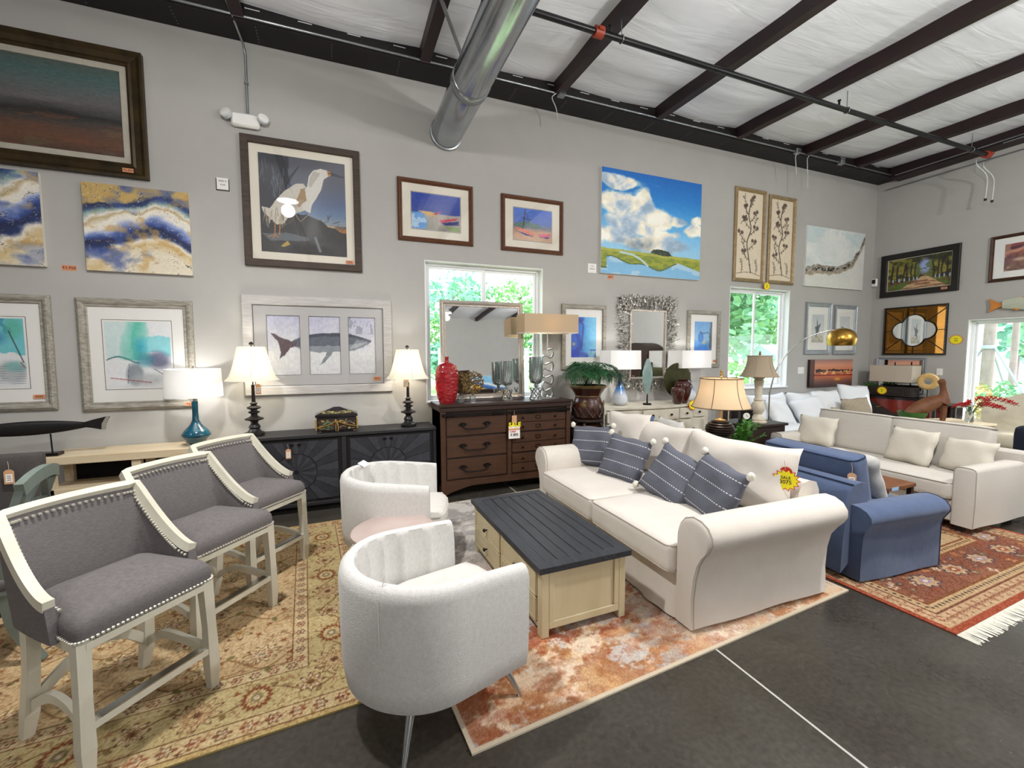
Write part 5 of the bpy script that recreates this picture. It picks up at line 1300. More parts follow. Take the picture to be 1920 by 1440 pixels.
mat('ceramic_red', 'a3161f', .12, col2='7d0d16', vs=20, coat=1.); mat('acrylic', 'e6eef0', .05, trans=.9); mat('coral_gold', '8a7040', .6, col2='57452a', vs=30, bump=.004, bs=60)
mat('mercury_glass', 'd5dedc', .12, .8, col2='9fb4b2', vs=3, stretch=(8, 8, .5)); mat('silver_metal', 'd2d2cf', .22, 1.0, col2='b4b4b0', vs=12); mat('brass', 'c49a4a', .28, 1.0, col2='ad8338', vs=10, stretch=(1, 1, 8))
mat('leaf_palm', '1f5a2c', .45, col2='123c1e', vs=10); mat('leaf_bright', '4f8a34', .45, col2='2f6422', vs=10); mat('pot_brown', '4a2217', .3, col2='33160e', vs=6, coat=.5); mat('pot_rim', '8a7448', .4, .4); mat('carved_dark', '3b2a22', .5, col2='1b120e', vs=20, bump=.006, bs=40); mat('soil', '2b2018', .95)
mat('glass_grey_green', '8fa6a2', .12, col2='6f8886', vs=8, coat=.6); mat('disc_olive', '4a4a2c', .4, .5, col2='343420', vs=12); mat('vase_oxblood', '2d0f0d', .12, col2='4a1c12', vs=14, coat=1.)
mat('bronze_ribbed', '2c2320', .35, .5); mat('antique_gold', 'a48a5c', .4, .5); mat('stone_cream', 'd5cdbc', .7, col2='b9ae98', vs=12, bump=.002); mat('shade_trim', '6a563c', .7); mat('bulb_glow', 'ffe9c4', .5, emit=4)
mat('box_black', '171114', .25, coat=.6); mat('gold_leaf', 'c9a45a', .35, .6); mat('fish_black', '1c191a', .45, col2='100e0f', vs=20, stretch=(1, 6, 6)); mat('fish_grey', '8f8a80', .6)
mat('chest_red', '8a2a1c', .25, col2='6b1d13', vs=10, coat=.5); mat('black_lacquer', '14100f', .25); mat('wicker_dark', '3b322c', .7, col2='1f1916', vs=40, bump=.004, bs=70); mat('straw', 'cfae74', .8, col2='b8945a', vs=30, bump=.003, bs=60); mat('wood_carved', '7a4c2c', .6, col2='5b351d', vs=10, bump=.003); mat('green_bowl', '3c6b2c', .5, col2='2a5020', vs=20, bump=.003); mat('petal_red', 'c4202a', .6); mat('clock_face', 'ece9e2', .5)
mat('ceramic_frost', 'dfe6ec', .15, coat=.7)

def side_board():
    t = thing('black_sideboard', 'long black sideboard with starburst inlaid doors', 'sideboard', (0, 0, 0))
    x0, x1, y0, y1, z1 = -1.005, 1.02, 5.02, 5.435, .845
    B().box(x0, x1, y0 - .012, y1, z1 - .035, z1, .004).build('top', 'wood_black', t)
    for a in (x0, x1 - .035): B().box(a, a + .035, y0, y1, .02, z1 - .035, .003).build('side_panel', 'wood_black', t)
    B().box(x0 + .035, x1 - .035, y0 + .02, y1, .10, z1 - .035).build('carcass', 'inlay_black', t)
    B().box(x0 + .035, x1 - .035, y0 + .002, y0 + .03, .075, .115, .003).build('bottom_rail', 'wood_black', t)
    B().box(x0 + .035, x1 - .035, y0 + .05, y1, .0, .075).build('plinth', 'gap_black', t)
    B().box(-.02, .03, y0 + .001, y0 + .03, .115, z1 - .035, .003).build('stile', 'wood_black', t)
    def clip(poly, a, b, c):   # keep a*x+b*y<=c
        out = []
        for i in range(len(poly)):
            p, q = poly[i], poly[(i + 1) % len(poly)]; dp = a * p[0] + b * p[1] - c; dq = a * q[0] + b * q[1] - c
            if dp <= 0: out.append(p)
            if (dp < 0) != (dq < 0): s = dp / (dp - dq); out.append((p[0] + (q[0] - p[0]) * s, p[1] + (q[1] - p[1]) * s))
        return out
    r = random.Random(2)
    for a0, a1, cx, cz in ((x0 + .04, -.025, -.47, .45), (.035, x1 - .04, .47, .45)):
        d = B().box(a0, a1, y0 + .006, y0 + .024, .12, z1 - .04, .003).build('door', 'gap_black', t); n = 26
        for k in range(n):
            t0, t1 = 2 * math.pi * k / n, 2 * math.pi * (k + 1) / n
            for lo, hi in ((.02, .2), (.2, 2.)):
                sh = 0
                P = [(cx + lo * math.cos(t0), cz + lo * math.sin(t0)), (cx + hi * math.cos(t0), cz + hi * math.sin(t0)), (cx + hi * math.cos(t1), cz + hi * math.sin(t1)), (cx + lo * math.cos(t1), cz + lo * math.sin(t1))]
                for q in ((1, 0, a1 - .03), (-1, 0, -a0 - .03), (0, 1, z1 - .065), (0, -1, -.145)): P = clip(P, *q) if len(P) > 2 else P
                if len(P) < 3: continue
                mx, mz = sum(p[0] for p in P) / len(P), sum(p[1] for p in P) / len(P)
                P = [(mx + (p[0] - mx) * .965, mz + (p[1] - mz) * .965) for p in P]
                B().prism(P, y0 - .001 + r.uniform(-.004, .004), y0 + .008, 'y').build('inlay_strip', ('inlay_black', 'inlay_slate')[(k + (lo > .1)) % 2], d)
        for s in (-1, 1): B().box(cx + s * .035 - .018, cx + s * .035 + .018, y0 - .022, y0 + .004, z1 - .105, z1 - .085, .004).build('pull', 'iron_dark', d)
side_board()
hang_tag(-.535, 4.985, .765, 0, 'pale price tag hanging from the sideboard pull', .05, .05, .1)

def turned_lamp(label, loc, k=1., power=9):
    t = thing('turned_lamp', label, 'table lamp', loc, 0, 'black turned lamps with cream bell shades')
    pr = [(.085, 0), (.09, .012), (.088, .03), (.06, .045), (.045, .07), (.055, .085), (.05, .1), (.03, .13), (.04, .15), (.085, .165), (.088, .175), (.05, .19), (.03, .205), (.03, .225), (.052, .235), (.052, .245), (.03, .255), (.028, .265), (.062, .28), (.064, .29), (.035, .305), (.022, .315), (.034, .325), (.034, .333), (.018, .345), (.015, .47), (.017, .52)]
    B().lathe([(r * k, z * k) for r, z in pr], n=28).build('base', 'lamp_black', t, smooth=40)
    z0, z1 = .565 * k, .905 * k; m = B(); n = 9; rings = []
    def sq(R, z):
        pts = []
        for q in range(48):
            a = 2 * math.pi * q / 48; sgn = (abs(math.cos(3 * (a - .1)))) * .03; pts.append((R * (1 - sgn) * math.cos(a), R * (1 - sgn) * math.sin(a), z))
        return pts
    for i in range(n + 1):
        u = i / n; rings.append(sq((.252 - .122 * (u ** .55)) * k, z0 + (z1 - z0) * u))
    sh = m.loft(rings, cap=False).build('shade', 'shade_cream', t, smooth=60)
    for q in range(6):
        a = .1 + math.pi / 6 + q * math.pi / 3
        B().tube([((.254 - .122 * ((i / 8) ** .55)) * k * math.cos(a) * 1.0, (.254 - .122 * ((i / 8) ** .55)) * k * math.sin(a), z0 + (z1 - z0) * i / 8) for i in range(9)], .0028, 5).build('shade_rib', 'shade_cream', sh)
    B().lathe([(.006, .52 * k), (.006, .92 * k), (.02, .925 * k), (.022, .94 * k), (.01, .952 * k), (0, .955 * k)], n=12).build('finial', 'lamp_black', t)
    l = add_light('lamp_bulb', 'POINT', (0, 0, .72 * k), power, (1, .93, .80), .04); l.parent = t
    return t
turned_lamp('black turned lamp with a cream bell shade nearer the stools', (-.865, 5.2, .846), 1.03, 9)
turned_lamp('black turned lamp with a cream bell shade nearer the brown dresser', (.725, 5.18, .846), 1.0, 8.5)
hang_tag(-.80, 5.10, 1.40, 0, 'pale price tag under the shade of the lamp nearer the stools', .01, .05, .1)
hang_tag(.69, 5.08, 1.42, 0, 'pale price tag under the shade of the lamp nearer the dresser', .0, .055, .1)

# painted casket
t = thing('painted_box', 'black painted casket with gold cords on the sideboard', 'box', (-.06, 5.17, .846))
B().box(-.2, .2, -.1, .1, .02, .17, .006).build('body', 'box_black', t)
B().add([(-.215, -.115, .17), (.215, -.115, .17), (.215, .115, .17), (-.215, .115, .17), (-.215, -.115, .195), (.215, -.115, .195), (.215, .115, .195), (-.215, .115, .195), (-.03, 0, .27), (.03, 0, .27)], [(0, 3, 2, 1), (0, 1, 5, 4), (1, 2, 6, 5), (2, 3, 7, 6), (3, 0, 4, 7), (4, 5, 9, 8), (5, 6, 9), (6, 7, 8, 9), (7, 4, 8)]).build('lid', 'box_black', t)
A = Art(.37, .13, .0045); A.fill((30, 22, 28)); _r = np.random.RandomState(5)
for k in range(60):
    x, y = _r.rand(), _r.rand() * .8; A.ell(x, y, _r.uniform(.015, .05), _r.uniform(.05, .12), [(70, 96, 60), (150, 110, 50), (120, 60, 40), (96, 130, 92), (190, 160, 80)][k % 5], .9, .3, _r.uniform(-1, 1))
A.mesh('floral_panel', 'oil_paint', t, -.102, None, .03)
A = Art(.30, .05, .004); A.fill((60, 48, 30)); 
for k in range(30): A.ell(_r.rand(), _r.rand(), .05, .2, [(150, 140, 80), (110, 120, 70), (190, 180, 120)][k % 3], .8, .4)
q = A.mesh('lid_panel', 'oil_paint', t, 0); q.location = (0, -.1015, .205); q.rotation_euler = (rad(-57), 0, 0)
for s in (-1, 1):
    B().tube(bez([(0, -.108, .125), (s * .09, -.112, .085), (s * .2, -.11, .06)], 6), .005, 6).build('gold_cord', 'gold_leaf', t, smooth=60); B().tube(bez([(s * .004, -.108, .12), (s * .012, -.112, .06), (s * .01, -.11, .012)], 5), .0055, 6).build('gold_tassel', 'gold_leaf', t, smooth=60)
    for y in (-.08, .08): B().lathe([(.012, 0), (.022, .006), (.018, .02)], (s * .175, y, 0), 10).build('foot', 'wood_brown', t, smooth=50)
    B().box(s * .2 - .008 + s * .008, s * .2 + .008 + s * .008, -.1, .1, .03, .14, .004).build('side_handle', 'gold_leaf', t)

# pale console with blue lamp and black fish
t = thing('pale_console', 'pale wood console table under the teal prints', 'console table', (0, 0, 0))
x0, x1, y0, y1 = -2.52, -1.06, 5.02, 5.44
B().box(x0, x1, y0, y1, .715, .79, .004).build('table_top', 'wood_pale', t)
for a in (x0 + .03, x1 - .1, -1.86):
    for b in (y0 + .02, y1 - .09): B().box(a, a + .07, b, b + .07, 0, .715, .003).build('leg', 'wood_pale', t)
B().box(x0 + .03, x1 - .03, y0 + .02, y1 - .02, .43, .49, .003).build('shelf', 'wood_pale', t)
B().box(x0 + .1, x1 - .1, y1 - .04, y1 - .025, .06, .715).build('gap_shade_sheet', 'gap_black', t)  # dark sheet added to stand in for the shaded gap under the top
def drum_lamp(name, label, loc, base_prof, base_mt, r0, r1, z0, z1, shade='shade_white', power=8, n=32, sx=1., sy=1., foot=None, neck=None, group=None, glow=(1, .9, .78), square=False):
    t = thing(name, label, 'table lamp', loc, 0, group)
    B().lathe(base_prof, n=28).build('base', base_mt, t, smooth=50)
    if neck: B().lathe(neck[0], n=16).build('neck', neck[1], t, smooth=50)
    if foot: B().lathe(foot[0], n=24).build('foot', foot[1], t, smooth=50)
    zb = max(p[1] for p in base_prof)
    B().tube([(0, 0, zb - .01), (0, 0, z1 + .015)], .005, 8).build('stem', 'silver_metal', t)
    if square: s = B(); rg = [[(x * r, y * r * sy, z) for x, y in ((1, -1), (1, 1), (-1, 1), (-1, -1))] for r, z in ((r0, z0), (r1, z1))]; s.loft(rg, cap=False); o = s.build('shade', shade, t)
    else: o = B().lathe([(r0, z0), ((r0 + r1) / 2, (z0 + z1) / 2), (r1, z1)], n=n, sx=sx, sy=sy, cap=False).build('shade', shade, t, smooth=60)
    B().lathe([(.012, z1 + .01), (.012, z1 + .025), (0, z1 + .03)], n=10).build('finial', 'silver_metal', t)
    if power:
        l = add_light('lamp_bulb', 'POINT', (0, 0, (z0 + z1) / 2), power, glow, .04); l.parent = t
    return t
drum_lamp('blue_glass_lamp', 'teal blue glass bottle lamp with a white drum shade on the pale console', (-1.38, 5.2, .7905), [(.055, .012), (.085, .03), (.125, .085), (.128, .11), (.1, .15), (.05, .205), (.03, .25), (.026, .32), (.028, .44)], 'glass_teal', .245, .235, .485, .765, power=6.5, glow=(1, .97, .92), foot=([(.075, 0), (.075, .012), (.05, .016)], 'acrylic'), neck=([(.018, .44), (.018, .5)], 'silver_metal'))
def black_fish():
    t = thing('black_fish_sculpture', 'black fish sculpture on a thin stand at the left edge', 'sculpture', (-2.45, 5.12, .7905))
    B().box(-.12, .06, -.05, .05, 0, .03, .004).build('foot', 'black_lacquer', t); B().tube([(0, 0, .03), (-.005, 0, .2)], .006, 8).build('rod', 'black_lacquer', t)
    rings = []
    for k in range(16):
        u = k / 15; x = -.62 + .86 * u; hh = .002 + .063 * math.sin(math.pi * min(1, u * .86 + .05)) ** .75; zc = .245 + .02 * u
        rings.append([(x, .022 * math.cos(a) * (hh / .065), zc + hh * math.sin(a)) for a in [2 * math.pi * j / 14 for j in range(14)]])
    B().loft(rings).build('body', 'fish_black', t, smooth=60)
    B().prism([(.22, .285), (.30, .31), (.40, .335), (.365, .27), (.36, .215), (.29, .235), (.22, .248)], -.012, .012, 'y').build('tail', 'fish_black', t)
    B().prism([(.40, .336), (.425, .335), (.395, .27), (.385, .212), (.355, .214), (.36, .27)], -.011, .011, 'y').build('tail_tip', 'fish_grey', t)
black_fish()

# ---- brown dresser
def dresser():
    t = thing('brown_dresser', 'tall brown wooden dresser with iron drawer pulls', 'dresser', (0, 0, 0))
    x0, x1, y0, y1, H = 1.055, 2.765, 4.93, 5.43, 1.105
    B().box(x0 - .02, x1 + .015, y0 - .015, y1, H - .03, H, .004).build('top', 'wood_brown_dark', t)
    B().box(x0 - .008, x1 + .008, y0 - .006, y1, H - .085, H - .032, .006).build('cornice', 'wood_brown_dark', t)
    B().box(x0, x1, y0 + .025, y1, .14, H - .085).build('carcass', 'wood_brown_dark', t)
    for a in (x0, x1 - .06): B().box(a, a + .06, y0, y1, 0, H - .085, .004).build('post', 'wood_brown', t)
    B().box(1.885, 1.94, y0 + .003, y0 + .03, .2, H - .1, .003).build('centre_post', 'wood_brown', t)
    # arched base rail
    P = [(x0 + .06, .2), (x0 + .06, .03)] + [(x0 + .12 + (x1 - x0 - .24) * k / 16, .06 + .06 * min(1, 6 * min(k, 16 - k) / 16)) for k in range(17)] + [(x1 - .06, .03), (x1 - .06, .2)]
    B().prism(P, y0 + .004, y0 + .03, 'y').build('base_rail', 'wood_brown', t)
    B().bar((x0 + .02, y0 - .022, .985), (x1 - .02, y0 - .022, .985), .022, .022).build('towel_bar', 'iron_dark', t)
    for x in (x0 + .09, 1.75, 2.2, x1 - .1): B().box(x - .07, x + .07, y0 - .036, y0 + .004, .97, 1.0, .004).build('bar_bracket', 'iron_dark', t)
    zs = [(.735, .955), (.475, .71), (.215, .45)]
    for z0, z1 in zs:
        d = B().box(x0 + .07, 1.875, y0 + .006, y0 + .03, z0, z1, .004).build('drawer', 'wood_brown', t); zc = (z0 + z1) / 2 + .02; cx = 1.47
        for s in (-1, 1): B().prism([(cx + s * .15 + dx, zc + dz) for dx, dz in ((-.055, 0), (-.02, .022), (.02, .022), (.055, 0), (.02, -.02), (-.02, -.02))], y0 - .006, y0 + .006, 'y').build('pull_plate', 'iron_dark', d)
        B().tube(bez([(cx - .15, y0 - .008, zc), (cx - .13, y0 - .03, zc - .045), (cx, y0 - .034, zc - .055), (cx + .13, y0 - .03, zc - .045), (cx + .15, y0 - .008, zc)], 5), .0085, 8).build('pull_bail', 'iron_dark', d, smooth=60)
        m = (z0 + z1) / 2
        for a, b in ((m + .004, z1), (z0, m - .004)):
            d = B().box(1.95, x1 - .07, y0 + .006, y0 + .03, a, b, .003).build('drawer', 'wood_brown', t); c = (a + b) / 2
            for x in (2.09, 2.54): B().lathe([(.008, 0), (.008, -.012), (.014, -.018), (.01, -.026)], (x, y0 + .006, c), 10, axis='y').build('knob', 'iron_dark', d, smooth=50)
            B().tube([(2.3 + px, y0 + .002, c + pz) for px, pz in ((-.03, .02), (.03, .02), (.03, -.012), (.015, -.012), (.015, -.022), (-.015, -.022), (-.015, -.012), (-.03, -.012))], .0045, 4, closed=True).build('label_holder', 'iron_dark', d)
dresser()
t = thing('sale_tag', 'SALE tag hanging on the brown dresser front', 'sale tag', (1.955, 4.885, .99))
B().tube([(0, 0, .02), (.004, -.004, -.05)], .0018, 5).build('string', 'string', t)
B().box(-.032, .032, -.009, -.0075, -.14, -.045, .0006).build('kraft_card', 'tag_kraft', t); _c = B().box(-.075, .075, -.007, -.0055, -.33, -.17, .0005).build('paper_card', 'tag_paper', t)
B().box(-.075, .075, -.0076, -.0071, -.225, -.205).build('orange_strip', 'tag_orange', _c); lettering('SALE', .075, 'burst_yellow', t, (.005, -.0105, -.16), bold=.003); lettering('$ 895', .045, 'tag_ink', _c, (0, -.0085, -.285), bold=.001); lettering('CASH', .03, 'ink_red', _c, (-.02, -.0085, -.243), bold=.001)

# red vase, pierced relief of ridges
t = thing('red_vase', 'glossy red textured bottle vase on the dresser', 'vase', (1.175, 5.1, 1.1055))
rings = []; _r = np.random.RandomState(8); n = 72
pr = [(.085, 0), (.10, .03), (.125, .12), (.138, .24), (.14, .33), (.132, .40), (.105, .455), (.06, .487), (.026, .497), (.022, .52), (.024, .55), (.028, .56)]
zz = np.linspace(0, .56, 90)
for i, z in enumerate(zz):
    R_ = np.interp(z, [p[1] for p in pr], [p[0] for p in pr]); amp = .0 if z > .48 else .006
    a = np.linspace(0, 2 * np.pi, n, endpoint=False); q = fbm(a / (2 * np.pi) * 20, np.full(n, z * 45), 2, 5); q2 = fbm((a / (2 * np.pi) - 1) * 20, np.full(n, z * 45), 2, 5); w = a / (2 * np.pi); q = q * (1 - w) + q2 * w
    Rr_ = R_ + amp * (np.abs(q - .5) * 6 - .5); rings.append([(Rr_[k] * math.cos(a[k]), Rr_[k] * .72 * math.sin(a[k]), z) for k in range(n)])
B().loft(rings).build('body', 'ceramic_red', t, smooth=60)
# gold coral fans on clear blocks
for i, (x, y, s, lab) in enumerate(((1.36, 5.16, .85, 'smaller gold coral fan on a clear block behind the red vase'), (1.47, 5.02, 1., 'gold coral fan on a clear block in front of the leaning mirror'))):
    t = thing('coral_fan', lab, 'ornament', (x, y, 1.1055), 0, 'gold coral ornaments'); r = random.Random(5 + i)
    B().box(-.03, .03, -.03, .03, 0, .09, .004).build('clear_block', 'acrylic', t); m = B()
    for k in range(230):
        a = r.uniform(0, 2 * math.pi); R_ = .14 * s * math.sqrt(r.random()); cx, cz = R_ * math.cos(a), .11 + .14 * s + R_ * math.sin(a) * .95; b = r.uniform(0, math.pi); L = .016
        m.tube([(cx - L * math.cos(b), r.uniform(-.02, .02), cz - L * math.sin(b)), (cx + L * math.sin(b) * .4, r.uniform(-.025, .025), cz), (cx + L * math.cos(b), r.uniform(-.02, .02), cz + L * math.sin(b))], .0055, 4)
    m.tube([(0, 0, .085), (.0, 0, .16)], .012, 6); o = m.build('coral', 'coral_gold', t, smooth=60)
# leaning mirror
t = thing('leaning_mirror', 'silver framed mirror leaning on the window behind the dresser', 'mirror', (1.715, 5.33, 1.107)); t.rotation_euler = (rad(-3), 0, 0)
rails(t, 1.12, 1.265, .075, RAISED(.045), 'silver_frame'); B().box(-.485, .485, -.016, -.010, .075, 1.19).build('mirror_glass', 'mirror_glass', t); B().box(-.55, .55, -.009, -.002, .01, 1.255).build('backing', 'wood_brown_dark', t)
m = B()
for k in range(48):
    for sx in (-1, 1): m.lathe([(.011, -.034), (.007, -.046), (0, -.048)], (sx * .535, 0, .02 + k * .026), 6, axis='y')
for k in range(42):
    for z in (.025, 1.24): m.lathe([(.011, -.034), (.007, -.046), (0, -.048)], (-.52 + k * .0254, 0, z), 6, axis='y')
o = m.build('beading', 'silver_frame', t, smooth=60); o['kind'] = 'stuff'
for x, y, k, lab in ((1.965, 5.16, .96, 'mirrored glass hurricane vase in front of the leaning mirror'), (2.325, 5.05, 1.06, 'taller mirrored glass hurricane vase beside the ribbon lamp')):
    t = thing('hurricane_vase', lab, 'vase', (x, y, 1.1055), 0, 'hurricane vases'); z0 = .19 * k
    B().lathe([(0, z0), (.03 * k, z0), (.07 * k, z0 + .025 * k), (.085 * k, z0 + .075 * k), (.085 * k, .52 * k), (.079 * k, .52 * k), (.08 * k, z0 + .12 * k), (.0, z0 + .04 * k)], n=32).build('bowl', 'mercury_glass', t, smooth=50)
    B().lathe([(.012, .15 * k), (.028 * k, .17 * k), (.02 * k, .185 * k), (.03 * k, .2 * k)], n=16).build('stem', 'silver_metal', t, smooth=50)
    B().box(-.06 * k, .06 * k, -.06 * k, .06 * k, 0, .012, .003).build('foot', 'silver_metal', t); B().box(-.06 * k, .06 * k, -.06 * k, .06 * k, .14 * k, .15 * k, .003).build('plate', 'silver_metal', t)
    for a in range(4):
        c, s = math.cos(a * math.pi / 2), math.sin(a * math.pi / 2); R2 = lambda x, y: (x * c - y * s, x * s + y * c)
        for q in (-1, 1): B().tube([(*R2(q * .055 * k, -.055 * k), .012), (*R2(-q * .055 * k, -.055 * k), .142 * k)], .007, 6).build('cross_strut', 'silver_metal', t)
# ribbon lamp with long shade
t = thing('ribbon_lamp', 'silver looped ribbon lamp with a long rectangular taupe shade', 'table lamp', (2.53, 5.13, 1.1055))
B().box(-.15, .15, -.06, .06, 0, .02, .004).build('foot', 'silver_metal', t)
pts = []
for k in range(111):
    u = k / 110; q_ = u * math.pi * 7; pts.append((.08 * math.sin(q_), .012 * math.cos(q_), .035 + .61 * u - .034 * math.sin(2 * q_)))
B().tube(pts, .0125, 8).build('ribbon', 'silver_metal', t, smooth=60)
B().tube([(0, 0, .6), (0, 0, .98)], .006, 8).build('stem', 'silver_metal', t)
m = B()
z0, z1, a, b = .865, 1.10, .385, .13
for q in ((-a, a, -b, -b + .004), (-a, a, b - .004, b), (-a, -a + .004, -b + .004, b - .004), (a - .004, a, -b + .004, b - .004)): m.box(q[0], q[1], q[2], q[3], z0, z1)
m.build('shade', 'shade_tan', t); m = B()
for q in ((-a, a, -b - .001, -b + .005), (-a, a, b - .005, b + .001), (-a - .001, -a + .005, -b, b), (a - .005, a + .001, -b, b)): m.box(q[0], q[1], q[2], q[3], z0 - .006, z0)
m.build('shade_hem', 'plastic_white', t)
_l = add_light('lamp_bulb', 'POINT', (0, 0, .97), 3, (1, .8, .55), .04); _l.parent = t

# ---- potted palm on a carved stand
def palm():
    t = thing('plant_stand', 'dark carved wooden stand under the potted palm', 'plant stand', (3.055, 4.98, 0))
    B().lathe([(.0, .80), (.2, .80), (.215, .815), (.215, .835), (.2, .84), (0, .84)], n=32).build('stand_top', 'carved_dark', t, smooth=40)
    for k in range(4):
        a = math.pi / 4 + k * math.pi / 2; c, s = math.cos(a), math.sin(a)
        B().tube([(r * c, r * s, z) for r, z in ((.16, .80), (.235, .66), (.22, .45), (.15, .25), (.17, .1), (.22, 0))], [.02, .024, .022, .018, .018, .026], 8).build('leg', 'carved_dark', t, smooth=60)
    B().lathe([(.10, .3), (.17, .36), (.20, .5), (.19, .66), (.14, .76), (.1, .8)], n=28).build('drum', 'pot_brown', t, smooth=50)
    t = thing('potted_palm', 'bushy green palm in a glossy brown pot beside the dresser', 'potted plant', (3.055, 4.98, .8405))
    p = B().lathe([(.15, 0), (.19, .02), (.205, .09), (.205, .18), (.18, .24), (.165, .29), (.18, .33), (.235, .41), (.25, .43), (.235, .44), (.2, .41), (.17, .40), (0, .4)], n=36).build('pot', 'pot_brown', t, smooth=40)
    B().lathe([(.235, .405), (.252, .43), (.236, .442), (.228, .43)], n=36, cap=False).build('rim', 'pot_rim', p, smooth=50)
    B().lathe([(.168, .292), (.172, .3), (.168, .308)], n=32, cap=False).build('band', 'pot_rim', p, smooth=50)
    m = B(); r = random.Random(3)
    for k in range(14):
        a0 = 2 * math.pi * k / 14
        for q in range(2): m.tube([(.207 * math.cos(a0 + j * .09), .207 * math.sin(a0 + j * .09), .03 + .12 * (j / 5 if q else 1 - j / 5)) for j in range(6)], .009, 5)
    m.build('carved_band', 'carved_dark', p, smooth=60)
    for k in range(4):
        a0 = math.pi * .25 + k * math.pi / 2; m = B()
        for j in range(10):
            b = 2 * math.pi * j / 10; tx, ty = -math.sin(a0), math.cos(a0)
            m.tube([(.2 * math.cos(a0), .2 * math.sin(a0), .2), (.215 * math.cos(a0) + tx * .05 * math.cos(b), .215 * math.sin(a0) + ty * .05 * math.cos(b), .2 + .05 * math.sin(b))], [.008, .003], 5)
        m.build('rosette', 'pot_rim', p, smooth=60)
    for k in range(26):
        a = 2 * math.pi * k / 26 * 3.1 + r.uniform(-.2, .2); reach = r.uniform(.30, .44) if k % 3 else r.uniform(.1, .25); hgt = r.uniform(.18, .30); m = B(); c, s = math.cos(a), math.sin(a); reach *= .72 if s > .35 else 1
        spine = bez([(.02 * c, .02 * s, .40), (reach * .35 * c, reach * .35 * s, .44 + hgt * .85), (reach * .75 * c, reach * .75 * s, .44 + hgt * 1.0), (reach * 1.08 * c, reach * 1.08 * s, .44 + hgt * .62)], 7)
        m.tube(spine, .0035, 4)
        for j in range(6, len(spine)):
            P = spine[j]; d = (spine[min(j + 1, len(spine) - 1)] - spine[j - 1]).normalized(); side = d.cross(Vector((0, 0, 1))).normalized()
            for q in (-1, 1):
                L = .15 * math.sin(math.pi * (j - 3) / (len(spine) + 1)) + .05; tip = P + side * q * L * .75 + d * L * .55 - Vector((0, 0, L * r.uniform(.3, .6))); mid = P.lerp(tip, .5) + Vector((0, 0, .022)); w = d * .008
                m.add([P - w * .4, P + w * .4, mid + w, mid - w, tip], [(0, 1, 2, 3), (3, 2, 4)])
        m.build('frond', 'leaf_palm', t, smooth=60)
palm()

# ---- cream buffet
def buffet():
    t = thing('cream_buffet', 'cream serpentine buffet cabinet behind the white sofa', 'buffet', (4.15, 5.15, 0))
    def front(x): return -.27 - .05 * math.cos(x / .9 * math.pi) * (1 if abs(x) < .9 else 0)
    def slab(z0, z1, o, name):
        n = 24; W = .91 + o
        P = [(-W, .28)] + [(-W + 2 * W * k / n, front((-W + 2 * W * k / n) * .9 / W) - o) for k in range(n + 1)] + [(W, .28)]
        return B().prism(P, z0, z1).build(name, 'buffet_cream', t)
    slab(.935, .965, .03, 'top'); slab(.12, .935, 0, 'carcass')
    for sx in (-1, 1):
        for y in (-.2, .22): B().lathe([(.03, 0), (.045, .03), (.03, .08), (.05, .12)], (sx * .82, y, 0), 12).build('foot', 'buffet_cream', t, smooth=50)
    for k, (a, b) in enumerate(((-.88, -.34), (-.32, .32), (.34, .60), (.62, .88))):
        yy = min(front(a), front(b), front((a + b) / 2)) - .004
        d = B().box(a + .01, b - .01, yy - .012, yy + .02, .765, .915, .006).build('drawer', 'buffet_cream', t)
        for x in ([(a + b) / 2] if b - a < .4 else [a + (b - a) * .25, a + (b - a) * .75]): B().lathe([(.008, 0), (.008, -.012), (.017, -.02), (.012, -.032)], (x, yy - .012, .84), 10, axis='y').build('knob', 'iron_dark', d, smooth=50)
        d = B().box(a + .01, b - .01, yy - .008, yy + .02, .17, .745, .006).build('door', 'buffet_cream', t)
        B().lathe([(.008, 0), (.008, -.012), (.017, -.02), (.012, -.032)], (b - .05, yy - .008, .5), 10, axis='y').build('knob', 'iron_dark', d, smooth=50)
buffet()
mat('ombre_blue', '2f5f9a', .1, coat=1.)
def _ombre():
    m = MATS['ombre_blue']; nt = m.node_tree; N = nt.nodes; L = nt.links
    tc = N.new('ShaderNodeTexCoord'); sp = N.new('ShaderNodeSeparateXYZ'); L.new(tc.outputs['Object'], sp.inputs[0]); cr = N.new('ShaderNodeValToRGB'); mr = N.new('ShaderNodeMapRange'); mr.inputs[2].default_value = .46
    L.new(sp.outputs['Z'], mr.inputs[0]); e = cr.color_ramp.elements; e[0].position = .3; e[0].color = lin('d3dae2'); e[1].position = .72; e[1].color = lin('14213f'); q = e.new(.5); q.color = lin('3f78b8'); q = e.new(.64); q.color = lin('1c3866'); L.new(mr.outputs[0], cr.inputs[0]); L.new(cr.outputs[0], N['Principled BSDF'].inputs['Base Color'])
_ombre()
OB = [(.06, .0), (.085, .012), (.112, .06), (.112, .10), (.09, .17), (.055, .25), (.03, .32), (.024, .40), (.026, .44)]
drum_lamp('ombre_lamp', 'blue to white ombre lamp with a white shade nearer the palm', (3.685, 5.15, .966), OB, 'ombre_blue', .255, .25, .51, .775, power=6, glow=(1, .97, .92), sx=1., sy=.55, group='ombre glass lamps', square=True)
drum_lamp('ombre_lamp', 'blue to white ombre lamp with a white shade nearer the second window', (4.99, 5.2, .966), OB, 'ombre_blue', .285, .28, .51, .775, power=6, glow=(1, .97, .92), sx=1., sy=.55, group='ombre glass lamps', square=True)
t = thing('glass_leaf', 'tall grey-green glass leaf on a stand on the cream buffet', 'sculpture', (4.06, 5.02, .966))
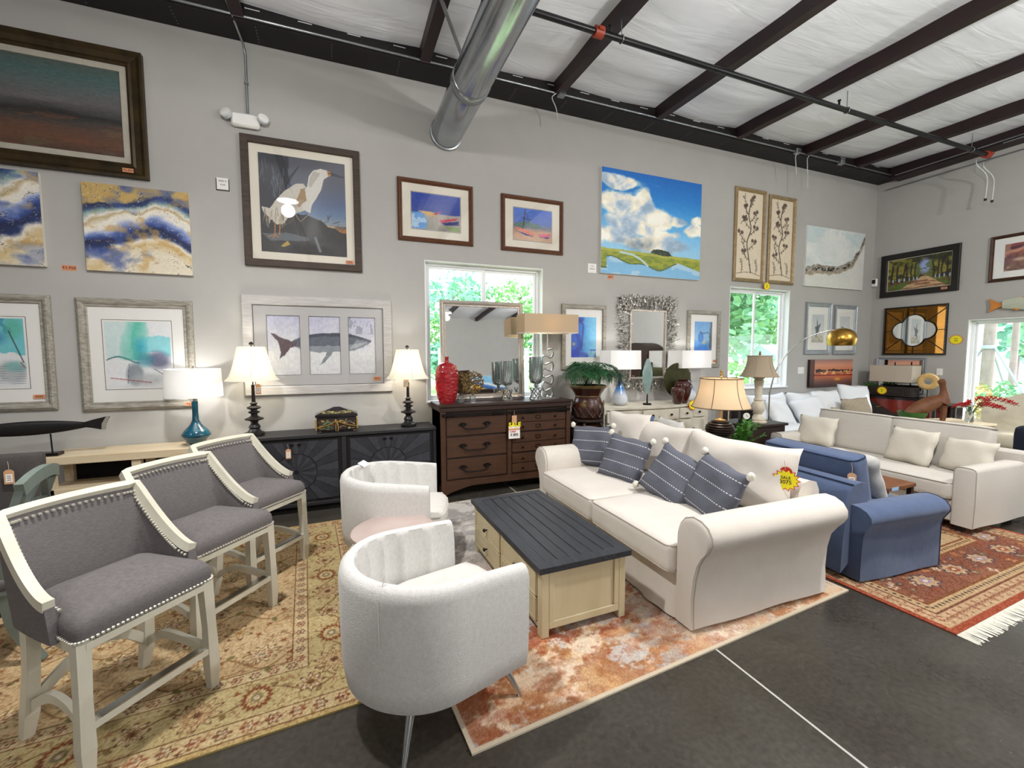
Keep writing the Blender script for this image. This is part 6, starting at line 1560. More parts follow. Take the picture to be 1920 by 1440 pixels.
B().lathe([(.06, 0), (.06, .02), (.012, .025), (.008, .16)], n=16).build('stand', 'iron_dark', t, smooth=50); B().lathe([(.012, .14), (.05, .22), (.088, .36), (.085, .48), (.05, .60), (.015, .655), (0, .66)], n=28, sy=.35).build('leaf', 'glass_grey_green', t, smooth=60)
t = thing('olive_disc', 'round olive bronze disc on a stand on the cream buffet', 'sculpture', (4.70, 5.13, .966))
B().lathe([(0, -.012), (.25, -.01), (.255, 0), (.25, .01), (0, .012)], (0, 0, .335), 48, axis='y').build('disc', 'disc_olive', t, smooth=50); B().box(-.05, .05, -.04, .04, 0, .05, .004).build('stand', 'iron_dark', t); B().box(-.012, .012, -.012, .012, .045, .1).build('post', 'iron_dark', t)
for x, y, k, lab in ((4.53, 4.93, .88, 'shorter dark oxblood vase on the cream buffet'), (4.68, 4.99, 1.15, 'taller dark oxblood vase behind the shorter one')):
    t = thing('oxblood_vase', lab, 'vase', (x, y, .966), 0, 'oxblood vases')
    B().lathe([(r * k, z * k) for r, z in ((.055, 0), (.06, .01), (.095, .13), (.112, .21), (.105, .26), (.07, .29), (.06, .295), (.075, .305), (.066, .305), (.05, .28), (0, .27))], n=32).build('body', 'vase_oxblood', t, smooth=50)
t = thing('sale_tag', 'yellow sale burst on the edge of the cream buffet', 'sale tag', (4.72, 4.825, .955)); burst(t, (0, 0), .075, ['SALE', '695'])

# ---- lamps between the sofas
def bell_shade(t, r0, r1, z0, z1, mt, n=40, ribs=6, trim='shade_trim', flare=.5):
    def Rz(u): return r1 + (r0 - r1) * (1 - u) ** (1 / flare)
    o = B().lathe([(Rz(i / 8), z0 + (z1 - z0) * i / 8) for i in range(9)], n=n, cap=False).build('shade', mt, t, smooth=60)
    for q in range(ribs):
        a = .45 + q * 2 * math.pi / ribs; B().tube([(Rz(i / 8) * 1.003 * math.cos(a), Rz(i / 8) * 1.003 * math.sin(a), z0 + (z1 - z0) * i / 8) for i in range(9)], .004, 5).build('shade_rib', trim, o)
    for R_, z in ((r0, z0), (r1, z1)): B().tube([(R_ * 1.003 * math.cos(2 * math.pi * k / 36), R_ * 1.003 * math.sin(2 * math.pi * k / 36), z) for k in range(36)], .0055, 6, closed=True).build('shade_trim', trim, o, smooth=60)
    return o
t = thing('dark_end_table', 'dark wooden end table between the white sofa and the beige sofa', 'end table', (4.20, 3.86, 0))
B().box(-.26, .26, -.26, .26, .59, .62, .005).build('table_top', 'wood_dark', t); B().box(-.22, .22, -.22, .22, .5, .59).build('apron', 'wood_dark', t)
for a in (-.21, .21):
    for b in (-.21, .21): B().box(a - .025, a + .025, b - .025, b + .025, 0, .5, .003).build('leg', 'wood_dark', t)
t = thing('ribbed_lamp', 'lit tan bell-shade lamp with a ribbed dark urn base', 'table lamp', (4.20, 3.86, .6205))
for i, (r, z) in enumerate(((.14, 0), (.12, .025), (.10, .05), (.095, .075), (.13, .10), (.155, .125), (.165, .15), (.165, .175), (.155, .2), (.135, .225), (.10, .25))): B().lathe([(r * .93, z), (r, z + .006), (r, z + .017), (r * .93, z + .0245)], n=28).build('base_ring', 'bronze_ribbed', t, smooth=40)
B().lathe([(.06, .274), (.065, .285), (.03, .295), (.016, .31), (.016, .45)], n=20).build('stem', 'antique_gold', t, smooth=50)
bell_shade(t, .325, .235, .44, .78, 'shade_tan'); B().lathe([(.008, .45), (.008, .80), (.022, .81), (.015, .82), (.026, .835), (.012, .85), (.02, .865), (.008, .885)], n=14).build('finial', 'antique_gold', t, smooth=50)
_l = add_light('lamp_bulb', 'POINT', (0, 0, .6), 7, (1, .84, .68), .05); _l.parent = t

t = thing('end_cabinet', 'dark wooden end table beside the far arm of the beige sofa', 'end table', (5.55, 4.52, 0))
B().box(-.40, .34, -.30, .30, .675, .71, .006).build('table_top', 'wood_dark', t); B().box(-.37, .31, -.27, .27, .06, .675, .004).build('cabinet', 'wood_dark', t); B().box(-.37, .31, -.25, .25, 0, .06).build('plinth', 'black_lacquer', t)
t = thing('baluster_lamp', 'cream stone baluster lamp with an unlit taupe bell shade', 'table lamp', (5.52, 4.42, .7105))
B().lathe([(.115, 0), (.12, .02), (.10, .035), (.105, .05), (.07, .075), (.05, .12), (.075, .16), (.09, .20), (.09, .25), (.07, .29), (.05, .31), (.062, .325), (.045, .36), (.05, .50), (.065, .60), (.05, .615), (.075, .64), (.07, .655)], n=28).build('base', 'stone_cream', t, smooth=40)
bell_shade(t, .245, .155, .66, .95, 'shade_taupe', ribs=6, trim='shade_taupe', flare=.45); B().tube([(0, 0, .65), (0, 0, .97)], .006, 8).build('stem', 'antique_gold', t); B().lathe([(.01, .96), (.02, .975), (.01, .99), (.016, 1.0), (0, 1.02)], n=12).build('finial', 'antique_gold', t, smooth=50)
t = thing('mantel_clock', 'small black clock with a round white face on the end table', 'clock', (5.25, 4.40, .7105), rad(-30))
B().box(-.075, .075, -.05, .05, 0, .18, .005).build('case', 'black_lacquer', t); B().box(-.085, .085, -.055, .055, .18, .20, .004).build('cap', 'black_lacquer', t); _f = B().lathe([(0, -.056), (.042, -.056), (.046, -.051), (.046, -.046)], (0, 0, .115), 24, axis='y').build('dial', 'clock_face', t)
B().box(-.002, .002, -.058, -.0565, .115, .145).build('hand', 'black_lacquer', _f); B().box(0, .022, -.058, -.0565, .113, .117).build('hand', 'black_lacquer', _f)
t = thing('picture_easel', 'small dark wooden easel frame behind the clock', 'frame', (5.12, 4.62, .7105), rad(-25)); B().box(-.03, .03, -.01, .01, 0, .20, .003).build('stile', 'wood_dark', t); B().box(.035, .05, -.012, .012, 0, .2, .003).build('rail', 'wood_pale', t)
def leafy(name, label, loc, hgt, spread, n, mt, pot, seed, leafL=.07):
    t = thing(name, label, 'potted plant', loc); r = random.Random(seed)
    B().lathe(pot, n=24).build('pot', 'pot_brown', t, smooth=40); z0 = max(p[1] for p in pot) - .03
    for k in range(n):
        a = r.uniform(0, 2 * math.pi); sp = spread * r.uniform(.3, 1); c, s = math.cos(a), math.sin(a); H = hgt * r.uniform(.6, 1); m = B(); st = bez([(0, 0, z0), (sp * .4 * c, sp * .4 * s, z0 + H * .6), (sp * c, sp * s, z0 + H)], 6); m.tube(st, .004, 4)
        for j in range(3, len(st)):
            d = (st[min(j + 1, len(st) - 1)] - st[j - 1]).normalized(); sd = d.cross(Vector((r.uniform(-.3, .3), r.uniform(-.3, .3), 1))).normalized()
            for q in (-1, 1):
                tip = st[j] + sd * q * leafL + d * leafL * .6; mid = st[j].lerp(tip, .5) + Vector((0, 0, .008)); w = d.cross(sd).cross(sd).normalized() * leafL * .26
                m.add([st[j], mid + w, tip, mid - w], [(0, 1, 2, 3)])
        m.build('stem', mt, t, smooth=60)
    return t
leafy('leafy_plant', 'bright green leafy plant in front of the dark end table', (4.82, 4.08, 0), .38, .26, 13, 'leaf_bright', [(.11, 0), (.12, .02), (.14, .42), (.15, .44), (.13, .44), (.12, .41), (0, .41)], 4)
# arc lamp
t = thing('arc_lamp', 'arched floor lamp with a brushed brass dome', 'floor lamp', (6.0, 4.62, 0))
B().lathe([(.17, 0), (.175, .03), (.16, .045), (0, .05)], n=32).build('base', 'silver_metal', t, smooth=40)
B().tube([(0, 0, .04), (0, 0, 1.1)] + bez([(0, 0, 1.1), (.12, -.04, 1.52), (.42, -.16, 1.88), (.78, -.30, 2.03), (.96, -.37, 2.02)], 8), .011, 10).build('arm', 'silver_metal', t, smooth=60)
h = thing('dome', None, None); h.parent = t; h.location = (.98, -.38, 1.96)
B().lathe([(.02, .11), (.05, .106), (.11, .085), (.16, .04), (.186, -.02), (.19, -.07), (.178, -.125), (.165, -.15), (.16, -.15), (.172, -.122), (.184, -.07), (.18, -.02), (.155, .036), (0, .10)], n=40).build('shade', 'brass', h, smooth=50)
B().lathe([(.02, .10), (.022, .12), (.012, .13), (0, .13)], n=12).build('cap', 'silver_metal', h); B().lathe([(.168, -.135), (0, -.138)], n=32, cap=False).build('diffuser', 'plastic_white', h)

# ---- small table by the blue armchair
t = thing('tray_table', 'small low brown table between the blue armchair and the beige sofa', 'side table', (4.70, 2.52, .009))
B().box(-.22, .22, -.24, .24, .455, .49, .004).build('table_top', 'wood_carved', t); B().box(-.16, -.06, -.245, -.241, .458, .486).build('blue_label', 'sky_blue_paper', t)
for a in (-.19, .19):
    for b in (-.21, .21): B().box(a - .02, a + .02, b - .02, b + .02, 0, .455, .003).build('leg', 'wood_dark', t)
# ---------------------------------------------------------------- rugs
def _win(a, cx, cy, R_):
    i0 = max(0, int((cx - R_) / a.w * a.nx)); i1 = min(a.nx + 1, int((cx + R_) / a.w * a.nx) + 2); j0 = max(0, int((cy - R_) / a.h * a.ny)); j1 = min(a.ny + 1, int((cy + R_) / a.h * a.ny) + 2)
    return (slice(j0, j1), slice(i0, i1)) if i1 > i0 and j1 > j0 else None
def _mixw(a, w, m, c):
    m = np.clip(m, 0, 1)[..., None]; a.I[w] = a.I[w] * (1 - m) + np.asarray(c, float) * m
def rosette(a, cx, cy, R_, cols, pet=8, rot=0., sq=1., soft=.12, star=.22):
    w = _win(a, cx, cy, R_ * 1.4)
    if w is None: return
    dx = a.X[w] - cx; dy = (a.Y[w] - cy) / sq; th = np.arctan2(dy, dx) + rot; r = np.hypot(dx, dy) / R_; sh = 1 + star * np.cos(pet * th)
    for k, (f, c) in enumerate(cols): _mixw(a, w, (sh * f - r) / soft, c)
def vine(a, p, q, amp, n, wd, c, leafc=None, ls=.02):
    p = np.array(p, float); q = np.array(q, float); d = q - p; L = np.hypot(*d); nrm = np.array([-d[1], d[0]]) / L; pts = []
    for k in range(n * 10 + 1):
        t = k / (n * 10); pts.append(p + d * t + nrm * amp * math.sin(t * n * 2 * math.pi))
    for s, e in zip(pts[:-1], pts[1:]):
        w = _win(a, *((s + e) / 2), max(abs(e - s)) + wd * 3)
        if w is None: continue
        t = np.clip(((a.X[w] - s[0]) * (e - s)[0] + (a.Y[w] - s[1]) * (e - s)[1]) / ((e - s) ** 2).sum(), 0, 1); dd = np.hypot(a.X[w] - s[0] - t * (e - s)[0], a.Y[w] - s[1] - t * (e - s)[1]); _mixw(a, w, 1.5 - dd / wd, c)
    if leafc is not None:
        for k in range(3, len(pts), 5): rosette(a, *(pts[k] + nrm * ls * (1 if k % 2 else -1)), ls, [(1., leafc)], 2, k)
def band(a, e0, e1, c, al=1.):
    e = np.minimum(np.minimum(a.X, a.w - a.X), np.minimum(a.Y, a.h - a.Y)); a.mix(((e >= e0) & (e < e1)) * al, c)
def along(a, e, step, fn):
    """call fn(x, y, k, angle) along the rectangle at distance e from the edge"""
    k = 0
    for (x0, y0, x1, y1, an) in ((e, e, a.w - e, e, 0), (a.w - e, e, a.w - e, a.h - e, math.pi / 2), (a.w - e, a.h - e, e, a.h - e, math.pi), (e, a.h - e, e, e, -math.pi / 2)):
        L = math.hypot(x1 - x0, y1 - y0); n = max(1, round(L / step))
        for i in range(n): fn(x0 + (x1 - x0) * (i + .5) / n, y0 + (y1 - y0) * (i + .5) / n, k, an); k += 1
def rug(name, label, a, loc, rz, edge, th=.009):
    t = thing(name, label, 'rug', loc, rz)
    B().box(0, a.w, 0, a.h, 0.0005, th - .001).build('backing', edge, t); a.mesh('pile', 'wool_pile', t, th, 0, 0, flat=True)
    return t
def gold_rug():
    a = Art(3.4, 2.55, .0062); r = np.random.RandomState(3)
    a.fill((192, 168, 118)); n = fbm(a.U * 14, a.V * 14, 4, 2); a.mix((n > .55) * .3, (206, 186, 140)); a.mix((n < .42) * .3, (170, 144, 98))
    band(a, 0, .03, (186, 164, 104)); band(a, .03, .036, (104, 66, 40)); band(a, .036, .125, (196, 176, 124)); band(a, .125, .131, (104, 66, 40)); band(a, .131, .38, (188, 172, 116)); band(a, .38, .386, (110, 72, 44)); band(a, .386, .46, (198, 180, 130)); band(a, .46, .466, (104, 66, 40))
    dk, rd, cr, gn, bl = (98, 66, 42), (128, 74, 44), (206, 186, 142), (136, 126, 86), (110, 104, 90)
    for k in range(260): x, y = r.rand() * a.w, r.rand() * a.h; rosette(a, x, y, r.uniform(.008, .02), [(1., [dk, rd, gn, (140, 106, 60)][k % 4])], r.randint(3, 7), r.rand() * 6, soft=.4, star=.4)
    along(a, .08, .10, lambda x, y, k, an: rosette(a, x, y, .032, [(1., dk if k % 2 else rd), (.72, cr), (.4, gn if k % 3 else rd)], 6, 0, soft=.2))
    along(a, .08, .05, lambda x, y, k, an: rosette(a, x, y, .010, [(1., rd)], 4, 0, soft=.4))
    along(a, .425, .085, lambda x, y, k, an: rosette(a, x, y, .026, [(1., dk if k % 2 else rd), (.68, cr), (.36, dk)], 6, 0, soft=.2))
    def brd(x, y, k, an):
        if k % 3 == 0: rosette(a, x, y, .085, [(1., dk), (.9, (188, 166, 116)), (.62, (150, 112, 72)), (.5, (192, 170, 120)), (.26, dk)], 10, .3, soft=.05, star=.28)
        elif k % 3 == 1: rosette(a, x, y, .075, [(1., (168, 150, 96)), (.9, rd), (.66, (204, 186, 128)), (.4, gn), (.2, cr)], 16, .1, 1.2, soft=.06, star=.1)
        else: rosette(a, x, y, .055, [(1., dk), (.84, cr), (.55, (150, 120, 70)), (.3, dk)], 8, 0, soft=.06, star=.3)
    e = .255
    for p, q in (((e, e), (a.w - e, e)), ((a.w - e, e), (a.w - e, a.h - e)), ((a.w - e, a.h - e), (e, a.h - e)), ((e, a.h - e), (e, e))): vine(a, p, q, .05, 7, .004, (120, 86, 50), (130, 110, 66), .018)
    along(a, e, .24, brd)
    # field: all-over vines, palmettes
    for j in range(5): vine(a, (.5, .62 + .33 * j), (2.9, .62 + .33 * j + (.08 if j % 2 else -.08)), .07, 6, .004, (122, 90, 52), (120, 112, 66), .02)
    for i in range(9):
        for j in range(6):
            x = .62 + .27 * i + (.13 if j % 2 else 0); y = .60 + .27 * j
            if x < 2.86 and y < 2.03:
                q = (i * 3 + j * 5) % 4
                if q == 0: rosette(a, x, y, .09, [(1., (176, 158, 104)), (.94, dk), (.84, (206, 188, 136)), (.55, rd), (.44, cr), (.2, gn)], 12, .2, .8, soft=.05, star=.24)
                elif q == 1: rosette(a, x, y, .07, [(1., rd), (.86, (200, 182, 128)), (.5, gn), (.3, cr)], 9, 0, 1.2, soft=.06, star=.3)
                elif q == 2: rosette(a, x, y, .06, [(1., dk), (.82, (190, 172, 120)), (.4, (150, 110, 60))], 7, .5, soft=.08, star=.4)
                else: rosette(a, x, y, .045, [(1., gn), (.7, cr), (.4, rd)], 6, 0, soft=.1, star=.3)
    q_ = np.abs(fbm(a.X * 26, a.Y * 26, 2, 14) - .5); a.mix((q_ < .022) * .55, (118, 80, 48)); q_ = np.abs(fbm(a.X * 17, a.Y * 17, 2, 24) - .5); a.mix((q_ < .02) * .5, (140, 96, 58)); nz = np.random.RandomState(9).rand(*a.U.shape) - .5; a.I = np.clip(a.I + nz[..., None] * 34, 0, 255); a.rough(20, 220, 170, 6); a.I = np.clip(a.I * np.array([1.0, .985, 1.06]), 0, 255)
    mat('rug_edge_gold', 'a8935c', .95)
    an = rad(4.0); return rug('gold_rug', 'gold floral oriental rug under the counter stools', a, (.20 - 3.4 * math.cos(an), 2.135 - 3.4 * math.sin(an), 0), an, 'rug_edge_gold')
gold_rug()
def rust_rug():
    a = Art(2.87, 3.02, .0062); U, V = a.U, a.V; X, Y = a.X, a.Y
    F = lambda f, sd, sy=1.2: fbm(X * f, Y * f * sy, 6, sd, .72)
    cl = lambda v, k: np.clip(v * k, 0, 1)
    a.ramp(cl(F(1.6, 11) - .25, 2.), [(0, (222, 190, 158)), (.5, (230, 208, 182)), (1, (222, 208, 192))])
    near = np.clip(1.25 - Y / .8, 0, 1) * np.clip(1.5 - X / 1.2, .15, 1); mid = np.clip(1 - np.abs(Y - .75) / .95, 0, 1); far = np.clip((Y - 1.1) / .7, 0, 1)
    a.mix(cl(F(2.2, 31) - .47, 14) * np.clip(near * 1.8, 0, 1) * .95, (166, 112, 74)); a.mix(cl(F(2.6, 41) - .50, 14) * np.clip(near * 1.7, 0, 1) * .85, (206, 162, 112)); a.mix(cl(F(3.0, 45) - .53, 14) * np.clip(near * 1.6, 0, 1) * .9, (150, 86, 54))
    a.mix(cl(F(2.4, 51) - .525, 16) * np.clip(near * 2.2, 0, 1) * .9, (168, 164, 162)); a.mix(cl(F(4, 55) - .56, 16) * np.clip(near * 2, 0, 1) * .8, (200, 200, 200))
    a.mix(cl(F(6, 61, 1.6) - .545, 18) * mid * .9, (166, 92, 64)); a.mix(cl(F(9, 65, 1.6) - .57, 20) * mid * .85, (146, 66, 46)); a.mix(cl(F(5, 71) - .55, 14) * mid * .6, (222, 168, 116)); a.mix(cl(F(3, 75) - .54, 12) * mid * .5, (196, 190, 186)); a.mix((X > 2.1) * cl(F(5, 81, 1.8) - .5, 12) * np.clip(1.2 - Y, 0, 1) * .75, (172, 112, 70))
    a.mix(far * .92, (208, 204, 200)); a.mix(far * cl(F(2.5, 85) - .5, 10) * .8, (152, 148, 146)); a.mix(far * cl(F(6, 87) - .55, 12) * .6, (124, 118, 116))
    nz = np.random.RandomState(4).rand(*U.shape) - .5; a.I = np.clip(a.I + nz[..., None] * 30, 0, 255); a.mix((np.minimum(np.minimum(X, a.w - X), np.minimum(Y, a.h - Y)) < .022) * 1., (206, 192, 170))
    mat('rug_edge_cream', 'c9bda6', .95); return rug('abstract_rug', 'cream and rust abstract rug under the white sofa and coffee table', a, (.47, 1.66, 0), rad(4.6), 'rug_edge_cream', .0095)
rust_rug()
def red_rug():
    a = Art(2.5, 2.3, .008); r = np.random.RandomState(6); a.fill((122, 76, 58)); rd, nv, be, og, cr = (128, 66, 50), (60, 56, 70), (176, 148, 116), (146, 72, 50), (204, 186, 158)
    n = fbm(a.U * 10, a.V * 10, 3, 5); a.mix((n > .55) * .35, (150, 104, 78))
    band(a, 0, .045, og); band(a, .045, .15, be); band(a, .15, .165, (110, 66, 48)); band(a, .165, .23, (176, 148, 112)); band(a, .23, .245, (120, 76, 44)); band(a, .56, .575, (120, 76, 44)); band(a, .575, .64, (174, 142, 104)); band(a, .64, .655, (110, 60, 40))
    e = np.minimum(np.minimum(a.X, a.w - a.X), np.minimum(a.Y, a.h - a.Y)); a.mix((e > .655) * 1., (176, 148, 112)); a.mix((e > .655) * (n > .5) * .5, (134, 84, 60))
    along(a, .098, .085, lambda x, y, k, an: rosette(a, x, y, .03, [(1., (140, 84, 60)), (.6, be), (.35, (96, 70, 60))], 4, an, soft=.2, star=.5))
    along(a, .198, .045, lambda x, y, k, an: rosette(a, x, y, .014, [(1., (60, 44, 40))], 4, 0, soft=.4)); along(a, .608, .05, lambda x, y, k, an: rosette(a, x, y, .016, [(1., (74, 46, 38))], 4, 0, soft=.4))
    for k in range(520):
        q = r.rand(); x, y = r.rand() * a.w, r.rand() * a.h; d = min(x, y, a.w - x, a.h - y)
        if .26 < d < .55 or d > .67: rosette(a, x, y, r.uniform(.015, .032), [(1., [cr, nv, be, (186, 130, 80), (98, 96, 78), rd][k % 6]), (.5, [rd, be, og][k % 3])], r.randint(3, 7), r.rand() * 6, r.uniform(.5, 1.2), soft=.25, star=.4)
    along(a, .40, .40, lambda x, y, k, an: rosette(a, x, y, .115, [(1., nv), (.86, be), (.6, (170, 130, 96)), (.42, rd if k % 2 else (136, 128, 150)), (.2, cr)], 8, 0, .7, soft=.08, star=.16))
    for i in range(5):
        for j in range(3): vine(a, (.72 + .22 * i, .72 + .5 * j), (.88 + .22 * i, 1.0 + .5 * j), .06, 1, .018, cr)
    nz = np.random.RandomState(4).rand(*a.U.shape) - .5; a.I = np.clip(a.I + nz[..., None] * 46, 0, 255)
    mat('rug_edge_red', '7a3424', .95); t = rug('red_rug', 'red oriental rug with a white fringe under the blue armchair', a, (3.40, 1.335, 0), rad(2.5), 'rug_edge_red', .0085)
    m = B()
    for k in range(230):
        x = k * 2.5 / 230 + .005; L = .085 + .02 * rnd.random(); dx = rnd.uniform(-.014, .014); m.add([(x - .004, 0, .004), (x + .004, 0, .004), (x + .004 + dx, -L, .0015), (x - .004 + dx, -L, .0015), (x, 0, .008), (x + dx, -L, .0045)], [(0, 1, 2, 3), (0, 3, 5, 4), (1, 4, 5, 2)])
    o = m.build('fringe', 'tassel_white', t); o['kind'] = 'stuff'
red_rug()
# ---------------------------------------------------------------- far corner by the end wall
mat('navy_fabric', '1c2030', .95, col2='161a28', vs=8); mat('cream_fabric', 'd8d2bf', .9, col2='cbc4b0', vs=6, bump=.002); mat('waffle', 'b7ab95', .95, col2='8d816c', vs=70, bump=.004, bs=80)
mat('cushion_blue', 'aebfd4', .9, col2='9cafc8', vs=6); mat('flower_leaf', '4a6a38', .6)
def wicker_sofa():
    t = thing('wicker_sofa', 'dark wicker sofa with thick white cushions under the second window', 'sofa', (7.72, 5.0, 0))
    W = 1.55
    B().box(-W, W, -.42, .36, .10, .32, .01).build('seat_frame', 'wicker_dark', t)
    B().box(-W, W, .30, .38, .32, .80, .012).build('back_frame', 'wicker_dark', t)
    for s in (-1, 1):
        P = [(-.44, .10), (.38, .10), (.38, .86), (.30, .90), (-.30, .62), (-.44, .56)]
        m = B(); x0 = s * W - (.0 if s > 0 else .07); m.prism(P, x0, x0 + .07, 'x'); m.build('arm', 'wicker_dark', t)
        for y in (-.38, .3): B().box(s * (W - .05) - .03, s * (W - .05) + .03, y - .03, y + .03, 0, .1).build('foot', 'wicker_dark', t)
    for x in (-1.03, 0, 1.03): B().rbox(1.02, .74, .19, .06, c=(x, -.06, .42), crown=.03).build('seat_cushion', 'white_cotton', t, smooth=180, weld=True)
    for i, x in enumerate((-1.03, 0, 1.03)): pillow('back_cushion', 1.0, .56, .28, 'white_cotton', t, (x, .14, .47), (rad(-14), 0, 0), 14, .04, 70 + i, .02)
wicker_sofa()
for i, (x, y, z, w, h, rot, mt, lab) in enumerate((
        (6.75, 4.86, .52, .56, .46, (-35, 8, 6), 'white_cotton', 'slumped white pillow nearest the baluster lamp'), (7.35, 4.78, .52, .56, .48, (-32, -10, -14), 'white_cotton', 'white pillow in the middle of the wicker sofa'),
        (7.95, 4.90, .52, .60, .56, (-22, 0, -8), 'white_cotton', 'white pillow behind the waffle pillow'), (8.55, 4.86, .53, .66, .62, (-16, 4, -12), 'white_cotton', 'largest white pillow at the corner end of the wicker sofa'),
        (8.18, 4.60, .53, .46, .42, (-20, -5, -22), 'waffle', 'beige waffle weave pillow on the wicker sofa'), (7.72, 4.55, .52, .40, .34, (-40, 10, 34), 'waffle', 'beige waffle weave pillow turned aside on the wicker sofa'), (7.35, 4.45, .51, .36, .22, (-50, 0, -10), 'cushion_blue', 'small blue-grey pillow lying on the wicker sofa'))):
    p = pillow('sofa_pillow', w, h, .17, mt, None, (x, y, z), tuple(rad(q) for q in rot), 14, .05, 80 + i); tag(p, lab, 'pillow', 'pillows on the wicker sofa')
# red chest and what stands on it
t = thing('red_chest', 'red lacquered bow-front chest of drawers against the end wall', 'chest', (9.55, 4.70, 0), rad(-90))
P = [(-.48, .25)] + [(-.48 + .96 * k / 16, -.19 - .07 * math.sin(math.pi * k / 16)) for k in range(17)] + [(.48, .25)]
B().prism(P, .12, .86).build('body', 'chest_red', t); B().prism([(x * 1.04, y * 1.06) for x, y in P], .86, .90).build('top', 'black_lacquer', t)
for z0, z1 in ((.62, .83), (.38, .60), (.15, .36)):
    d = B().prism([(-.44 + .88 * k / 16, -.205 - .068 * math.sin(math.pi * (.04 + .92 * k / 16))) for k in range(17)] + [(.44, -.15), (-.44, -.15)], z0, z1).build('drawer', 'chest_red', t)
    for x in (-.25, .25): B().tube(bez([(x - .05, -.262, (z0 + z1) / 2), (x, -.285, (z0 + z1) / 2 - .025), (x + .05, -.262, (z0 + z1) / 2)], 5), .006, 6).build('handle', 'gold_leaf', d, smooth=60)
for x in (-.42, .42): B().box(x - .03, x + .03, -.16, .2, 0, .12, .004).build('foot', 'black_lacquer', t)
t = thing('dark_basket', 'long dark woven tray basket on the red chest', 'basket', (9.52, 4.86, .9005), rad(-90))
for k in range(6): B().tube(rect_tube(-.36, .36, -.12, .12, .018 + k * .028, .014, .05), .0155, 6, closed=True).build('woven_coil', 'wicker_dark', t, smooth=60)
B().box(-.35, .35, -.11, .11, .004, .02).build('bottom', 'wicker_dark', t)
t = thing('sale_tag', 'yellow sale burst on the dark woven basket', 'sale tag', (9.36, 4.94, 1.0), rad(-90)); burst(t, (0, 0), .075, ['SALE', '65'])
t = thing('long_shade_lamp', 'table lamp with a long pale rectangular shade on the red chest', 'table lamp', (9.56, 4.86, .925), rad(-90))
B().box(-.1, .1, -.05, .05, 0, .02, .003).build('foot', 'black_lacquer', t); B().tube([(0, 0, .02), (0, 0, .6)], .01, 8).build('stem', 'black_lacquer', t); m = B()
for q in ((-.33, .33, -.14, -.136), (-.33, .33, .136, .14), (-.33, -.326, -.136, .136), (.326, .33, -.136, .136)): m.box(q[0], q[1], q[2], q[3], .24, .54)
two_shader('shade_sand', _shade('ded3c2', .3)); m.build('shade', 'shade_sand', t)
t = thing('straw_ring', 'round woven straw ring standing on the red chest', 'ornament', (9.45, 4.31, .9005), rad(-68)); B().box(-.05, .05, -.03, .03, 0, .02).build('foot', 'black_lacquer', t); B().tube([(0, 0, .02), (0, 0, .2)], .008, 6).build('post', 'black_lacquer', t)
B().lathe([(.05, -.01), (.065, -.025), (.12, -.03), (.145, -.01), (.145, .01), (.12, .025), (.065, .02), (.05, .01), (.05, -.01)], (0, 0, .30), 40, axis='y', cap=False).build('ring', 'straw', t, smooth=60)
leafy('small_plant', 'small green plant at the corner end of the red chest', (9.5, 5.22, .9005), .16, .13, 9, 'leaf_bright', [(.05, 0), (.06, .08), (.05, .08), (0, .07)], 8, .045)
t = thing('dark_side_table', 'dark side table with a glass top beside the red chest', 'side table', (9.52, 4.0, 0)); B().box(-.26, .26, -.16, .16, .80, .83, .004).build('table_top', 'black_lacquer', t)
for a in (-.23, .23):
    for b in (-.13, .13): B().box(a - .018, a + .018, b - .018, b + .018, 0, .8).build('leg', 'wood_dark', t)
# table with the wooden bird behind the beige sofa
t = thing('pale_low_table', 'pale table behind the beige sofa holding the wooden bird', 'table', (8.35, 3.62, 0), rad(-15)); B().box(-.55, .55, -.30, .30, .63, .67, .006).build('table_top', 'wood_pale', t)
for a in (-.5, .5):
    for b in (-.25, .25): B().box(a - .03, a + .03, b - .03, b + .03, 0, .63, .003).build('leg', 'wood_pale', t)
t = thing('wooden_bird', 'carved brown wooden bird with its tail raised', 'sculpture', (8.42, 3.70, .671), rad(-28)); k = 1.2
def blob(pts, rr, n=12): return B().tube([(x * k, y * k, z * k) for x, y, z in pts], [r * k for r in rr], n)
blob(bez([(-.36, 0, .06), (-.24, 0, .13), (-.08, 0, .22), (.05, 0, .28)], 6), [.02 + .075 * math.sin(math.pi * min(1, i / 18 * .8 + .1)) for i in range(19)]).build('body', 'wood_carved', t, smooth=60)
blob(bez([(.02, 0, .22), (.06, 0, .32), (.04, 0, .44), (.02, 0, .52)], 5), [.085, .085, .082, .076, .066, .055, .046, .04, .036, .034, .034, .036, .04, .042, .038, .024]).build('neck', 'wood_carved', t, smooth=60)
blob([(.06, 0, .2), (.07, 0, .1), (.06, 0, 0)], [.04, .03, .028]).build('leg', 'wood_carved', t, smooth=60)
blob([(-.30, .03, .02), (-.06, .05, .17), (.02, .06, .22)], [.015, .045, .03]).build('wing', 'wood_carved', t, smooth=60)
t = thing('green_bowl', 'round green woven bowl beside the wooden bird', 'bowl', (8.10, 3.86, .671)); B().lathe([(.08, 0), (.12, .01), (.165, .08), (.175, .13), (.165, .13), (.15, .08), (0, .02)], n=28).build('bowl', 'green_bowl', t, smooth=50)
t = thing('red_flower_spray', 'spray of red flowers in a glass beside the wooden bird', 'flowers', (8.62, 3.42, .671)); B().lathe([(.04, 0), (.05, .02), (.045, .14), (.05, .16), (.042, .15), (0, .02)], n=16).build('glass_vase', 'acrylic', t, smooth=50); r = random.Random(4)
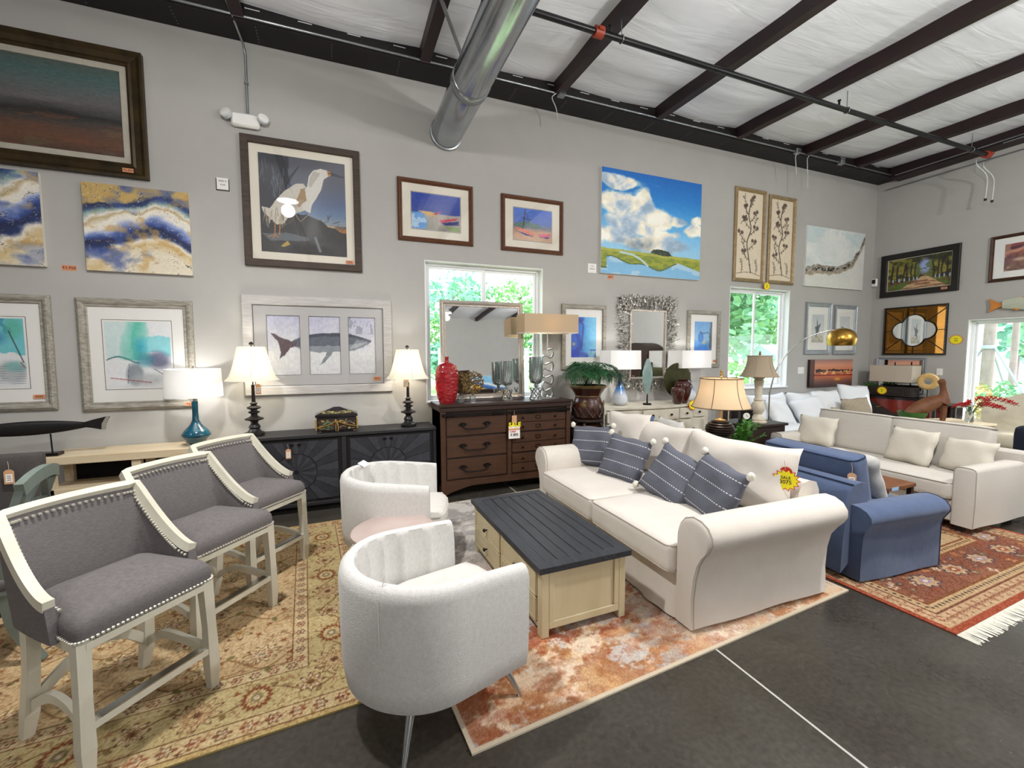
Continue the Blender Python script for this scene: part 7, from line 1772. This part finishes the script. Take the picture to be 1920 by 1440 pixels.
for i in range(9):
    a = -1.2 + i * .28 + r.uniform(-.2, .2); ex, ey, ez = .42 * math.cos(a), -.42 * math.sin(a) * .8 - .1, .18 + r.uniform(0, .14); st = bez([(0, 0, .1), (ex * .4, ey * .4, ez + .05), (ex, ey, ez)], 6); m = B(); m.tube(st, .004, 4); m.build('stem', 'flower_leaf', t)
    m = B()
    for j in range(5, len(st)):
        for q in range(6):
            b = 2 * math.pi * q / 6; d = Vector((math.cos(b) * .04, math.sin(b) * .03, .03 * math.sin(b * 2) + .012)); m.add([st[j], st[j] + d * .6 + Vector((0, .01, .006)), st[j] + d, st[j] + d * .6 - Vector((0, .01, -.006))], [(0, 1, 2, 3)])
    m.build('petals', 'petal_red', t)
# cream high-back settee by the window, navy chair at the picture edge
t = thing('cream_settee', 'cream high-back settee with a camel back by the end wall window', 'settee', (9.2, 3.0, 0), rad(-90)); W = .62
def camel(u): return .98 + .18 * math.exp(-((u - .5) / .22) ** 2)
n = 24; P = [(-W, .35)] + [(-W + 2 * W * i / n, camel(i / n)) for i in range(n + 1)] + [(W, .35)]
B().prism(P, .26, .36, 'y').build('back', 'cream_fabric', t); B().rbox(2 * W - .06, .62, .2, .06, c=(0, -.02, .42), crown=.03).build('seat_cushion', 'cream_fabric', t, smooth=180, weld=True); B().box(-W, W, -.32, .30, .08, .33, .02).build('base', 'cream_fabric', t)
for s in (-1, 1):
    B().rbox(.14, .62, .42, .06, c=(s * (W + .03), 0, .44)).build('arm', 'cream_fabric', t, smooth=180, weld=True)
    for y in (-.28, .26): B().box(s * (W - .05) - .025, s * (W - .05) + .025, y - .025, y + .025, 0, .08).build('foot', 'wood_dark', t)
t = thing('navy_armchair', 'dark navy armchair cut off by the right picture edge', 'armchair', (7.68, 1.95, 0), rad(90)); W = .42
B().rbox(2 * W, .72, .26, .05, c=(0, 0, .27)).build('seat', 'navy_fabric', t, smooth=180, weld=True); B().rbox(2 * W + .24, .2, .72, .07, c=(0, .38, .50)).build('back', 'navy_fabric', t, smooth=180, weld=True)
for s in (-1, 1): B().rbox(.18, .82, .52, .07, c=(s * (W + .05), 0, .40)).build('arm', 'navy_fabric', t, smooth=180, weld=True)
for x in (-.4, .4):
    for y in (-.3, .36): B().box(x - .03, x + .03, y - .03, y + .03, 0, .15).build('foot', 'wood_dark', t)
# ---- what the mirrors show: things behind the viewer
t = thing('dark_armoire', 'tall dark armoire with an arched top seen in the twig mirror', 'armoire', (9.45, -1.15, 0), rad(-90)); P = [(-.7, .1), (.7, .1), (.7, 1.75)] + [(.7 * math.cos(a), 1.75 + .3 * math.sin(a)) for a in [math.pi * k / 16 for k in range(1, 16)]] + [(-.7, 1.75)]
B().prism(P, -.3, .33, 'y').build('body', 'wood_dark', t); B().box(-.74, .74, -.34, .34, 0, .1, .006).build('plinth', 'wood_dark', t)
for s in (-1, 1):
    d = B().box(-.66 if s < 0 else .01, -.01 if s < 0 else .66, -.325, -.3, .16, 1.7, .006).build('door', 'wood_brown_dark', t); B().lathe([(.008, 0), (.018, -.02), (.01, -.03)], (s * .05, -.325, .95), 10, axis='y').build('knob', 'antique_gold', d)
def p_bright(a):
    n = fbm(a.U * 3, a.V * 3, 4, 77); t = a.V + .35 * np.sin(a.U * 4 + 1) * .4 + .2 * (n - .5); a.ramp(t, [(0, (226, 90, 40)), (.25, (236, 150, 50)), (.38, (240, 200, 60)), (.46, (40, 80, 160)), (.55, (60, 120, 190)), (.62, (240, 240, 240)), (.72, (120, 180, 220)), (1, (150, 200, 226))]); a.rough(30, 20, 20, 4)
t = thing('bright_canvas', 'bright orange and blue abstract canvas seen in the leaning mirror', 'painting', (6.2, Y0, 1.15), math.pi); B().box(-.8, .8, -.04, -.002, 0, .95).build('stretcher', 'canvas_edge', t); A = Art(1.6, .95, .02); p_bright(A); A.mesh('painted_face', 'oil_paint', t, -.042)
t = thing('folding_screen', 'tall brown wooden screen seen in the leaning mirror', 'screen', (3.4, -3.4, 0), rad(200))
for k, (a, x) in enumerate(((25, -.3), (-25, .3))): o = B().box(-.33, .33, -.02, .02, 0, 2.05, .005).build('panel', 'wood_brown', t); o.location = (x, 0, 0); o.rotation_euler = (0, 0, rad(a))
t = thing('dark_cabinet', 'dark cabinet seen in the leaning mirror', 'cabinet', (4.6, -3.8, 0), rad(180)); B().box(-.45, .45, -.25, .25, .06, 1.35, .006).build('body', 'wood_brown_dark', t); B().box(-.5, .5, -.3, .3, 1.35, 1.42, .006).build('cornice', 'wood_brown_dark', t); B().box(-.43, .43, -.24, .24, 0, .06).build('plinth', 'wood_dark', t)
for s in (-1, 1): B().box(-.42 if s < 0 else .01, -.01 if s < 0 else .42, -.27, -.25, .1, 1.3, .005).build('door', 'wood_brown', t)
# ---------------------------------------------------------------- outdoors, through the windows
mat('lawn', '9fc07a', .95, col2='c3cf9c', vs=1.2); mat('foliage_light', 'a9cf86', .8, col2='8ec592', vs=2.5); mat('foliage_mid', '8dbf7c', .8, col2='9ccdb6', vs=2.5); mat('foliage_dark', '7cb894', .8, col2='9accbc', vs=2.5)
mat('bark_grey', 'a99c98', .9, col2='8b7d78', vs=8, stretch=(1, 1, .3), bump=.01); mat('fence_blue', 'b6d0d6', .7); mat('pole_white', 'a9b2bd', .6); mat('pavement_pale', 'e2ded8', .9); mat('shrub_rust', 'd3a884', .85, col2='b9bf7a', vs=3); mat('shed_white', 'e4e4e2', .8)
for i, m_ in enumerate(('foliage_light', 'foliage_mid', 'foliage_dark')):
    b_ = MATS[m_].node_tree.nodes['Principled BSDF']; b_.inputs['Specular IOR Level'].default_value = .1
_g = B(); _g.box(-60, 90, D + WT, 90, -.3, -.2); _g.box(XB + WT, 90, -60, D + WT, -.3, -.2)
struct(_g.build('ground_outside', 'lawn'), 'sunlit lawn outside the windows')
def tree(label, x, y, h, r, mt, seed, trunk=.12, crown0=.3, n=900, cat='tree', group='trees outside the windows', leaf=.15):
    t = thing('leafy_tree' if h > 2 else 'garden_shrub', label, cat, (x, y, -.2), 0, group); q = random.Random(seed)
    if trunk: B().tube([(0, 0, 0), (q.uniform(-.1, .1), 0, h * .4), (q.uniform(-.2, .2), 0, h * .85)], [trunk, trunk * .8, trunk * .3], 8).build('trunk', 'bark_grey', t, smooth=60)
    m = B(); cl = [(q.uniform(-.6, .6) * r, q.uniform(-.6, .6) * r, h * q.uniform(crown0 + .1, .9), r * q.uniform(.35, .6)) for _ in range(9)]
    for k in range(n):
        cx, cy, cz, cr = q.choice(cl); v = Vector((q.gauss(0, 1), q.gauss(0, 1), q.gauss(0, .8))).normalized() * cr * q.uniform(.6, 1.05); p = Vector((cx, cy, cz)) + v
        if p.z < h * .03: continue
        u = Vector((q.uniform(-1, 1), q.uniform(-1, 1), q.uniform(-.6, .6))).normalized(); w = u.cross(Vector((q.uniform(-1, 1), q.uniform(-1, 1), q.uniform(-1, 1)))).normalized(); s = leaf * q.uniform(.6, 1.3)
        m.add([p - u * s, p + w * s * .6, p + u * s, p - w * s * .6], [(0, 1, 2, 3)])
    m.build('crown', mt, t); return t
r_ = random.Random(12)
for i, lab in enumerate(('leftmost pale tree in the row beyond the first window', 'second blue-green tree in the row beyond the first window', 'third bright tree in the row beyond the first window', 'fourth pale tree in the row beyond the first window', 'rightmost blue-green tree in the row beyond the first window')): tree(lab, 3.4 + i * 2.0 + r_.uniform(-.4, .4), 22 + r_.uniform(-2, 3), 5.6 + r_.uniform(-.8, 1.0), 2.1, ['foliage_light', 'foliage_dark', 'foliage_mid'][i % 3], 30 + i, .14, .08, 2000)
for i, (x, y, h) in enumerate(((11.0, 11.5, 6.5), (13.2, 12.5, 7.5), (15.6, 13.0, 7.0), (17.8, 15.0, 8.0))): tree(['bushy bright tree close outside the second window', 'tall full tree outside the second window', 'leafy green tree beyond the second window', 'large tree farthest beyond the second window'][i], x, y, h, 2.3, ['foliage_light', 'foliage_mid', 'foliage_light', 'foliage_dark'][i], 60 + i, .16, .22, 1500, leaf=.2)
tree('low bright shrub outside the second window', 9.6, 8.4, 1.9, .6, 'foliage_light', 70, 0, 0, 500, 'shrub', leaf=.1)
def fence(label, xa, xb, y, h):
    t = thing('picket_fence', label, 'fence', (xa, y, -.2)); L = xb - xa
    for z in (.25, h - .15): B().box(0, L, .02, .06, z, z + .07).build('rail', 'fence_blue', t)
    k = int(L / .32); me = B().box(-.05, .05, -.02, .02, .05, h).build('picket', 'fence_blue', t)
    for i in range(1, k + 1):
        o = me.copy(); COL.objects.link(o); o.location = (i * L / k, 0, 0)
fence('pale blue fence seen through the first window', 1.6, 7.5, 10.5, 2.05); fence('pale blue fence seen through the second window', 9.8, 16.5, 9.8, 1.6)
t = thing('white_shed', 'small white garden shed beyond the second window', 'shed', (14.6, 10.9, -.2)); B().box(-.9, .9, -.7, .7, 0, 1.7).build('wall', 'shed_white', t); B().add([(-1.05, -.85, 1.7), (1.05, -.85, 1.7), (1.05, .85, 1.7), (-1.05, .85, 1.7), (-1.05, 0, 2.2), (1.05, 0, 2.2)], [(0, 1, 5, 4), (2, 3, 4, 5), (0, 4, 3), (1, 2, 5), (0, 3, 2, 1)]).build('roof', 'fence_blue', t); B().box(-.35, .35, -.72, -.7, .1, 1.5).build('door', 'pole_white', t)
# through the end window: pines propped with poles, shrubs, pale drive
struct(B().box(20, 60, -30, 40, -.2, -.17).build('drive_outside', 'pavement_pale'), 'pale drive beyond the end window')
for i, (x, y, r0, lab) in enumerate(((18.5, 7.6, .09, 'pine trunk nearest the corner seen through the end window'), (16.6, 6.3, .12, 'thick propped pine trunk seen through the end window'), (22.0, 7.7, .09, 'pale far pine trunk seen through the end window'), (19.5, 6.2, .10, 'leaning pine trunk near the picture edge'))):
    t = thing('pine_tree', lab, 'tree', (x, y, -.2), 0, 'pines outside the end window'); B().tube([(0, 0, 0), (.05, -.05 * (i == 3) * 6, 4), (.0, -.05 * (i == 3) * 14, 9)], [r0 * 1.15, r0, r0 * .7], 12).build('trunk', 'bark_grey', t, smooth=60)
    m = B(); q = random.Random(i)
    for k in range(400):
        p = Vector((q.gauss(0, .9), q.gauss(0, .9), q.uniform(6.2, 9.6))); u = Vector((q.uniform(-1, 1), q.uniform(-1, 1), q.uniform(-.5, .5))).normalized(); w = Vector((0, 0, 1)).cross(u).normalized(); m.add([p - u * .3, p + w * .1, p + u * .3, p - w * .1], [(0, 1, 2, 3)])
    m.build('crown', 'foliage_mid', t)
t = thing('tree_brace', 'white bracing poles propping the thick pine', 'tree brace', (16.6, 6.3, -.2))
for dx, dy in ((.2, 1.1), (-.2, -1.2), (1.2, -.2)): B().tube([(dx, dy, 0), (dx * .08, dy * .08, 2.1)], .028, 8).build('pole', 'pole_white', t, smooth=60)
B().lathe([(.13, 2.0), (.14, 2.02), (.14, 2.08), (.13, 2.1)], n=16, cap=False).build('collar', 'pole_white', t)
for i, lab in enumerate(('low green shrub nearest the corner outside the end window', 'low rusty shrub second from the corner outside the end window', 'low green shrub in the middle of the bed outside the end window', 'low rusty shrub fourth from the corner outside the end window', 'low green shrub farthest from the corner outside the end window')): tree(lab, 13.2 + (i % 3) * .9, 6.6 - i * .65, .8 + .2 * (i % 3), .65, 'shrub_rust' if i % 2 else ['foliage_light', 'foliage_mid', 'foliage_dark'][i // 2], 90 + i, 0, 0, 520, 'shrub', 'shrubs outside the end window', .08)
for i, lab in enumerate(('far green tree beyond the drive nearest the corner', 'far blue-green tree beyond the drive in the middle', 'far green tree beyond the drive at the picture edge')): tree(lab, 31 + (i % 2) * 3, 15 - i * 3.2, 4.6 + (i % 3), 2.6, ['foliage_mid', 'foliage_dark'][i % 2], 110 + i, .15, .05, 900, leaf=.3)
